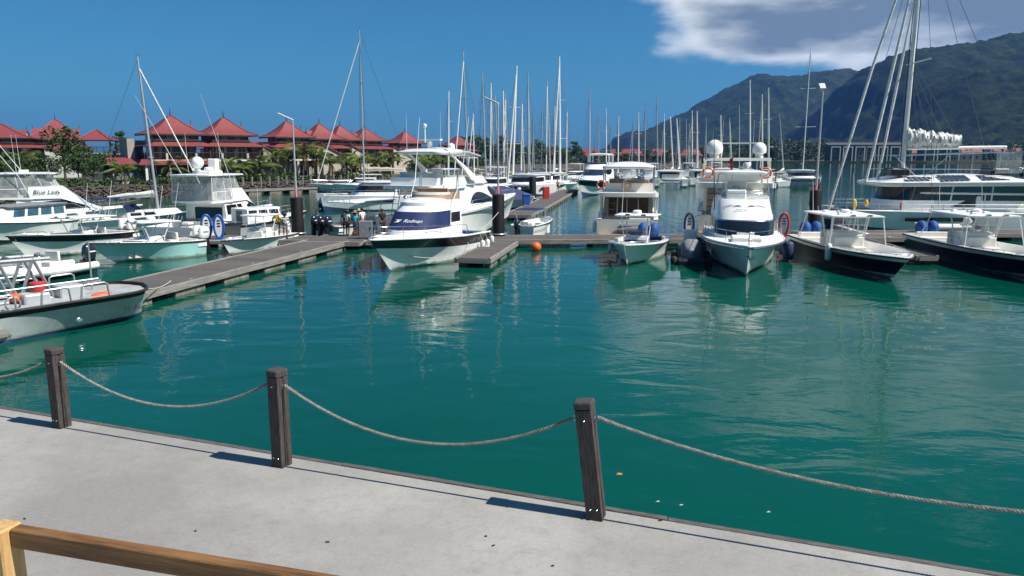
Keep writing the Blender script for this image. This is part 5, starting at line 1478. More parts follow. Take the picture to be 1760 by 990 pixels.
for y, r_ in ((-1.55, .50), (1.65, .62)):
    s = MB(); s.lathe([(r_ * .55, -.35), (r_ * .6, 0), (r_ * .95, r_ * .16), (r_, r_ * .55), (r_ * .96, r_ * .95), (r_ * .75, r_ * 1.36), (r_ * .4, r_ * 1.62), (.02, r_ * 1.7)], 20, (-7.2, y, 6.1)); s.build('satellite_dome', 'white_plastic', N0)
s = MB(); s.lathe([(.22, 0), (.3, .06), (.3, .4), (.24, .48), (.02, .5)], 14, (-8.8, -.7, 5.0)); s.build('radome', 'white_plastic', N0)
s = MB(); s.bx(-3.4, -2.0, -2.0, 2.0, 6.9, 7.0); s.bx(-3.3, -3.2, -1.9, -1.8, 5.0, 6.9); s.bx(-3.3, -3.2, 1.8, 1.9, 5.0, 6.9); s.build('fly_hardtop', 'gelcoat', N0, None)
s = MB(); s.tube([(-9.3, .3, 4.2), (-9.6, .3, 6.0)], .02, 5); s.build('flag_staff', 'teak', N0)
s = MB(); s.loft([[(-9.5 + .02 * k, .3 + .03 * math.sin(k * 1.7), 5.85 - .2 * k) , (-9.5 + .05 * math.sin(k), .5 + .04 * math.sin(k * 1.3 + 1), 5.75 - .2 * k)] for k in range(6)], False); s.build('ensign', 'flag_red', N0, 60)
s = MB(); s.slab(rrect(-11.3, -9.7, 2.4, 2.5, .55, .55, .3), .12); s.build('swim_platform', 'teak', N0, None)
fender(N0, (-9.5, 2.95, .5), .2, .9); fender(N0, (-9.5, -2.95, .5), .2, .9)
h.rail(N0, .3, .75, .12, 12)

# ---- stern-to cruiser with tan flybridge
ps = Vector((8.3, 54.4, 0)); pb = ps + Vector((.16, .987, 0)) * 12.5
L0, Lw = boat('motor_cruiser', pb, ps, 'cream cruiser showing its stern, tan flybridge seats under a bimini', 'motor yacht')
h = Hull(13.6, 4.5, 1.45, 2.1, .6, 1.6, .45, .92, 1.5, 2.4, .97)
h.shell(L0, [(0, 'antifoul_dark'), (1, 'gelcoat_cream')]); h.rubrail(L0, 'steel', .04, -.08); h.deck(L0, 'deck_white', .3, 1, -.02); h.well(L0, .03, .3, .34, .65, 'gelcoat_cream', 'teak')
rg = [plan(1.5, -2.7, 2.2, 4.4, 1.85, 1.6), plan(2.2, -2.7, 1.8, 3.6, 1.85, 1.6), plan(3.0, -2.7, 1.0, 2.2, 1.8, 1.5)]
housing(L0, rg, 'gelcoat_cream', 'saloon'); both(lambda a_, b_: panes(L0, rg, a_, b_, 1.1, 1.85, 'glass_dark'), .4, 4)
s = MB(); s.bx(-2.78, -2.71, -1.5, 1.5, .7, 2.8); s.build('saloon_front', 'interior_brown', L0, None)
for y in (-.75, .1, .8):
    s = MB(); s.bx(-2.85, -2.79, y - .03, y + .03, .72, 2.78); s.build('door_frame', 'steel', L0, None)
s = MB(); s.slab(rrect(-5.9, -.5, 2.15, 2.0, 3.32, 3.32, .35), .28); s.build('flybridge_deck', 'gelcoat_cream', L0, 35)
for sd in (-1, 1):
    s = MB(); s.bx(-4.9, -2.7, sd * 1.98 - .07, sd * 1.98 + .07, 1.45, 3.03); s.build('side_wing', 'gelcoat_cream', L0, None)
fl = [plan(3.33, -3.6, -.2, 1.4, 1.85, 1.6), plan(3.95, -3.5, -.4, .9, 1.88, 1.6)]; housing(L0, fl, 'gelcoat_cream', 'fly_coaming', False)
seatbox(L0, -3.0, -2.4, -1.5, .2, 3.33, .42, .45, 'upholstery_tan', 'fly_sofa'); seatbox(L0, -2.2, -1.6, .3, 1.5, 3.33, .42, .5, 'upholstery_tan', 'helm_seat'); seatbox(L0, -.5, -.2, -1.5, 1.5, 3.33, .7, 0, 'upholstery_tan', 'fly_dash')
wheel(L0, (-.7, .9, 4.1), .22); s = MB(); s.torus((-4.2, .15, 3.75), .3, .06, 18, 6, 'x'); s.torus((-4.22, .1, 3.72), .22, .05, 18, 6, 'x'); s.build('rope_coil', 'upholstery_tan', L0)
canopy(L0, rrect(-4.6, -.6, 1.98, 1.85, 5.22, 5.22, .9), .2, 'gelcoat', 'bimini', .32)
for sd in (-1, 1):
    for x in (-4.3, -1.2):
        s = MB(); s.tube([(x + .3, sd * 1.85, 3.4), (x, sd * 1.85, 5.2)], .045, 6); s.build('bimini_post', 'alloy', L0)
for k in range(5):
    s = MB(); s.bx(-4.7 + k * .16, -4.45 + k * .16, .85, 1.45, 1.1 + k * .45, 1.15 + k * .45); s.build('ladder_step', 'teak', L0, None)
s = MB(); s.tube([(-4.75, .82, .9), (-3.9, .82, 3.3)], .03, 5); s.tube([(-4.75, 1.48, .9), (-3.9, 1.48, 3.3)], .03, 5); s.build('ladder_frame', 'steel', L0)
seatbox(L0, -6.1, -5.5, -1.6, -.1, .65, .45, .45, 'upholstery', 'cockpit_sofa')
s = MB(); s.rbx(-6.6, -6.3, -1.9, .2, .6, 1.35, .06); s.build('transom_locker', 'gelcoat', L0, 30)
s = MB(); s.tube([(-7.0, -1.9, .75), (-7.05, -.6, .8), (-7.0, .7, .75)], [.22, .30, .22], 10); s.tube([(-7.0, -1.8, 1.05), (-7.02, .6, 1.08)], [.16, .16], 8); s.build('rolled_dinghy', 'canvas_grey', L0)
s = MB(); s.slab(rrect(-7.7, -6.7, 2.0, 2.1, .5, .5, .2), .1); s.build('swim_platform', 'teak', L0, None)
h.rail(L0, .35, .7, .12, 12); fender(L0, (-6.4, 2.35, .5), .16, .7); fender(L0, (-5.0, 2.42, .5), .16, .7)
lifering(L0, (-5.7, 1.95, 3.9), 'x', .3)

# ---- big flybridge yacht behind the navy-canvas cruiser
hd = Vector((.5, .866, 0)); ps = Vector((-7.3, 53.6, 0)); pb = ps + hd * 14.2
I0, Lw = boat('motor_yacht', pb, ps, 'large white flybridge yacht with curved side windows and swept arch', 'motor yacht')
h = Hull(16.2, 4.7, 1.75, 2.75, .7, 2.3, .45, .9, 1.5, 2.4, .95)
h.shell(I0, [(0, 'antifoul_dark'), (1, 'gelcoat')]); h.rubrail(I0, 'steel', .04, -.12); h.deck(I0, 'deck_white', .22, 1, -.02); h.well(I0, .02, .22, .3, .85, 'gelcoat', 'teak')
rg = [plan(1.95, -3.9, 1.6, 5.2, 2.0, 1.75), plan(2.7, -3.9, 1.2, 4.6, 2.0, 1.72), plan(3.45, -3.9, .4, 3.0, 1.9, 1.6), plan(3.75, -4.0, .0, 2.2, 1.88, 1.55)]
housing(I0, rg, 'gelcoat', 'saloon', True, .05)
arc = lambda lo, hi: (lambda q: lo + (hi - lo) * math.sin(math.pi * min(1, max(0, q))) ** .6)
both(lambda a_, b_: panes(I0, rg, a_, b_, .62, arc(.62, 1.75), 'glass_dark', .02, 18, 3), 1.4, 4.3)
both(lambda a_, b_: panes(I0, rg, a_, b_, 1.3, arc(1.3, 2.6), 'glass_dark', .02, 14, 3), 4.4, 7.0)
panes(I0, rg, 7.5, 14.5, .5, 2.2, 'glass_dark', .02, 20, 3, 'windscreen')
s = MB(); s.bx(-3.97, -3.91, -1.7, 1.7, .9, 3.3); s.build('saloon_door', 'glass_dark', I0, None)
s = MB(); s.slab(rrect(-7.4, -2.5, 2.2, 2.0, 3.9, 3.9, .4), .26); s.build('flybridge_deck', 'gelcoat', I0, 35)
fl = [plan(3.9, -6.6, -.4, 2.0, 2.0, 1.75), plan(4.45, -6.4, -.8, 1.1, 2.05, 1.75)]; housing(I0, fl, 'gelcoat', 'fly_coaming', False)
s = MB(); s.tube([p + Vector((0, 0, .28)) for p in fl[1][:9]], .02, 5); s.tube([p + Vector((0, 0, .28)) for p in fl[1][14:]], .02, 5); s.build('fly_rail', 'steel', I0)
seatbox(I0, -6.0, -5.3, -1.6, 1.6, 3.92, .45, .45, 'upholstery', 'fly_sofa'); seatbox(I0, -3.2, -2.6, -.2, 1.2, 3.92, .5, .6, 'upholstery', 'helm_seat')
for sd in (-1, 1):
    s = MB(); rr_ = []
    for i in range(8):
        q = i / 7; a_ = q * math.pi / 2
        x = lerp(-1.6, -4.9, math.sin(a_)) ; z = 4.2 + 2.0 * math.sin(a_) ** .8 ; w = lerp(.95, .6, q)
        y = sd * lerp(2.02, 1.7, q)
        rr_.append([(x - w * .5 * math.cos(a_) - .1, y - .1, z + w * .45 * math.sin(a_)), (x + w * .5, y - .1, z - .1), (x + w * .5, y + .1, z - .1), (x - w * .5 * math.cos(a_) - .1, y + .1, z + w * .45 * math.sin(a_))])
    s.loft(rr_, True, True, True); s.build('arch_leg', 'gelcoat', I0, 50)
    fender(I0, (-7.0 + 1.0 * (sd > 0), sd * 2.45, .5), .17, .75)
canopy(I0, rrect(-6.2, -2.2, 1.95, 1.75, 6.30, 6.38, .7), .26, 'gelcoat', 'hardtop', .2)
canopy(I0, rrect(-1.9, .6, 1.55, 1.4, 6.28, 6.0, .4), .08, 'gelcoat', 'hardtop_visor', .06)
s = MB(); s.bx(-4.6, -4.3, -.12, .12, 6.45, 7.0); s.bx(-4.5, -4.2, -.95, .95, 7.05, 7.17); s.tube([(-4.4, 0, 6.9), (-4.4, 0, 7.1)], .08, 6); s.tube([(-4.6, .3, 6.9), (-4.6, .3, 8.0)], .05, 6); s.ball((-4.6, .3, 8.1), .16, 6); s.build('radar_mast', 'gelcoat', I0, 35)
s = MB(); s.lathe([(.22, 0), (.27, .1), (.25, .3), (.12, .42), (.02, .45)], 12, (-3.0, -.9, 6.45)); s.build('satellite_dome', 'white_plastic', I0)
for y in (-1.5, 1.5): antenna(I0, (-5.2, y, 6.4), 2.6)
s = MB(); s.bx(-7.6, -7.3, -1.6, -1.2, 1.2, 3.6); s.build('cockpit_pillar', 'gelcoat', I0, None)
s = MB(); s.slab(rrect(-9.3, -7.9, 2.0, 2.1, .5, .5, .25), .1); s.build('swim_platform', 'teak', I0, None)
s = MB(); s.tube([(-7.4, 1.0, 1.2), (-6.6, 1.0, 3.9)], .03, 5); s.tube([(-7.4, 1.5, 1.2), (-6.6, 1.5, 3.9)], .03, 5)
for k in range(6): s.tube([(-7.4 + .13 * k, 1.0, 1.3 + .43 * k), (-7.4 + .13 * k, 1.5, 1.3 + .43 * k)], .022, 4)
s.build('fly_ladder', 'steel', I0); h.rail(I0, .42, .72, .12, 12)

# ---- dark-striped express cruiser on the far walkway
pb = P(998, 338); hd = Vector((-.36, -.93, 0)).normalized(); ps = pb - hd * 15
K0, Lw = boat('motor_cruiser', pb, ps, 'white express cruiser with navy bow stripe on the far walkway', 'motor yacht')
h = Hull(17.5, 5.2, 1.7, 2.5, .7, 2.6, .45, .9, 1.6, 2.5, .95)
h.shell(K0, [(0, 'antifoul_blue'), (.55, 'hull_white'), (.94, 'hull_navy'), (1, 'gelcoat')]); h.deck(K0, 'gelcoat', 0, 1, -.03, .25); h.rubrail(K0, 'steel', .05)
rg = [plan(2.1, -4.5, 1.0, 4.8, 2.1, 1.8), plan(2.9, -4.5, .2, 3.4, 2.05, 1.75), plan(4.1, -4.5, -1.0, 1.2, 1.9, 1.6)]
housing(K0, rg, 'gelcoat', 'cabin', True, .2); panes(K0, rg, 4.5, 17.5, 1.05, 1.8, 'glass_tint', .02, 24, 3, 'windscreen'); both(lambda a_, b_: panes(K0, rg, a_, b_, arc(1.4, 1.1), 1.8, 'glass_dark', .02), 1, 3.8)
fl = [plan(4.2, -4.2, -1.5, .6, 1.8, 1.6), plan(4.9, -4.2, -1.8, -.2, 1.8, 1.5)]; housing(K0, fl, 'gelcoat', 'fly_coaming', False); panes(K0, fl, 4, 18, 1, .6, 'glass_tint', .02, 16, 1, 'fly_screen')
canopy(K0, rrect(-5.6, -1.8, 1.8, 1.6, 6.2, 6.2, .5), .22, 'gelcoat', 'hardtop', .15)
for sd in (-1, 1):
    for x in (-5.0, -2.4):
        s = MB(); s.bx(x - .2, x + .2, sd * 1.65 - .07, sd * 1.65 + .07, 4.5, 6.02); s.build('hardtop_post', 'gelcoat', K0, None)
h.rail(K0, .4, .7, .14, 12)

# ---- sportfishing boats with enclosed flybridge
def sportfisher(label, pb, ps, tower=False, name=None, B=4.4, dome=True):
    r0, Lw = boat('sportfishing_boat', pb, ps, label, 'boat', 'sportfishing boats')
    L = Lw + 1.1; h = Hull(L, B, .95, 1.75, .6, 1.8, .4, .9, 1.7, 2.3, .92, 2.0)
    h.shell(r0, [(0, 'antifoul_dark'), (1, 'gelcoat')]); h.rubrail(r0, 'gelcoat', .05); h.deck(r0, 'deck_white', .34, 1, -.03, .2); h.well(r0, .02, .34, .28, .4)
    xa = -L * .17
    rg = [plan(.6, xa, L * .12, L * .33, B * .40, B * .36), plan(1.45, xa, L * .10, L * .30, B * .40, B * .35), plan(2.35, xa, L * .05, L * .14, B * .38, B * .33), plan(2.55, xa - .3, L * .03, L * .12, B * .38, B * .32)]
    housing(r0, rg, 'gelcoat', 'cabin', True, .05)
    if name:
        both(lambda a_, b_: panes(r0, rg, a_, b_, lambda q: 1.15 + .1 * q, lambda q: 1.2 + .85 * math.sin(math.pi * min(1, .12 + q * .6)) ** .5, 'glass_dark', .02, 18, 3), 1.2, 7.5)
    else:
        both(lambda a_, b_: panes(r0, rg, a_, b_, lambda q: 1.08, lambda q: 1.1 + .8 * math.sin(math.pi * min(1, .2 + q * .8)) ** .5, 'glass_dark', .02, 18, 3), 3.9, 8.0)
        for u in ((.25, 2.0), (2.2, 3.0)): both(lambda a_, b_: panes(r0, rg, a_, b_, 1.1, 1.9, 'glass_dark', .02), *u)
    s = MB(); s.bx(xa - .07, xa - .01, -B * .33, B * .2, .5, 2.1); s.build('saloon_door', 'glass_dark', r0, None)
    s = MB(); w = B * .40; s.slab(rrect(xa - 1.6, xa + 1.2, w, w, 2.62, 2.62, .2), .14); s.build('flybridge_deck', 'gelcoat', r0, 35)
    # sloping brow running down from the flybridge to the foredeck
    br = [plan(2.5, xa + .9, L * .06, L * .22, w * .98, w * .86, zf=-.75), plan(3.45, xa + .9, L * .02, L * .07, w * .94, w * .8)]
    housing(r0, br, 'gelcoat', 'flybridge_brow', True, .05)
    if name:
        for sd, u in ((-1, 2.6), (1, 19.4)):
            c_ = surf(br, u, .55); n_ = Vector((0, sd, .18)).normalized()
            xd = (surf(br, u + 1.2, .55) - surf(br, u - 1.2, .55)); yd = surf(br, u, .9) - surf(br, u, .2)
            text_part(name, .5, 'ink', r0, frame_mtx(c_ + n_ * .07, xd, yd), .3)
    # clear curtains
    ez = 4.45; xf = L * .06; xb_ = xa - 1.5
    en = [plan(3.3, xb_, xf - 1.2, xf, w * .97, w * .85), plan(ez, xb_ + .1, xf - 1.6, xf - .7, w * .95, w * .85)]
    lowr = [plan(2.63, xb_, xf - 1.2, xf, w * .97, w * .86), plan(3.3, xb_, xf - 1.2, xf, w * .97, w * .85)]
    for rr_, nm in ((lowr, 'lower_curtain'), (en, 'clear_curtain')):
        s = MB(); s.loft(rr_, True); s.build(nm, 'vinyl', r0, 40)
    for u in (0, 2, 4, 7, 9.5, 12.5, 15, 18, 20, 22):
        s = MB(); s.tube([surf(en, min(u, 21.99), -0.0) - Vector((0, 0, .66)), surf(en, min(u, 21.99), 0), surf(en, min(u, 21.99), .999)], .028, 5); s.build('curtain_post', 'alloy_white', r0)
    s = MB(); s.tube([p for p in en[0]], .03, 5); s.build('enclosure_rail', 'alloy_white', r0)
    canopy(r0, rrect(xb_ - .3, xf - .2, w * 1.02, w * .95, ez + .14, ez + .14, .4), .12, 'gelcoat', 'hardtop', .06)
    for y in (-.5, .5): seatbox(r0, xa + .0, xa + .5, y - .25, y + .25, 2.65, .65, .6, 'upholstery', 'helm_chair')
    s = MB(); s.rbx(xa + 1.3, xa + 1.9, -.9, .9, 2.65, 3.5, .05); s.build('helm_console', 'gelcoat', r0, 30)
    for sd in (-1, 1):
        s = MB(); s.tube([(xa + 1.0, sd * w, 2.7), (xa + .4, sd * (w + .25), 4.3), (xa - 3.4, sd * (w + .9), 10.2)], [.035, .03, .01], 5); s.build('outrigger', 'mast_white', r0)
        antenna(r0, (xa + .2, sd * w * .8, ez + .2), 3.0, -.1)
    if dome:
        s = MB(); s.rbx(xa - .2, xa + 1.4, -.8, .8, ez + .2, ez + .42, .12); s.build('top_pod', 'gelcoat', r0, 35)
        s = MB(); s.ball((xa - .1, .35, ez + 1.0), .46, 10, (1, 1, 1)); s.lathe([(.2, -.6), (.2, 0)], 10, (xa - .1, .35, ez + 1.0)); s.build('satellite_dome', 'white_plastic', r0)
        s = MB(); s.rbx(xa + .7, xa + 1.2, -.65, .05, ez + .42, ez + 1.3, .06); s.build('speaker_box', 'gelcoat', r0, 30)
        s = MB(); s.lathe([(.3, 0), (.32, .05), (.3, .2), (.02, .25)], 12, (xa + .4, -.2, ez + .44)); s.build('radome', 'white_plastic', r0)
    else:
        s = MB(); s.rbx(xa + .2, xa + .9, -.25, .25, ez + .22, ez + .38, .05); s.build('radar_scanner', 'gelcoat', r0, 30)
    s = MB()
    for k in range(4): s.tube([(xa - .12, B * .26 - .0, .6 + .5 * k), (xa - .12, B * .36, .6 + .5 * k)], .022, 4)
    s.tube([(xa - .12, B * .26, .5), (xa - .12, B * .26, 2.6)], .022, 4); s.tube([(xa - .12, B * .36, .5), (xa - .12, B * .36, 2.6)], .022, 4); s.build('fly_ladder', 'alloy_white', r0)
    s = MB(); s.bx(-.35, .35, -.35, .35, .4, .85); s.tube([(0, 0, .8), (0, 0, 1.0)], .08, 6); s.rbx(-.3, .3, -.3, .3, 1.0, 1.15, .05); fc = s.build('fighting_chair', 'upholstery', r0, 30); fc.location = (xa - 2.2, 0, 0)
    h.rail(r0, .55, .75, .10, 10)
    return r0, h
pb = P(463, 386); ps = P(296, 413)
sportfisher('white sportfishing boat with clear-curtained flybridge tower and ball antenna', pb, ps)
pb = Vector((-33.0, 66.5, 0)); ps = pb + Vector((-.90, -.44, 0)).normalized() * 12.5
sportfisher('white sportfishing boat lettered Blue Lady with long dark side window', pb, ps, name='Blue Lady', dome=False)

# ---- open boats
NV = [(0, 'hull_white'), (.02, 'hull_white'), (.76, 'hull_navy'), (1, 'gelcoat')]
console_boat('pale aqua open boat with white twin outboards and low T-top', P(168, 455), P(326, 438), 2.6, .95, 1.25, [(0, 'hull_white'), (.12, 'hull_white'), (1, 'hull_aqua')], 2, 'white_plastic', rake=1.8, ttop=(-.06, 2.5, 1.05), flare=1.3)
console_boat('open boat with black hull stripe and cream seats behind the aqua boat', P(28, 449), P(206, 424), 2.9, 1.05, 1.5, [(0, 'hull_white'), (.66, 'hull_white'), (1, 'hull_black')], 2, 'white_plastic', rake=1.6, ttop=(-.1, 3.2, 1.2), seatm='upholstery')
console_boat('small white open boat with navy rimmed console and single white outboard', P(388, 441), P(486, 419), 2.3, .75, 1.0, [(0, 'hull_white'), (1, 'hull_white')], 1, 'white_plastic', rake=1.2, ttop=(-.08, 2.3, .95), foreseat=False, topbits=False)
ps = Vector((-13.4, 54.9, 0)); pb = ps + Vector((.52, .85, 0)).normalized() * 9.6
console_boat('white open boat with three navy outboards and pale hardtop', pb, ps, 3.0, .95, 1.4, WH, 3, 'motor_navy', ttop=(-.04, 5.4, 1.5), topz=2.55, topbits=False, seatm='canvas_beige')
pb = P(1074, 460); ps = Vector((8.5, 47.6, 0))
console_boat('white open boat with navy quilted console seat and blue covered outboards', pb, ps, 3.15, .95, 1.3, [(0, 'hull_white'), (1, 'hull_white')], 2, 'white_plastic', 'canvas_blue', rake=1.4, ttop=(.03, 2.2, 1.3), topz=2.55, seatm='canvas_navy', foreseat=False, rub='gelcoat', full=3.4, flare=1.6, group='open boats with T-tops', rodh=False)
pbP, psP = P(1549, 485), Vector((19.3, 48.0, 0))
console_boat('navy open boat with blue covered outboards and white fender by the bow', pbP, psP, 3.5, .98, 1.22, NV, 2, 'white_plastic', 'canvas_blue', rake=2.1, ttop=(-.10, 4.8, 1.5), topz=2.58, rise=.2, wide=.9, ch=1.25, sole=.42, tower=True, consm='gelcoat', flare=1.5, full=4.2, group='open boats with T-tops')
pbQ, psQ = Vector((25.6, 34.9, 0)), Vector((26.9, 48.2, 0))
console_boat('navy open boat with pale leather seats moored beyond the slim finger pontoon', pbQ, psQ, 3.5, 1.0, 1.25, NV, 2, 'white_plastic', 'canvas_blue', rake=2.1, ttop=(-.10, 4.8, 1.5), topz=2.62, rise=.2, wide=.9, ch=1.25, sole=.42, tower=True, flare=1.5, full=4.2)
r0 = bpy.data.objects['centre_console_boat.005'] if 'centre_console_boat.005' in bpy.data.objects else None
if r0:
    fender(r0, (1.2, -1.75, .35), .17, .95, 'fender_white', (1.2, -1.5, 1.25))
# rigid inflatable behind the workboat
RB, Lw = boat('inflatable_tender', P(20, 488), P(130, 470), 'white inflatable tender with one dark outboard beside the walkway', 'boat')
s = MB(); L_ = 4.6
tubep = [(-L_ / 2, -.85, .42), (0, -.9, .42), (L_ * .3, -.75, .5), (L_ * .47, -.3, .6), (L_ * .5, 0, .62), (L_ * .47, .3, .6), (L_ * .3, .75, .5), (0, .9, .42), (-L_ / 2, .85, .42)]
s.tube(tubep, [.2, .24, .24, .23, .23, .23, .24, .24, .2], 12); s.build('air_tube', 'gelcoat', RB, 60)
s = MB(); s.loft([[(-L_ / 2, -.7, .25), (-L_ / 2, 0, -.25), (-L_ / 2, .7, .25)], [(L_ * .2, -.65, .3), (L_ * .2, 0, -.2), (L_ * .2, .65, .3)], [(L_ * .46, -.1, .5), (L_ * .46, 0, .4), (L_ * .46, .1, .5)]], False, True); s.build('hull', 'hull_grey', RB)
s = MB(); s.bx(-L_ / 2, L_ * .35, -.66, .66, .28, .32); s.build('sole', 'deck_white', RB, None)
seatbox(RB, -.6, 0, -.45, .45, .32, .5, .5, 'upholstery'); s = MB(); s.rbx(.35, .85, -.4, .4, .32, 1.2, .08); s.build('console', 'gelcoat', RB, 30); wheel(RB, (.3, 0, 1.15), .18)
outboard(RB, -L_ / 2 - .3, 0, .6, 'motor_navy', 1.15)
# bowrider with outboard
JB, Lw = boat('bowrider', Vector((2.9, 59.5, 0)), Vector((.7, 54.6, 0)), 'small white bowrider with dark outboard and folded navy bimini', 'boat')
h = Hull(5.9, 2.25, 1.0, 1.25, .3, .8, .4, .9, 1.4, 2.6, .95); h.shell(JB, [(0, 'hull_white'), (.5, 'hull_white'), (.7, 'hull_grey'), (1, 'hull_white')]); h.rubrail(JB, 'rubber', .03); h.well(JB, .08, .86, .2, .25); h.deck(JB, 'gelcoat', .86, 1, -.02)
s = MB(); s.rbx(-2.9, -2.1, -.95, .95, .3, .86, .1); s.build('stern_pad', 'gelcoat', JB, 30)
for y in (-.55, .55): seatbox(JB, -.9, -.4, y - .25, y + .25, .25, .4, .45, 'upholstery', 'helm_seat')
s = MB(); s.loft([[(.35, -.95, .95), (.15, -.9, 1.4)], [(.75, -.5, .98), (.45, -.48, 1.45)], [(.75, .5, .98), (.45, .48, 1.45)], [(.35, .95, .95), (.15, .9, 1.4)]], False); s.build('windscreen', 'acrylic', JB, None)
for y in (-.62, .62):
    s = MB(); s.rbx(.1, .6, y - .3, y + .3, .25, .95, .06); s.build('console', 'gelcoat', JB, 30)
canopy(JB, rrect(-1.9, -.2, 1.0, 1.0, 2.1, 2.1, .2), .03, 'canvas_navy', 'bimini', .08)
s = MB()
for sd in (-1, 1):
    s.tube([(-.9, sd * 1.0, .95), (-1.8, sd * .98, 2.08)], .018, 4); s.tube([(-.9, sd * 1.0, .95), (-.3, sd * .98, 2.08)], .018, 4)
s.build('bimini_frame', 'steel', JB); outboard(JB, -3.25, .1, .75, 'motor_navy', 1.05); h.rail(JB, .7, .3, .1, 6, 0, False)
# grey cabin launch behind the small white open boat
GB, Lw = boat('cabin_launch', P(521, 398), P(408, 408), 'grey hulled cabin launch with square wheelhouse windows', 'boat')
h = Hull(Lw + .9, 3.0, 1.0, 1.65, .5, 1.3, .42, .88, 1.4, 2.2, .92); h.shell(GB, [(0, 'antifoul_dark'), (.86, 'hull_grey'), (1, 'hull_black')]); h.rubrail(GB, 'rubber', .06); h.deck(GB, 'deck_white', .3, 1, -.02); h.well(GB, .03, .3, .25, .4, 'hull_grey')
rg = [plan(1.0, -2.6, .3, 1.1, 1.15, 1.05), plan(1.5, -2.6, .2, .9, 1.15, 1.0), plan(2.1, -2.6, .1, .5, 1.1, .95)]
housing(GB, rg, 'gelcoat', 'wheelhouse', True, .08)
for u in ((.2, 1.2), (1.45, 2.5), (2.75, 3.9)): both(lambda a_, b_: panes(GB, rg, a_, b_, 1.1, 1.85, 'glass_tint'), *u)
for u in ((4.5, 8.6), (8.9, 13.1), (13.4, 17.5)): panes(GB, rg, u[0], u[1], 1.1, 1.85, 'glass_tint', name='windscreen')
s = MB(); s.bx(-2.66, -2.605, -.35, .35, .75, 1.95); s.build('aft_door', 'glass_tint', GB, None)
antenna(GB, (-1.0, 0, 2.15), 1.6); h.rail(GB, .5, .6, .1, 8)
# cabin boat with a grey roof behind the black-striped open boat
DB, Lw = boat('cabin_launch', P(-60, 424), P(100, 403), 'white cabin boat with grey roof and row of blue tinted windows', 'boat')
h = Hull(Lw + 1, 3.2, 1.1, 1.6, .5, 1.3, .42, .88, 1.4, 2.2, .92); h.shell(DB, WH); h.rubrail(DB, 'rubber', .05); h.deck(DB, 'deck_white', 0, 1, -.02)
rg = [plan(1.2, -3.6, 1.3, 2.4, 1.3, 1.1), plan(1.7, -3.6, 1.1, 2.0, 1.28, 1.08), plan(2.35, -3.6, .9, 1.5, 1.25, 1.05)]
housing(DB, rg, 'gelcoat', 'cabin', False); canopy(DB, rrect(-3.9, 1.4, 1.4, 1.2, 2.5, 2.5, .3), .14, 'canvas_grey', 'roof', .06)
for k in range(4): both(lambda a_, b_: panes(DB, rg, a_, b_, 1.05, 1.9, 'window_blue'), .15 + k, .95 + k)
# folded motor covers etc
for i, (px, py, ang) in enumerate(((1180, 452, 95),)):
    q = P(px, py)
    JS = empty('jet_ski_dock', (10.3, 43.2, 0), R(258), 'dark floating dock bed with a navy covered water scooter', 'dock')
    s = MB(); s.rbx(-2.2, 2.0, -.75, .75, -.1, .32, .08); s.build('float_bed', 'rubber', JS, 30)
    s = MB(); s.loft([[(-1.6 + x, sy * w, z) for sy, z in ((-1, .35), (-1, .6 * k + .3), (-.5, .75 * k + .35), (.5, .75 * k + .35), (1, .6 * k + .3), (1, .35))] for x, w, k in ((0, .45, .7), (.8, .55, 1.0), (1.7, .55, 1.25), (2.4, .45, .9), (3.1, .12, .6))], True, True, True); s.build('scooter_cover', 'canvas_grey', JS, 50)
    s = MB(); s.bx(-1.8, 1.6, -.6, .6, .325, .36); s.build('bed_panel', 'fender_navy', JS, None)
    s = MB(); s.rbx(-3.6, -3.0, -.4, .4, .55, 1.5, .04); bx_ = s.build('storage_box', 'white_plastic', JS, 30)
    for sd in (-1, 1):
        for k in range(3): fender(JS, (-1.4 + k * 1.4, sd * .95, -.25), .2, .7, 'rubber')

# ---- steel workboat moored at the near end of the walkway
pw = P(258, 553); hd = Vector((3.3, 3.9, 0)).normalized(); lf = Vector((-hd.y, hd.x, 0))
c = pw + lf * 1.55 - hd * 4.6
W0 = empty('workboat', (c.x, c.y, 0), math.atan2(hd.y, hd.x), 'grey steel workboat with black rubber gunwale and lattice frame on deck', 'boat')
h = Hull(10.2, 3.3, 1.05, 1.22, .35, .15, .5, .97, 1.0, 16.0, .98, 1.3, rise=0)
mat('hull_steel', (.50, .55, .53), .55, scale=1.5, c2=(.36, .41, .40), dirt=.6, bump=.15, bscale=5, scum=.8)
mat('deck_steel', (.36, .37, .37), .7, scale=2, dirt=.35)
h.shell(W0, [(0, 'antifoul_blue'), (.14, 'antifoul_blue'), (.80, 'hull_steel'), (1, 'rubber')]); h.rubrail(W0, 'rubber', .05, -.04); h.deck(W0, 'deck_steel', 0, 1, .12, .0, .05)
for t in (.62, .74, .30, .46):
    for sd in (-1, 1):
        s = MB(); a_ = h.sheer(t, sd, .16, -.1); b_ = h.sheer(t + .09, sd, .16, -.1); s.tube([a_, a_ + Vector((.05, 0, .5)), a_ + Vector((.15, 0, .56)), b_ + Vector((-.15, 0, .56)), b_ + Vector((-.05, 0, .5)), b_], .035, 6); s.build('grab_hoop', 'alloy', W0)
for sd in (-1, 1):
    s = MB(); s.tube([h.sheer(t, sd, .2, .62) for t in (.40, .5, .6, .7, .80)], .03, 6); s.build('side_rail', 'alloy', W0)
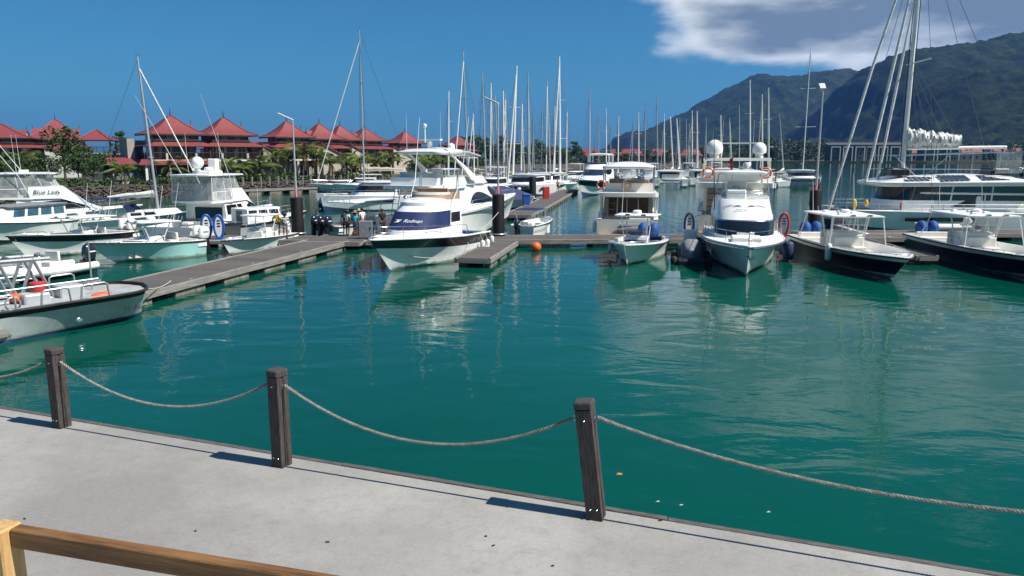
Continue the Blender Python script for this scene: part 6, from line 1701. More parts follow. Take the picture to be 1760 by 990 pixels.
# lattice ramp frame
s = MB()
for y in (-.55, .55):
    s.tube([(-4.2, y, 2.5), (2.1, y, 2.4)], .06, 4); s.tube([(-4.2, y, 1.02), (2.4, y, 1.0)], .05, 4)
    for k in range(6):
        x = -4.2 + k * 1.05; s.tube([(x, y, 1.0), (x + .52, y, 2.45)], .055, 4); s.tube([(x + .52, y, 2.45), (x + 1.05, y, 1.0)], .055, 4)
for k in range(7): s.tube([(-4.0 + k, -.55, 2.46), (-4.0 + k, .55, 2.46)], .04, 4)
lt = s.build('lattice_frame', 'alloy', W0, 30); lt.location = (0, .75, .05)
s = MB(); s.tube([(-.5, -.75, .9), (-.5, -.75, 2.5)], .06, 8); s.build('tow_post', 'black_plastic', W0)
s = MB(); s.tube([(-.55, -.95, 1.75), (-.58, -1.0, 1.4), (-.5, -.98, 1.05)], [.05, .09, .07], 7); s.build('rope_hank', 'rope_line', W0)
s = MB(); s.rbx(1.0, 1.8, -.45, .25, .9, 1.35, .05); s.build('hatch_box', 'hull_grey', W0, 30)
s = MB(); s.rbx(2.2, 3.0, -.2, .6, .9, 1.45, .05); s.build('engine_box', 'hull_grey', W0, 30)
s = MB(); s.torus((.5, -.95, 1.2), .22, .03, 18, 6, 'y'); s.build('valve_wheel', 'alloy', W0)
s = MB(); s.lathe([(.24, 0), (.25, .02), (.25, .3), (.22, .32)], 14, (1.6, .1, 1.36)); s.build('red_tub', 'red_paint', W0)
s = MB(); s.ball((3.4, -.6, 1.05), .3, 8, (1.3, .7, .4)); s.build('life_jacket', 'buoy_orange', W0); s = MB(); s.ball((.9, .2, 1.2), .25, 7, (.7, 1.2, .7)); s.build('life_jacket', 'buoy_orange', W0)
s = MB(); s.bx(-2.0, -1.2, -1.1, -.4, .9, 1.3); s.tube([(-1.8, -.9, 1.3), (-1.8, -.9, 1.55)], .06, 6); s.tube([(-1.4, -.9, 1.3), (-1.4, -.9, 1.55)], .06, 6); s.build('bitts', 'hull_grey', W0, None)
text_part('Mr Blue', .24, 'ink', W0, frame_mtx((4.05, -1.66, .62), (1, .03, .05), (0, -.02, 1)), .3)
s = MB(); s.lathe([(.10, -.01), (.13, .01), (.13, .03), (.07, .03)], 14, (0, 0, 0), 'y'); k = s.build('outlet', 'steel', W0); k.location = (2.2, -1.64, .42)
s = MB(); s.tube([(3.6, .75, .9), (3.6, .75, 2.9)], .03, 6); s.build('lamp_staff', 'alloy', W0)
# ================================================================== catamarans, far yachts, small things
def catamaran(name_label, cx, cy, heading, L, B, mast=None, house=True, hullm='hull_white', det=True, group='catamarans', rig=None, win='glass_dark'):
    r0 = empty('catamaran', (cx, cy, 0), heading, name_label, 'catamaran', group)
    for sd in (-1, 1):
        h = Hull(L, L * .115, 1.55, 1.75, .4, L * .03, .5, .8, .9, 2.4, .8, 1.2)
        hh = h.shell(r0, [(0, 'antifoul_blue'), (.1, 'antifoul_blue'), (1, hullm)]); hh.location = (0, sd * (B / 2 - L * .058), 0)
        dk = h.deck(r0, 'deck_white', 0, 1, 0, .05, 0); dk.location = hh.location
        s = MB()
        for k in range(3): s.bx(-L / 2 - .25 + k * .35, -L / 2 + .25 + k * .35, -L * .045, L * .045, .35 + k * .38, .45 + k * .38)
        st = s.build('stern_steps', 'deck_white', r0, None); st.location = hh.location
        s = MB(); s.rbx(-L * .12, L * .22, -.012, .012, .95, 1.25, .004); wn_ = s.build('hull_window', win, r0, None); wn_.location = (0, sd * (B / 2 - .0) + sd * .005 - sd * .02, 0)
    s = MB(); s.slab(rrect(-L * .44, L * .2, B * .40, B * .40, 1.62, 1.62, .3), .75); s.build('bridge_deck', 'gelcoat', r0, 35)
    s = MB(); s.bx(L * .43, L * .445, -B * .40, B * .40, 1.5, 1.65); s.build('cross_beam', 'mast_white', r0, None)
    s = MB(); s.slab([(L * .2, -B * .36, 1.6), (L * .43, -B * .36, 1.6), (L * .43, B * .36, 1.6), (L * .2, B * .36, 1.6)], .02); s.build('trampoline', 'canvas_grey', r0, None)
    rg = [plan(1.65, -L * .17, L * .08, L * .22, B * .36, B * .33), plan(2.85, -L * .17, L * .05, L * .13, B * .35, B * .31)]
    housing(r0, rg, 'gelcoat', 'saloon', True, .06); panes(r0, rg, .4, 21.6, .3, .86, win, .02, 30, 3, 'saloon_window')
    s = MB(); s.bx(-L * .17 - .06, -L * .17 - .005, -B * .28, B * .28, 1.7, 2.75); s.build('aft_door', win, r0, None)
    if not det:
        s = MB(); s.tube([(-L * .52, -1.5, 1.45), (-L * .52, 1.1, 1.45), (-L * .52 - .2, 1.6, 1.55)], .2, 8); s.tube([(-L * .52 - .9, -1.5, 1.45), (-L * .52 - .9, 1.1, 1.45), (-L * .52 - .6, 1.6, 1.55)], .2, 8); s.bx(-L * .52 - .85, -L * .52 - .05, -1.4, 1.2, 1.32, 1.4); s.build('slung_dinghy', 'hull_grey', r0, 50)
        for sd in (-1, 1):
            s = MB(); s.tube([(-L * .42, sd * 1.3, 1.6), (-L * .48, sd * 1.3, 2.6), (-L * .56, sd * 1.3, 2.5)], .05, 6); s.build('davit', 'steel', r0)
        seatbox(r0, -L * .40, -L * .36, -B * .25, B * .25, 1.62, .45, .4, 'upholstery', 'cockpit_bench')
    canopy(r0, rrect(-L * .42, L * .15, B * .39, B * .34, 3.1, 3.16, .8), .16, 'gelcoat', 'hardtop', .1)
    for sd in (-1, 1):
        for x in (-L * .40, -L * .19):
            s = MB(); s.tube([(x, sd * B * .35, 1.6), (x, sd * B * .35, 3.0)], .05, 6); s.build('roof_post', 'alloy_white', r0)
        if det:
            s = MB(); pts = [(-L * .46 + L * .9 * k / 9, sd * (B / 2 - .1 - (.25 if k > 7 else 0)), 2.25) for k in range(10)]
            s.tube(pts, .014, 4); s.tube([(x, y, 1.95) for x, y, _ in pts], .01, 4)
            for q in pts: s.tube([(q[0], q[1], 1.6), q], .014, 4)
            s.build('guard_rail', 'steel', r0)
    if mast: sail_rig(r0, L * .09, 3.2, mast, **(rig or {}))
    return r0
# the big catamaran at the right
R0 = catamaran('big white sailing catamaran with solar panels and furled sails', 34.2, 62.3, R(176), 15.6, 7.6, None)
rgR = [plan(1.65, -6.4, 2.6, 4.6, 2.75, 2.5), plan(2.5, -6.4, 2.5, 4.3, 2.75, 2.5), plan(3.8, -6.4, 2.2, 3.6, 2.7, 2.4)]
housing(R0, rgR, 'gelcoat', 'deckhouse', False)
for u_ in ((.05, 1.3), (1.36, 2.66), (2.72, 4.0)): both(lambda a_, b_: panes(R0, rgR, a_, b_, 1.0, 1.98, 'glass_dark', .02), *u_)
panes(R0, rgR, 4.08, 17.92, 1.0, 1.98, 'glass_dark', .02, 26, 3, 'front_window')
canopy(R0, rrect(-7.2, 5.2, 3.45, 2.9, 4.05, 3.95, 1.3), .38, 'gelcoat', 'coachroof', .5)
for i, (x, y, w, d) in enumerate(((-1.6, 1.9, 2.2, 1.2), (-4.6, 1.9, 2.2, 1.2), (1.2, 2.35, 1.9, .55), (-6.4, 2.3, 1.3, .6))):
    s = MB(); nx = 6 if d > 1 else 5; ny = 3 if d > 1 else 1
    for a_ in range(nx):
        for b_ in range(ny):
            x0 = x + w * a_ / nx; y0 = y + d * b_ / ny
            zz = lambda yy: 4.56 - .30 * (yy - 1.6)
            s.add([(x0 + .015, y0 + .015, zz(y0)), (x0 + w / nx - .015, y0 + .015, zz(y0)), (x0 + w / nx - .015, y0 + d / ny - .015, zz(y0 + d / ny)), (x0 + .015, y0 + d / ny - .015, zz(y0 + d / ny))], [(0, 1, 2, 3)])
    s.build('solar_panel', 'solar', R0, None)
# flybridge gear
for x, y in ((-4.6, .9), (3.0, .9)):
    s = MB(); s.rbx(x - .5, x + .9, y - .9, y + .9, 4.4, 5.0, .1); s.build('helm_cover', 'black_plastic', R0, 30); wheel(R0, (x - .55, y, 5.2), .42, 'black_plastic', .15)
s = MB(); s.tube([(-6.2, 2.4, 4.3), (-6.2, 2.4, 4.85), (4.4, 2.2, 4.9), (4.4, 2.2, 4.2)], .025, 5); s.tube([(-6.2, -2.2, 4.3), (-6.2, -2.2, 4.85), (4.4, -2.0, 4.9)], .025, 5); s.build('fly_rail', 'steel', R0)
s = MB(); s.slab(rrect(-6.6, 2.2, 1.9, 1.7, 6.35, 6.25, .4), .06); s.build('bimini_frame_top', 'alloy', R0, None) if False else None
s = MB(); s.tube([(-6.6, 1.8, 6.3), (4.2, 1.8, 5.95)], .04, 5); s.tube([(-6.6, -1.8, 6.3), (4.2, -1.8, 5.95)], .04, 5); s.tube([(-6.6, -1.8, 6.3), (-6.6, 1.8, 6.3)], .04, 5)
for x in (-6.2, -4.0): s.tube([(x, 1.8, 4.0), (x, 1.8, 6.3)], .035, 5); s.tube([(x, -1.8, 4.0), (x, -1.8, 6.3)], .035, 5)
s.tube([(-.5, 1.8, 6.1), (1.8, 1.8, 4.0)], .03, 5); s.tube([(3.8, 1.8, 5.95), (1.6, 1.8, 4.0)], .03, 5); s.build('bimini_frame', 'steel', R0)
s = MB(); s.loft([[(-5.9, 1.82, 4.6), (-5.9, 1.82, 6.25)], [(-4.0, 1.82, 4.6), (-4.0, 1.82, 6.2)]], False); s.build('clear_curtain', 'vinyl', R0, None)
# rig
mx = 2.35
s = MB(); s.tube([(mx, 0, 3.8), (mx, 0, 14), (mx - .1, 0, 24.5)], [.19, .17, .12], 12); s.build('mast', 'mast_white', R0)
s = MB(); s.tube([(mx + .25, 0, 3.9), (mx + .24, 0, 23.5)], .03, 5); s.tube([(mx - .26, 0, 5.2), (mx - .26, 0, 23.5)], .035, 5); s.build('halyards', 'black_plastic', R0)
for z, w in ((13.2, 2.1), (18.6, 1.6)):
    s = MB(); s.tube([(mx - .5, -w, z + .15), (mx, 0, z), (mx - .5, w, z + .15)], .055, 6); s.build('spreader', 'mast_white', R0)
s = MB()
for sd in (-1, 1):
    s.tube([(mx - 1.0, sd * 3.5, 1.8), (mx - .5, sd * 2.1, 13.35), (mx - .1, 0, 23.5)], .018, 4)
    s.tube([(mx - 1.6, sd * 3.5, 1.8), (mx - .05, 0, 12.9)], .018, 4)
    s.tube([(-7.3, sd * 3.3, 1.9), (mx - .1, 0, 24)], .022, 4)
    s.tube([(mx + 1.2, sd * 3.4, 1.8), (mx - .05, 0, 16)], .016, 4)
    for k in range(4): s.tube([(mx - 1.2 - k * 1.05, sd * .12, 6.8), (mx - .2, sd * .05, 11.5 + k * .6)], .012, 4)
s.tube([(6.8, 0, 1.7), (mx, 0, 23.6)], .02, 4)
s.build('stays', 'wire', R0)
for (x0, x1, z1, r_) in ((5.2, mx + .25, 20.5, .11), (4.3, mx + .22, 18.0, .10)):
    s = MB(); s.tube([(x0, 0, 3.7), (lerp(x0, x1, .5), 0, lerp(3.7, z1, .5)), (x1, 0, z1)], [r_, r_ * 1.25, r_ * .7], 8); s.build('furled_jib', 'canvas_white', R0, 60)
s = MB(); s.tube([(8.0, 0, 1.5), (5.4, 0, 12.8), (mx, 0, 24)], [.10, .12, .06], 8); s.build('furled_gennaker', 'canvas_white', R0, 60)
s = MB(); s.tube([(mx - .2, 0, 6.55), (-5.6, 0, 6.65)], .13, 8); s.build('boom', 'mast_white', R0)
s = MB(); rr_ = random.Random(3); n = 40; rings = []
for i in range(n + 1):
    q = i / n; x = mx - .0 - 4.3 * q; w = .55 - .10 * q; hgt = 1.35 - .55 * q
    rings.append([(x + rr_.uniform(-.05, .05), w * math.cos(a_) * rr_.uniform(.55, 1.35), 6.75 + hgt * .5 + hgt * .55 * math.sin(a_) * rr_.uniform(.7, 1.25) + .05 * math.sin(i * .7)) for a_ in [2 * math.pi * k / 12 for k in range(12)]])
s.loft(rings, True, True, True); s.build('stowed_mainsail', 'canvas_white', R0, 50)
# deck gear
s = MB(); s.ball((5.9, 2.4, 2.25), .25, 8, (.6, .5, 1.2)); s.build('yellow_bag', 'yellow', R0); s = MB(); s.ball((7.0, 2.9, 2.2), .3, 8, (.6, .5, 1.4)); s.build('yellow_bag', 'yellow', R0)
lifering(R0, (-7.4, 3.5, 2.3), 'y', .28, 'life_ring', 'red_paint'); s = MB(); s.ball((3.6, 3.3, 2.1), .22, 8, (.5, .4, 1.5)); s.build('red_bag', 'red_paint', R0)
s = MB(); s.loft([[(-5.6 - x, 3.25 + .1 * math.sin(a_) , 2.3 + w * math.sin(a_) + .2 * k) if False else (-5.6 - x, 3.2 + .12 * math.cos(a_), 2.35 + .1 * k + w * math.sin(a_)) for a_ in [2 * math.pi * j / 10 for j in range(10)]] for x, w, k in ((0, .03, 0), (.3, .3, .2), (1.2, .42, .3), (1.9, .36, 0), (2.4, .05, -.4))], True, True, True); s.build('green_kayak', 'green_kayak', R0, 50)
s = MB(); s.bx(1.2, 3.6, 3.42, 3.46, 1.72, 2.55); s.build('white_board', 'white_plastic', R0, None)
s = MB()
s.tube([(-2.6, 4.2, .62), (.4, 4.2, .62)], .001, 3)
s.build('painter', 'rope_line', R0)
# tender stored on the pontoon by the catamaran
TD = empty('inflatable_tender', (31.2, 55.0, .55), R(178), 'grey inflatable tender lying on the boarded pontoon beside the catamaran', 'boat')
s = MB(); s.tube([(-1.8, -.62, .3), (.6, -.64, .3), (1.5, -.4, .4), (1.8, 0, .46), (1.5, .4, .4), (.6, .64, .3), (-1.8, .62, .3)], .21, 10); s.build('air_tube', 'hull_grey', TD, 60)
s = MB(); s.bx(-1.7, 1.2, -.5, .5, .12, .2); s.bx(-1.8, -1.7, -.5, .5, .1, .55); s.build('floor_panel', 'deck_white', TD, None); outboard(TD, -2.1, 0, .55, 'white_plastic', .8, .9)
# yellow bags, boards on the deck by the catamaran
s = MB(); s.tube([(0, 0, .06), (.6, .1, .07), (1.3, -.1, .06), (2.0, .1, .06)], .06, 6); o = s.build('yellow_hose', 'yellow'); o.location = (22.3, 53.6, .55); tag(o, 'yellow hose lying on the boards behind the navy open boat', 'hose')
s = MB(); s.rbx(-1.2, 1.2, -.3, .3, 0, .06, .02); o = s.build('gangplank', 'white_plastic', None, None); o.location = (24.4, 54.0, .72); o.rotation_euler = (0, R(14), R(-35)); tag(o, 'short white gangplank leaning on the boarded pontoon', 'gangplank')

# catamarans in the back
catamaran('sailing catamaran with red covers and tall mast behind the hardtop boat', -15.5, 86, R(200), 12.5, 6.4, 19.4, rig=dict(mname='mast_grey', boom=4.6, cover='canvas_beige', fore=5.2, aft=5.6, beam=2.6, spread=2))
q = A(1385, 300, 150); catamaran('sailing catamaran with blue sail bag moored in the open bay', q.x, 152, R(255), 12.5, 6.8, 27.0, rig=dict(mname='mast_white', boom=4.8, cover='canvas_blue', fore=5.2, aft=5.6, beam=3.0, spread=2, furl=False))
for px, Y, hd, lb in ((1150, 150, 82, 'white catamaran showing its stern beside the stern-to cruiser'), (1204, 156, 88, 'white catamaran with black outboards slung at its stern'), (1245, 172, 80, 'white catamaran half hidden by the satellite dome yacht')):
    q = A(px, 300, Y); c0 = catamaran(lb, q.x, Y, R(hd), 12, 6.6, None, det=False)
    if px == 1204:
        for y in (-1.1, -.3): outboard(c0, -6.6, y, .9, 'black_plastic', 1.0)
for px, Y, hd, lb in ((905, 118, 250, 'white catamaran with long dark window band on the far walkway'), (936, 128, 255, 'white power catamaran at the end of the far walkway')):
    q = A(px, 310, Y); catamaran(lb, q.x, Y, R(hd), 12.5, 6.4, None, det=False)
# navy-covered boat beside the big flybridge yacht
q = P(872, 352); NC = empty('covered_launch', (1.0, 84, 0), R(20), 'launch under a dark navy boat cover beside the far walkway', 'boat')
h = Hull(9, 3.0, 1.0, 1.4, .4, 1.0); h.shell(NC, WH)
s = MB(); s.loft([[(x, y * w, z) for y, z in ((-1.5, 1.1), (-.8, 1.9 * k), (0, 2.5 * k), (.8, 1.9 * k), (1.5, 1.1))] for x, w, k in ((-4.4, .95, .8), (-2, 1, 1.0), (.5, 1, 1.05), (2.6, .8, .85), (4.3, .25, .6))], False); s.build('boat_cover', 'canvas_navy', NC, 50)
NC.location = (-1.6, 86, 0)
# dark-hulled yacht bow at the right edge
q = A(1790, 292, 140); DH = empty('sailing_yacht', (q.x + 1.5, 140, 0), R(188), 'dark hulled yacht with raised bow anchored off the catamaran', 'sailboat')
h = Hull(13, 3.6, 1.5, 3.1, .5, 2.6, .45, .8, 1.2, 2.0); h.shell(DH, [(0, 'antifoul_dark'), (.93, 'hull_navy'), (1, 'gelcoat')]); h.deck(DH, 'deck_white'); h.rail(DH, .3, .7, .1, 10); rg = [plan(1.9, -4, 1, 2.4, 1.2, 1.0), plan(2.7, -4, .6, 1.8, 1.1, .9)]; housing(DH, rg, 'gelcoat', 'cabin'); sail_rig(DH, 1.0, 2.6, 17.5, 'mast_grey', 4.4, 'canvas_navy', 5.0, 6.5, 1.6)
# small boats near the stone shore
for i, (px, py, hd, L, lb) in enumerate(((472, 329, 5, 4.2, 'small pale open dinghy moored by the stone shore'), (196, 336, 20, 5.0, 'small yellow trimmed skiff under the stone wall'), (148, 340, 10, 4.6, 'small dark skiff with orange ring under the stone wall'), (398, 331, 3, 4.0, 'tiny dinghy tied to the landing pontoon'))):
    q = P(px, py); r0 = empty('dinghy', (q.x, q.y, 0), R(hd), lb, 'boat', 'small boats along the stone shore')
    h = Hull(L, 1.7, .55, .8, .25, .6); h.shell(r0, [(0, 'hull_white'), (.75, ('hull_aqua', 'hull_white', 'hull_black', 'hull_white')[i]), (1, ('hull_white', 'yellow', 'hull_black', 'gelcoat')[i])]); h.well(r0, .04, .85, .12, .15); h.deck(r0, 'gelcoat', .85, 1, -.02)
    seatbox(r0, -.3, .2, -.6, .6, .15, .35); outboard(r0, -L / 2 - .25, 0, .5, 'white_plastic' if i != 2 else 'black_plastic', .75)
    if i == 2: lifering(r0, (.9, -.3, .75), 'x', .28)
# cabin cruisers at the landing
for i, (px, py, hd, lb) in enumerate(((618, 331, 200, 'small cabin cruiser with grey hull moored at the landing'), (575, 330, 195, 'low grey speedboat moored at the landing'))):
    q = P(px, py); r0 = empty('cabin_launch', (q.x, q.y, 0), R(hd), lb, 'boat', 'cabin boats at the landing')
    h = Hull(8.6, 2.9, 1.1, 1.5, .4, 1.2); h.shell(r0, [(0, 'antifoul_dark'), (.5, 'hull_grey'), (1, 'hull_white')]); h.deck(r0, 'deck_white')
    rg = [plan(1.25, -2.6, .2, 1.8, 1.15, 1.0), plan(2.4 - i * .5, -2.6, -.4, .6, 1.05, .9)]; housing(r0, rg, 'gelcoat', 'cabin'); panes(r0, rg, .5, 21.5, .35, .85, 'glass_dark', .02, 24, 2); h.rail(r0, .5, .6)
    if i == 0: canopy(r0, rrect(-3.6, 0, 1.2, 1.1, 2.95, 2.95, .3), .1, 'gelcoat', 'hardtop')
# pale covers on sail bags (pink-red bundles) of the catamaran
# ---- sailing yachts: (px of mast foot, px/py of mast top, distance, heading, hull length)
SY = [(806, 795, 88, 108, 250, 13.5, 'mast_grey', 'canvas_beige', 'tall grey mast yacht just right of the flybridge yacht arch'),
      (836, 828, 125, 122, 255, 12, 'mast_grey', 'canvas_beige', 'yacht with beige sail cover and grey mast behind the swept arch'),
      (858, 850, 163, 135, 80, 10.5, 'mast_grey', 'canvas_navy', 'short masted yacht behind the second solar lamp'),
      (874, 868, 160, 142, 260, 10.5, 'mast_grey', 'canvas_beige', 'slim masted yacht with beige boom cover near the solar lamp'),
      (880, 889, 113, 118, 262, 13, 'mast_white', 'canvas_beige', 'yacht whose white mast leans beside the second solar lamp'),
      (909, 907, 125, 130, 85, 12.5, 'mast_grey', 'canvas_white', 'grey mast yacht with white boom cover behind the far walkway catamaran'),
      (947, 939, 135, 136, 258, 12, 'mast_grey', 'canvas_beige', 'yacht with crossed spreaders left of the thick white masts'),
      (963, 961, 97, 132, 255, 15.5, 'mast_white', 'canvas_beige', 'large yacht with the tallest thick white mast on the far walkway'),
      (1029, 1028, 190, 200, 85, 11.5, 'mast_grey', 'canvas_navy', 'small far yacht left of its taller neighbour behind the express cruiser'),
      (1042, 1041, 187, 195, 88, 12, 'mast_white', 'canvas_beige', 'far yacht with white mast behind the express cruiser'),
      (1050, 1049, 208, 215, 85, 10.5, 'mast_grey', 'canvas_white', 'far short masted yacht behind the stern-to cruiser'),
      (1098, 1097, 193, 190, 90, 12, 'mast_white', 'canvas_beige', 'far yacht with pinkish white mast over the stern-to cruiser'),
      (1131, 1128, 167, 172, 80, 13, 'mast_grey', 'canvas_navy', 'far yacht with tall grey mast beside the stern-to cruiser'),
      (1142, 1141, 195, 206, 92, 11.5, 'mast_white', 'canvas_beige', 'far yacht with rust tinged mast among the catamarans'),
      (1158, 1151, 200, 190, 70, 11, 'mast_white', 'canvas_white', 'far yacht with leaning white mast among the catamarans'),
      (1169, 1162, 203, 186, 72, 11, 'mast_white', 'canvas_white', 'far yacht with second leaning white mast among the catamarans'),
      (1180, 1179, 205, 210, 95, 10.5, 'mast_grey', 'canvas_beige', 'far yacht with thin grey mast near the satellite dome yacht'),
      (1186, 1184, 212, 200, 85, 10, 'mast_grey', 'canvas_navy', 'far yacht with short grey mast near the satellite dome yacht'),
      (1190, 1189, 190, 196, 92, 12, 'mast_white', 'canvas_beige', 'far yacht with pale reddish mast near the satellite dome yacht'),
      (1214, 1213, 203, 226, 85, 11, 'mast_grey', 'canvas_navy', 'far yacht with wire thin mast behind the catamaran sterns'),
      (1240, 1238, 198, 188, 75, 11, 'mast_white', 'canvas_beige', 'far yacht with white mast just left of the satellite domes'),
      (1290, 1288, 137, 168, 85, 14.5, 'mast_white', 'canvas_white', 'far yacht with tall white mast between the satellite domes'),
      (1271, 1270, 180, 205, 85, 11.5, 'mast_grey', 'canvas_beige', 'far yacht with thin mast behind the smaller satellite dome'),
      (1311, 1309, 162, 182, 88, 13, 'mast_white', 'canvas_beige', 'far yacht with white mast right of the bigger satellite dome'),
      (1349, 1338, 195, 172, 60, 11, 'mast_grey', 'canvas_white', 'far yacht with leaning mast and slack forestay in the open bay')]
xt = random.Random(21)
desc = ['grey', 'white', 'thin', 'pale']; 
near_ = [(770, 'left of the swept yacht arch'), (815, 'behind the swept yacht arch'), (842, 'beside the second solar lamp'), (866, 'above the navy boat cover'), (895, 'over the walking man'), (918, 'above the far walkway pile'), (930, 'near the red fire box'), (953, 'close by the thickest mast'), (975, 'left of the express cruiser'), (1012, 'over the express cruiser hardtop'), (1062, 'over the tan flybridge'), (1085, 'above the stern-to cruiser bimini'), (1108, 'right of the stern-to cruiser bimini'), (1168, 'over the catamaran sterns'), (1198, 'over the slung black outboards'), (1226, 'left of the smaller dome'), (1256, 'behind the smaller dome'), (1322, 'right of the bigger dome')]
for i, (px_, wh) in enumerate(near_):
    Y_ = xt.uniform(150, 235) if px_ > 960 else xt.uniform(138, 205)
    SY.append((px_, px_ + xt.uniform(-4, 4), 267 - xt.uniform(9.5, 14.5) * 1300 / Y_, Y_, xt.choice((80, 95, 255, 262, 100)), xt.uniform(9.5, 12.5), xt.choice(('mast_grey', 'mast_white')), xt.choice(('canvas_beige', 'canvas_navy', 'canvas_white', 'canvas_blue')), 'distant yacht with %s mast %s' % (desc[i % 4], wh)))
for (pf, pt_, py, Y, hd, L, mn, cv_, lb) in SY:
    q = A(pf, 300, Y); tp = A(pt_, py, Y)
    a_ = R(hd); lean_world = tp.x - q.x
    lean = -lean_world * math.cos(a_) if abs(math.cos(a_)) > .3 else 0.0
    xoff = L * .08
    r0, hh_ = sailboat(lb, q.x - xoff * math.cos(a_), Y - xoff * math.sin(a_), a_, L, tp.z, 'hull_white', cv_, mn, 0.0, rnd.choice(('canvas_navy', 'canvas_beige', 'canvas_grey')), 2, None, 2.0 if mn == 'mast_white' else 1.6, rnd.random() < .6, rnd.choice((None, 'hull_navy', None)))
    r0.rotation_mode = 'QUATERNION'
    from mathutils import Quaternion
    tilt = math.atan2(lean_world, tp.z)
    r0.rotation_quaternion = Quaternion((0, 1, 0), tilt * .9) @ Quaternion((0, 0, 1), a_)
# left-hand yacht among the open boats: raked grey mast
q = P(262, 408); r0, _h = sailboat('white yacht with raked grey mast moored among the open boats', -29.5, 61.5, R(12), 10.5, 13.6, mname='mast_grey', cover='canvas_white', bim='canvas_navy', thick=1.1, furl=True)
r0.rotation_mode = 'QUATERNION'; r0.rotation_quaternion = Quaternion((0, 1, 0), R(-3.2)) @ Quaternion((0, 0, 1), R(12))
# far motor boats filling the berths
for i, (px, Y, hd, lb) in enumerate(((985, 150, 250, 'far white motor boat behind the express cruiser'), (1080, 165, 85, 'far white motor boat over the tan flybridge'), (1115, 160, 90, 'far white cabin boat between the cruiser and the catamarans'), (845, 106, 255, 'white motor boat behind the far walkway pile'), (1182, 168, 80, 'far white cabin boat between two catamaran sterns'), (745, 92, 235, 'white motor boat behind the flybridge yacht'), (1225, 182, 88, 'far small motor boat left of the dome yacht'))):
    q = A(px, 310, Y); r0 = empty('motor_boat', (q.x, Y, 0), R(hd), lb, 'boat', 'white motor boats berthed in the back')
    h = Hull(10, 3.5, 1.3, 1.7, .5, 1.4); h.shell(r0, [(0, 'antifoul_dark'), (1, 'gelcoat')]); h.deck(r0, 'deck_white', 0, 1, -.02)
    rg = [plan(1.5, -3, .6, 2.6, 1.45, 1.25), plan(2.1, -3, .3, 1.9, 1.45, 1.2), plan(2.9, -3, -.3, .7, 1.35, 1.1)]; housing(r0, rg, 'gelcoat', 'cabin'); panes(r0, rg, .4, 21.6, 1.1, 1.85, 'glass_dark', .02, 26, 2)
    canopy(r0, rrect(-3.6, 0, 1.4, 1.2, 4.4, 4.4, .4), .12, 'gelcoat', 'hardtop')
    for sd in (-1, 1):
        s = MB(); s.tube([(-3.2, sd * 1.25, 2.9), (-3.2, sd * 1.25, 4.3)], .04, 5); s.tube([(-.8, sd * 1.2, 2.9), (-.8, sd * 1.2, 4.3)], .04, 5); s.build('hardtop_frame', 'alloy_white', r0)
    h.rail(r0, .45, .65)

# ================================================================== small things on the pontoons
def oval_stand(x, y, rim, face, label, rz):
    r0 = empty('rescue_stand', (x, y, .55), rz, label, 'stand', 'oval stands on the pontoons')
    s = MB(); n = 24
    def ov(a, k=1.0): return (.30 * k * math.cos(a), 0, .82 + .74 * k * math.sin(a))
    s.tube([ov(2 * math.pi * i / n) for i in range(n)], .085, 8, 0, True); s.build('rim', rim, r0, 60)
    s = MB(); a_ = [ov(2 * math.pi * i / n, .95) for i in range(n)]; s.loft([[(p[0], -.04, p[2]) for p in a_], [(p[0], .04, p[2]) for p in a_]], True, True, True); fc = s.build('face', face, r0, None)
    for z in (1.2, 1.02, .84):
        s = MB(); s.bx(-.10, .10, -.055, -.041, z - .04, z + .04); s.build('socket', 'black_plastic', fc, None)
    s = MB(); s.rbx(-.22, .22, -.14, .14, -.02, .1, .02); s.build('foot', rim, r0, None)
oval_stand(-20.3, 50.2, 'blue_plastic', 'white_plastic', 'blue and white oval stand left of its pair on the cross pontoon', R(20))
oval_stand(-19.4, 50.0, 'blue_plastic', 'white_plastic', 'blue and white oval stand right of its pair on the cross pontoon', R(10))
oval_stand(12.1, 51.6, 'fender_navy', 'white_plastic', 'navy and white oval stand beside the cream yacht stern', R(-5))
oval_stand(18.6, 51.7, 'red_paint', 'white_plastic', 'red and white oval stand beside the express yacht', R(-15))
# round orange buoy
s = MB(); s.ball((0, 0, .28), .34, 12, (1, 1, .95)); bo = s.build('mooring_buoy', 'buoy_orange'); bo.location = P(921, 432); tag(bo, 'round orange mooring buoy floating under the cross pontoon', 'buoy')
k = MB(); k.torus((0, 0, .66), .06, .02, 12, 5, 'x'); k.build('ring', 'steel', bo)
# far walkway: blue bin and red box
r0 = empty('wheeled_bin', (1.55, 83.5, .55), R(10), 'blue bin standing on the far walkway near the walking man', 'bin'); s = MB(); s.loft([[(sx * w, sy * w, z) for sx, sy in ((-1, -1), (1, -1), (1, 1), (-1, 1))] for w, z in ((.32, .1), (.38, 1.15))], True, True, True); s.build('tub', 'blue_plastic', r0, None); s = MB(); s.rbx(-.42, .42, -.42, .42, 1.16, 1.27, .04); s.build('lid', 'blue_plastic', r0, None)
r0 = empty('fire_box', (4.35, 97.5, .55), R(10), 'red fire box standing on the far walkway by the pile', 'box'); s = MB(); s.rbx(-.4, .4, -.3, .3, 0, 1.5, .05); s.build('cabinet', 'red_paint', r0, None); s = MB(); s.bx(-.3, .3, -.315, -.301, .3, 1.2); s.build('door', 'red_paint', r0, None)
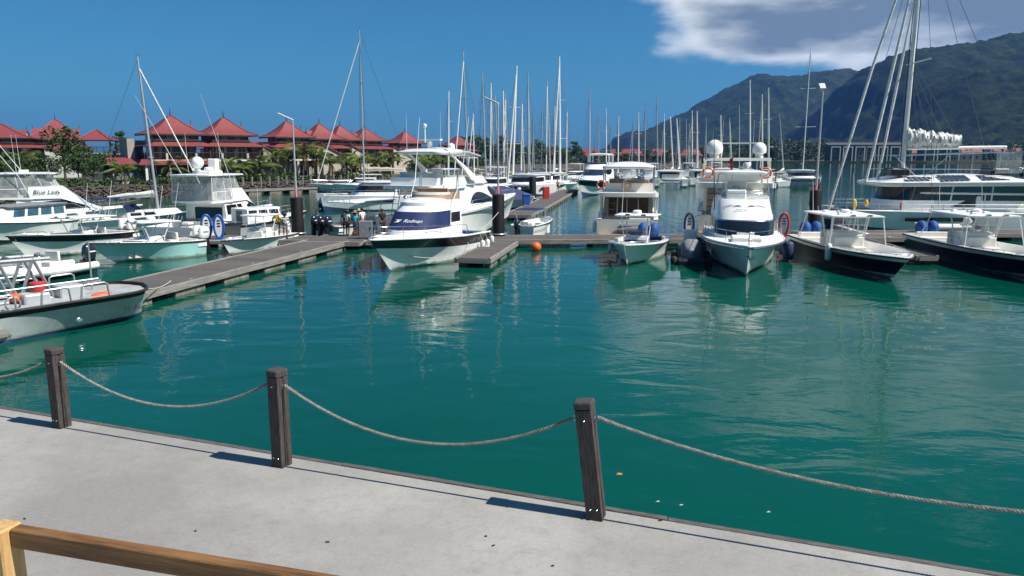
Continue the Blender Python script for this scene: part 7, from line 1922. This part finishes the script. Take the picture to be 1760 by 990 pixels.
# grey service cabinet and box by the group of people
r0 = empty('service_cabinet', (-9.75, 50.3, .56), R(6), 'grey service cabinet on the landing beside the group of people', 'cabinet'); s = MB(); s.rbx(-.45, .45, -.25, .25, .02, 1.15, .03); s.build('case', 'canvas_grey', r0, None); s = MB(); s.bx(-.4, .4, -.262, -.251, .1, 1.08); s.build('door', 'canvas_grey', r0, None); s = MB(); s.bx(.28, .34, -.29, -.262, .6, .75); s.build('handle', 'black_plastic', r0, None)
# coils and mooring lines
for i, (x, y) in enumerate(((-1.6, 45.4), (-1.9, 47.4), (8.9, 49.7), (22.6, 52.2))):
    s = MB(); s.torus((0, 0, .03), .22, .035, 18, 5); s.torus((.03, .02, .09), .18, .035, 18, 5); o = s.build('rope_coil', 'rope_line'); o.location = (x, y, .545); tag(o, ['coiled rope at the middle of the finger pontoon', 'coiled rope where the finger pontoon meets the cross pontoon', 'coiled rope behind the open boat with navy quilted seat', 'coiled rope near the boarded pontoon'][i], 'rope', 'rope coils on the pontoons')
mooring((-7.6, 38.4, 1.75), (-2.6, 42.1, .6), 'slack mooring line from the navy-canvas cruiser bow to the finger pontoon', .55)
mooring((-2.7, 44.8, 1.4), (-2.4, 43.0, .6), 'short mooring line from the cruiser quarter to the finger pontoon', .05)
mooring((-2.0, 47.2, 1.4), (-.9, 52.0, 2.2), 'mooring line running from the cruiser stern to the pile', .1)
for k, (a_, b_) in enumerate((((10.6, 55.2, 1.7), (14.2, 55.0, 1.6)), ((10.7, 55.6, 1.9), (14.3, 55.4, 2.0)), ((10.6, 54.6, 1.6), (12.2, 52.9, .6)), ((14.0, 54.9, 1.7), (11.6, 52.9, .6)))):
    mooring(a_, b_, ['green mooring line sagging between the two stern-to yachts', 'upper green mooring line between the two stern-to yachts', 'green mooring line from the cream cruiser to the pontoon', 'green mooring line from the dome yacht to the pontoon'][k], .55 if k < 2 else .1, .02, 'rope_green')
mooring((18.0, 47.3, 1.15), (17.6, 50.9, .6), 'mooring line from the navy open boat stern to the cross pontoon', .12)
mooring((20.6, 47.3, 1.15), (21.0, 51.0, .6), 'second mooring line from the navy open boat stern', .12)
mooring((25.6, 47.3, 1.2), (25.2, 51.2, .6), 'mooring line from the far navy open boat to the cross pontoon', .12)
mooring((7.4, 46.9, .95), (6.9, 49.8, .6), 'mooring line from the quilted seat boat to the cross pontoon', .1)
mooring((13.0, 48.9, 1.4), (12.6, 50.5, .6), 'mooring line from the black windscreen yacht to the cross pontoon', .08)
mooring((20.0, 41.0, 1.3), (22.5, 43.5, .55), 'mooring line from the navy open boat to the slim finger pontoon', .2)
mooring((-19.6, 45.6, 1.0), (-18.2, 50.0, .6), 'mooring line from the aqua boat stern to the cross pontoon', .15)
mooring((-14.2, 28.3, 1.1), (-14.9, 32.6, .6), 'mooring line from the grey workboat to the walkway', .2)
# ================================================================== people
mat('skin_brown', (.16, .075, .045), .55, var=.06); mat('skin_tan', (.36, .19, .12), .55, var=.06); mat('hair', (.012, .009, .008), .6)
def cloth(n, c): return mat('cloth_' + n, c, .85, var=.12, scale=9, bump=.3, bscale=22)
for n_, c_ in dict(yellow=(.75, .50, .06), white=(.72, .72, .72), teal=(.03, .38, .48), navy=(.02, .025, .06), denim=(.10, .16, .28), grey=(.25, .27, .29), black=(.015, .015, .018), pink=(.55, .25, .28), straw=(.52, .38, .22)).items(): cloth(n_, c_)
def stripe_cloth():
    m, t, b, N = node_mat('cloth_stripe'); co = N('ShaderNodeTexCoord'); sp_ = N('ShaderNodeSeparateXYZ'); t.links.new(co.outputs['Object'], sp_.inputs[0])
    mu = N('ShaderNodeMath', operation='MULTIPLY'); mu.inputs[1].default_value = 11; t.links.new(sp_.outputs[2], mu.inputs[0]); fr = N('ShaderNodeMath', operation='FRACT'); t.links.new(mu.outputs[0], fr.inputs[0]); gt_ = N('ShaderNodeMath', operation='GREATER_THAN'); gt_.inputs[1].default_value = .5; t.links.new(fr.outputs[0], gt_.inputs[0])
    mi = N('ShaderNodeMix', data_type='RGBA'); mi.inputs[6].default_value = (.02, .025, .05, 1); mi.inputs[7].default_value = (.7, .7, .7, 1); t.links.new(gt_.outputs[0], mi.inputs[0]); t.links.new(mi.outputs[2], b.inputs['Base Color']); b.inputs['Roughness'].default_value = .85
stripe_cloth()
def skin_mesh(name, verts, edges, radii, mname, parent, root=0, sub=1):
    me = bpy.data.meshes.new(name); me.from_pydata(verts, edges, []); me.materials.append(M[mname])
    o = link(name, me, None)
    md = o.modifiers.new('skin', 'SKIN'); md.use_smooth_shade = True
    me.skin_vertices[0].data.foreach_set('radius', [q for r_ in radii for q in (r_, r_)])
    me.skin_vertices[0].data[root].use_root = True
    sb = o.modifiers.new('sub', 'SUBSURF'); sb.levels = sub; sb.render_levels = sub
    dg = bpy.context.evaluated_depsgraph_get()
    m2 = bpy.data.meshes.new_from_object(o.evaluated_get(dg)); bpy.data.objects.remove(o)
    m2.materials.clear(); m2.materials.append(M[mname])
    m2.polygons.foreach_set('use_smooth', [True] * len(m2.polygons)); m2.polygons.foreach_set('material_index', [0] * len(m2.polygons))
    return link(name, m2, parent)
def person(x, y, z, rz, label, shirt, lower, skin='skin_brown', h=1.72, arms='down', hat=None, long=False, hair='short', lean=0.0, stride=.0):
    """standing figure facing local -y"""
    r0 = empty('person', (x, y, z), rz, label, 'person', 'people on the pontoons')
    k = h / 1.72
    V = lambda a, b_, c_: (a * k, (b_ - lean * max(0, c_ - .9)) * k, c_ * k)
    verts = []; edges = []; rad = []
    def add(p, r_, frm=None):
        verts.append(V(*p)); rad.append(r_ * k)
        if frm is not None: edges.append((frm, len(verts) - 1))
        return len(verts) - 1
    pel = add((0, 0, .93), .13); wa = add((0, 0, 1.10), .115, pel); chst = add((0, .005, 1.30), .135, wa); nk = add((0, .005, 1.46), .055, chst); hb = add((0, -.005, 1.54), .062, nk); hm = add((0, -.01, 1.62), .092, hb); add((0, .0, 1.70), .06, hm)
    add((0, -.098, 1.605), .014, hm)                              # nose
    for sd in (-1, 1): add((sd * .088, .005, 1.615), .016, hm)     # ears
    poses = {'down': ((.25, .02, 1.12), (.27, -.04, .88)), 'hip': ((.33, .08, 1.14), (.18, -.08, .98)), 'bent': ((.24, .03, 1.12), (.16, -.24, 1.14)), 'carry': ((.24, .0, 1.12), (.20, -.2, .95)), 'up': ((.27, -.1, 1.2), (.16, -.2, 1.42))}
    hands = []
    for sd, ps_ in ((-1, poses[arms]), (1, poses['down' if arms in ('up',) else arms])):
        sh = add((sd * .18, .01, 1.40), .062, chst); el_ = add((sd * ps_[0][0], ps_[0][1], ps_[0][2]), .042, sh); wr = add((sd * ps_[1][0], ps_[1][1], ps_[1][2]), .03, el_)
        d = (Vector(ps_[1]) - Vector(ps_[0])).normalized(); d.x *= sd
        c_ = Vector((sd * ps_[1][0], ps_[1][1], ps_[1][2])) + d * .07; pa = add(tuple(c_), .034, wr)
        side = d.cross(Vector((0, 1, 0.2))).normalized() if abs(d.y) < .9 else Vector((1, 0, 0))
        for f in range(4):
            o_ = side * (f - 1.5) * .021; a1 = add(tuple(c_ + o_ + d * .06), .0095, pa); add(tuple(c_ + o_ * 1.1 + d * (.10 + .01 * (f in (1, 2))) + Vector((0, -.015, 0))), .008, a1)
        a1 = add(tuple(c_ - side * .045 + d * .015), .011, pa); add(tuple(c_ - side * .062 + d * .05 + Vector((0, -.01, 0))), .009, a1)
    for sd in (-1, 1):
        st = stride * sd
        hp = add((sd * .09, 0, .86), .095, pel); kn = add((sd * .10, -.015 - st * .5, .48), .06, hp); an_ = add((sd * .105, .02 + st * -.9, .09), .04, kn); add((sd * .115, -.12 - st * .9, .03), .034, an_)
    skin_mesh('body', verts, edges, rad, skin, r0)
    # shirt
    ps_ = poses[arms]
    v2 = [V(0, 0, .92), V(0, 0, 1.10), V(0, .005, 1.30), V(0, .005, 1.43)]; e2 = [(0, 1), (1, 2), (2, 3)]; r2 = [.152 * k, .138 * k, .155 * k, .085 * k]
    for sd, pp in ((-1, ps_), (1, poses['down' if arms == 'up' else arms])):
        i = len(v2); v2.append(V(sd * .185, .01, 1.40)); r2.append(.077 * k); e2.append((2, i)); q = Vector((sd * .18, .01, 1.40)).lerp(Vector((sd * pp[0][0], pp[0][1], pp[0][2])), .6); v2.append(V(*q)); r2.append(.066 * k); e2.append((i, i + 1))
    skin_mesh('shirt', v2, e2, r2, 'cloth_' + shirt, r0)
    ll = .14 if long else .56
    v3 = [V(0, 0, .95)]; e3 = []; r3 = [.15 * k]
    for sd in (-1, 1):
        i = len(v3); st = stride * sd; hp = Vector((sd * .09, 0, .85)); kn = Vector((sd * .10, -.015 - st * .5, .48)); v3.append(V(*hp)); r3.append(.108 * k); e3.append((0, i))
        if long:
            v3.append(V(*kn)); r3.append(.075 * k); e3.append((i, i + 1)); v3.append(V(sd * .105, .02 - st * .9, .12)); r3.append(.06 * k); e3.append((i + 1, i + 2))
        else:
            q = hp.lerp(kn, .75); v3.append(V(*q)); r3.append(.088 * k); e3.append((i, i + 1))
    skin_mesh('trousers' if long else 'shorts', v3, e3, r3, 'cloth_' + lower, r0)
    s = MB(); hr = {'short': (.105, .1), 'bushy': (.165, .15), 'bald': (.0, 0)}[hair]
    if hr[0]:
        c_ = Vector(V(0, .022, 1.655)); s.ball(c_, hr[0] * k, 9, (1, 1.02, .92)); s.build('hair', 'hair', r0, 60)
    if hat:
        s = MB(); c_ = V(0, 0, 1.69); s.lathe([(.24 * k, 0), (.13 * k, .015), (.12 * k, .10), (.06 * k, .13), (.01, .135)], 16, c_); s.build('hat', 'cloth_' + hat, r0, 60)
    for sd in (-1, 1):
        s = MB(); s.ball(V(sd * .036, -.088, 1.625), .012 * k, 5); s.build('eye', 'hair', r0, 60)
    s = MB(); c_ = V(0, -.088, 1.565); s.bx(c_[0] - .022, c_[0] + .022, c_[1] - .006, c_[1] + .004, c_[2] - .005, c_[2] + .005); s.build('mouth', 'cloth_pink', r0, None)
    for sd in (-1, 1):
        st = stride * sd; s = MB(); s.rbx(sd * .115 * k - .045, sd * .115 * k + .045, (-.16 - st * .9) * k, (.07 - st * .9) * k, 0, .05, .015); s.build('shoe', 'cloth_' + ('black' if shirt != 'white' else 'grey'), r0, None)
    return r0
z = .55
q = P(478, 409, z); person(q.x, q.y, z, R(160), 'person in yellow shirt and dark shorts with one hand on hip', 'yellow', 'navy', arms='hip', hair='short', h=1.78)
q = P(492, 409, z); person(q.x + .05, q.y - .3, z, R(200), 'person in navy and white striped top and grey shorts', 'stripe', 'grey', arms='hip', hair='bushy', h=1.68)
z = .57
for i, (px, py, rz, lb, sh, lo_, kw) in enumerate((
        (598, 405, 150, 'person in white T-shirt with bushy dark hair', 'white', 'black', dict(hair='bushy', arms='bent')),
        (611, 405, 175, 'person in teal T-shirt and pale denim shorts seen from behind', 'teal', 'denim', dict(arms='bent', hat='straw', hair='bushy', h=1.62)),
        (603, 399, 190, 'person with dark hair half hidden behind the one in white', 'navy', 'black', dict(arms='down')),
        (620, 400, 120, 'person in teal T-shirt and dark shorts, stepping', 'teal', 'navy', dict(arms='bent', stride=.12, skin='skin_tan')),
        (627, 399, 200, 'person in navy top and straw hat', 'navy', 'denim', dict(hat='straw', arms='carry', skin='skin_tan')),
        (635, 397, 230, 'tall person in pale patterned shirt facing the quay', 'white', 'grey', dict(skin='skin_tan', arms='down', h=1.85, long=True)))):
    q = P(px, py, z); person(q.x, min(52.4, q.y), z, R(rz), lb, sh, lo_, **kw)
q = P(669, 397, z); person(q.x, 52.3, z, R(30), 'person in black clothes and trousers beside the cruiser stern', 'black', 'black', long=True, arms='carry', h=1.78)
q = P(888, 342, z); person(q.x + .3, q.y, .55, R(15), 'man in white shirt walking along the far walkway', 'white', 'grey', arms='down', stride=.1, skin='skin_tan')
q = P(963, 327, z); person(7.1, 118.5, .55, R(0), 'person in dark red top at the end of the far walkway', 'pink', 'black', arms='bent')
# ================================================================== sea air
hz = bpy.data.materials.new('sea_air'); hz.use_nodes = True; M['sea_air'] = hz
t = hz.node_tree; t.nodes.clear()
ov_ = t.nodes.new('ShaderNodeOutputMaterial'); pv = t.nodes.new('ShaderNodeVolumePrincipled')
pv.inputs['Color'].default_value = (.14, .38, 1.0, 1); pv.inputs['Density'].default_value = .000075; pv.inputs['Anisotropy'].default_value = .2
t.links.new(pv.outputs[0], ov_.inputs['Volume'])
mb = MB(); mb.bx(-8500, 8500, -59, 11500, -4, 620)
tag(mb.build('haze', 'sea_air', smooth=None), 'thin blue sea haze over the bay', 'haze', None, 'stuff')
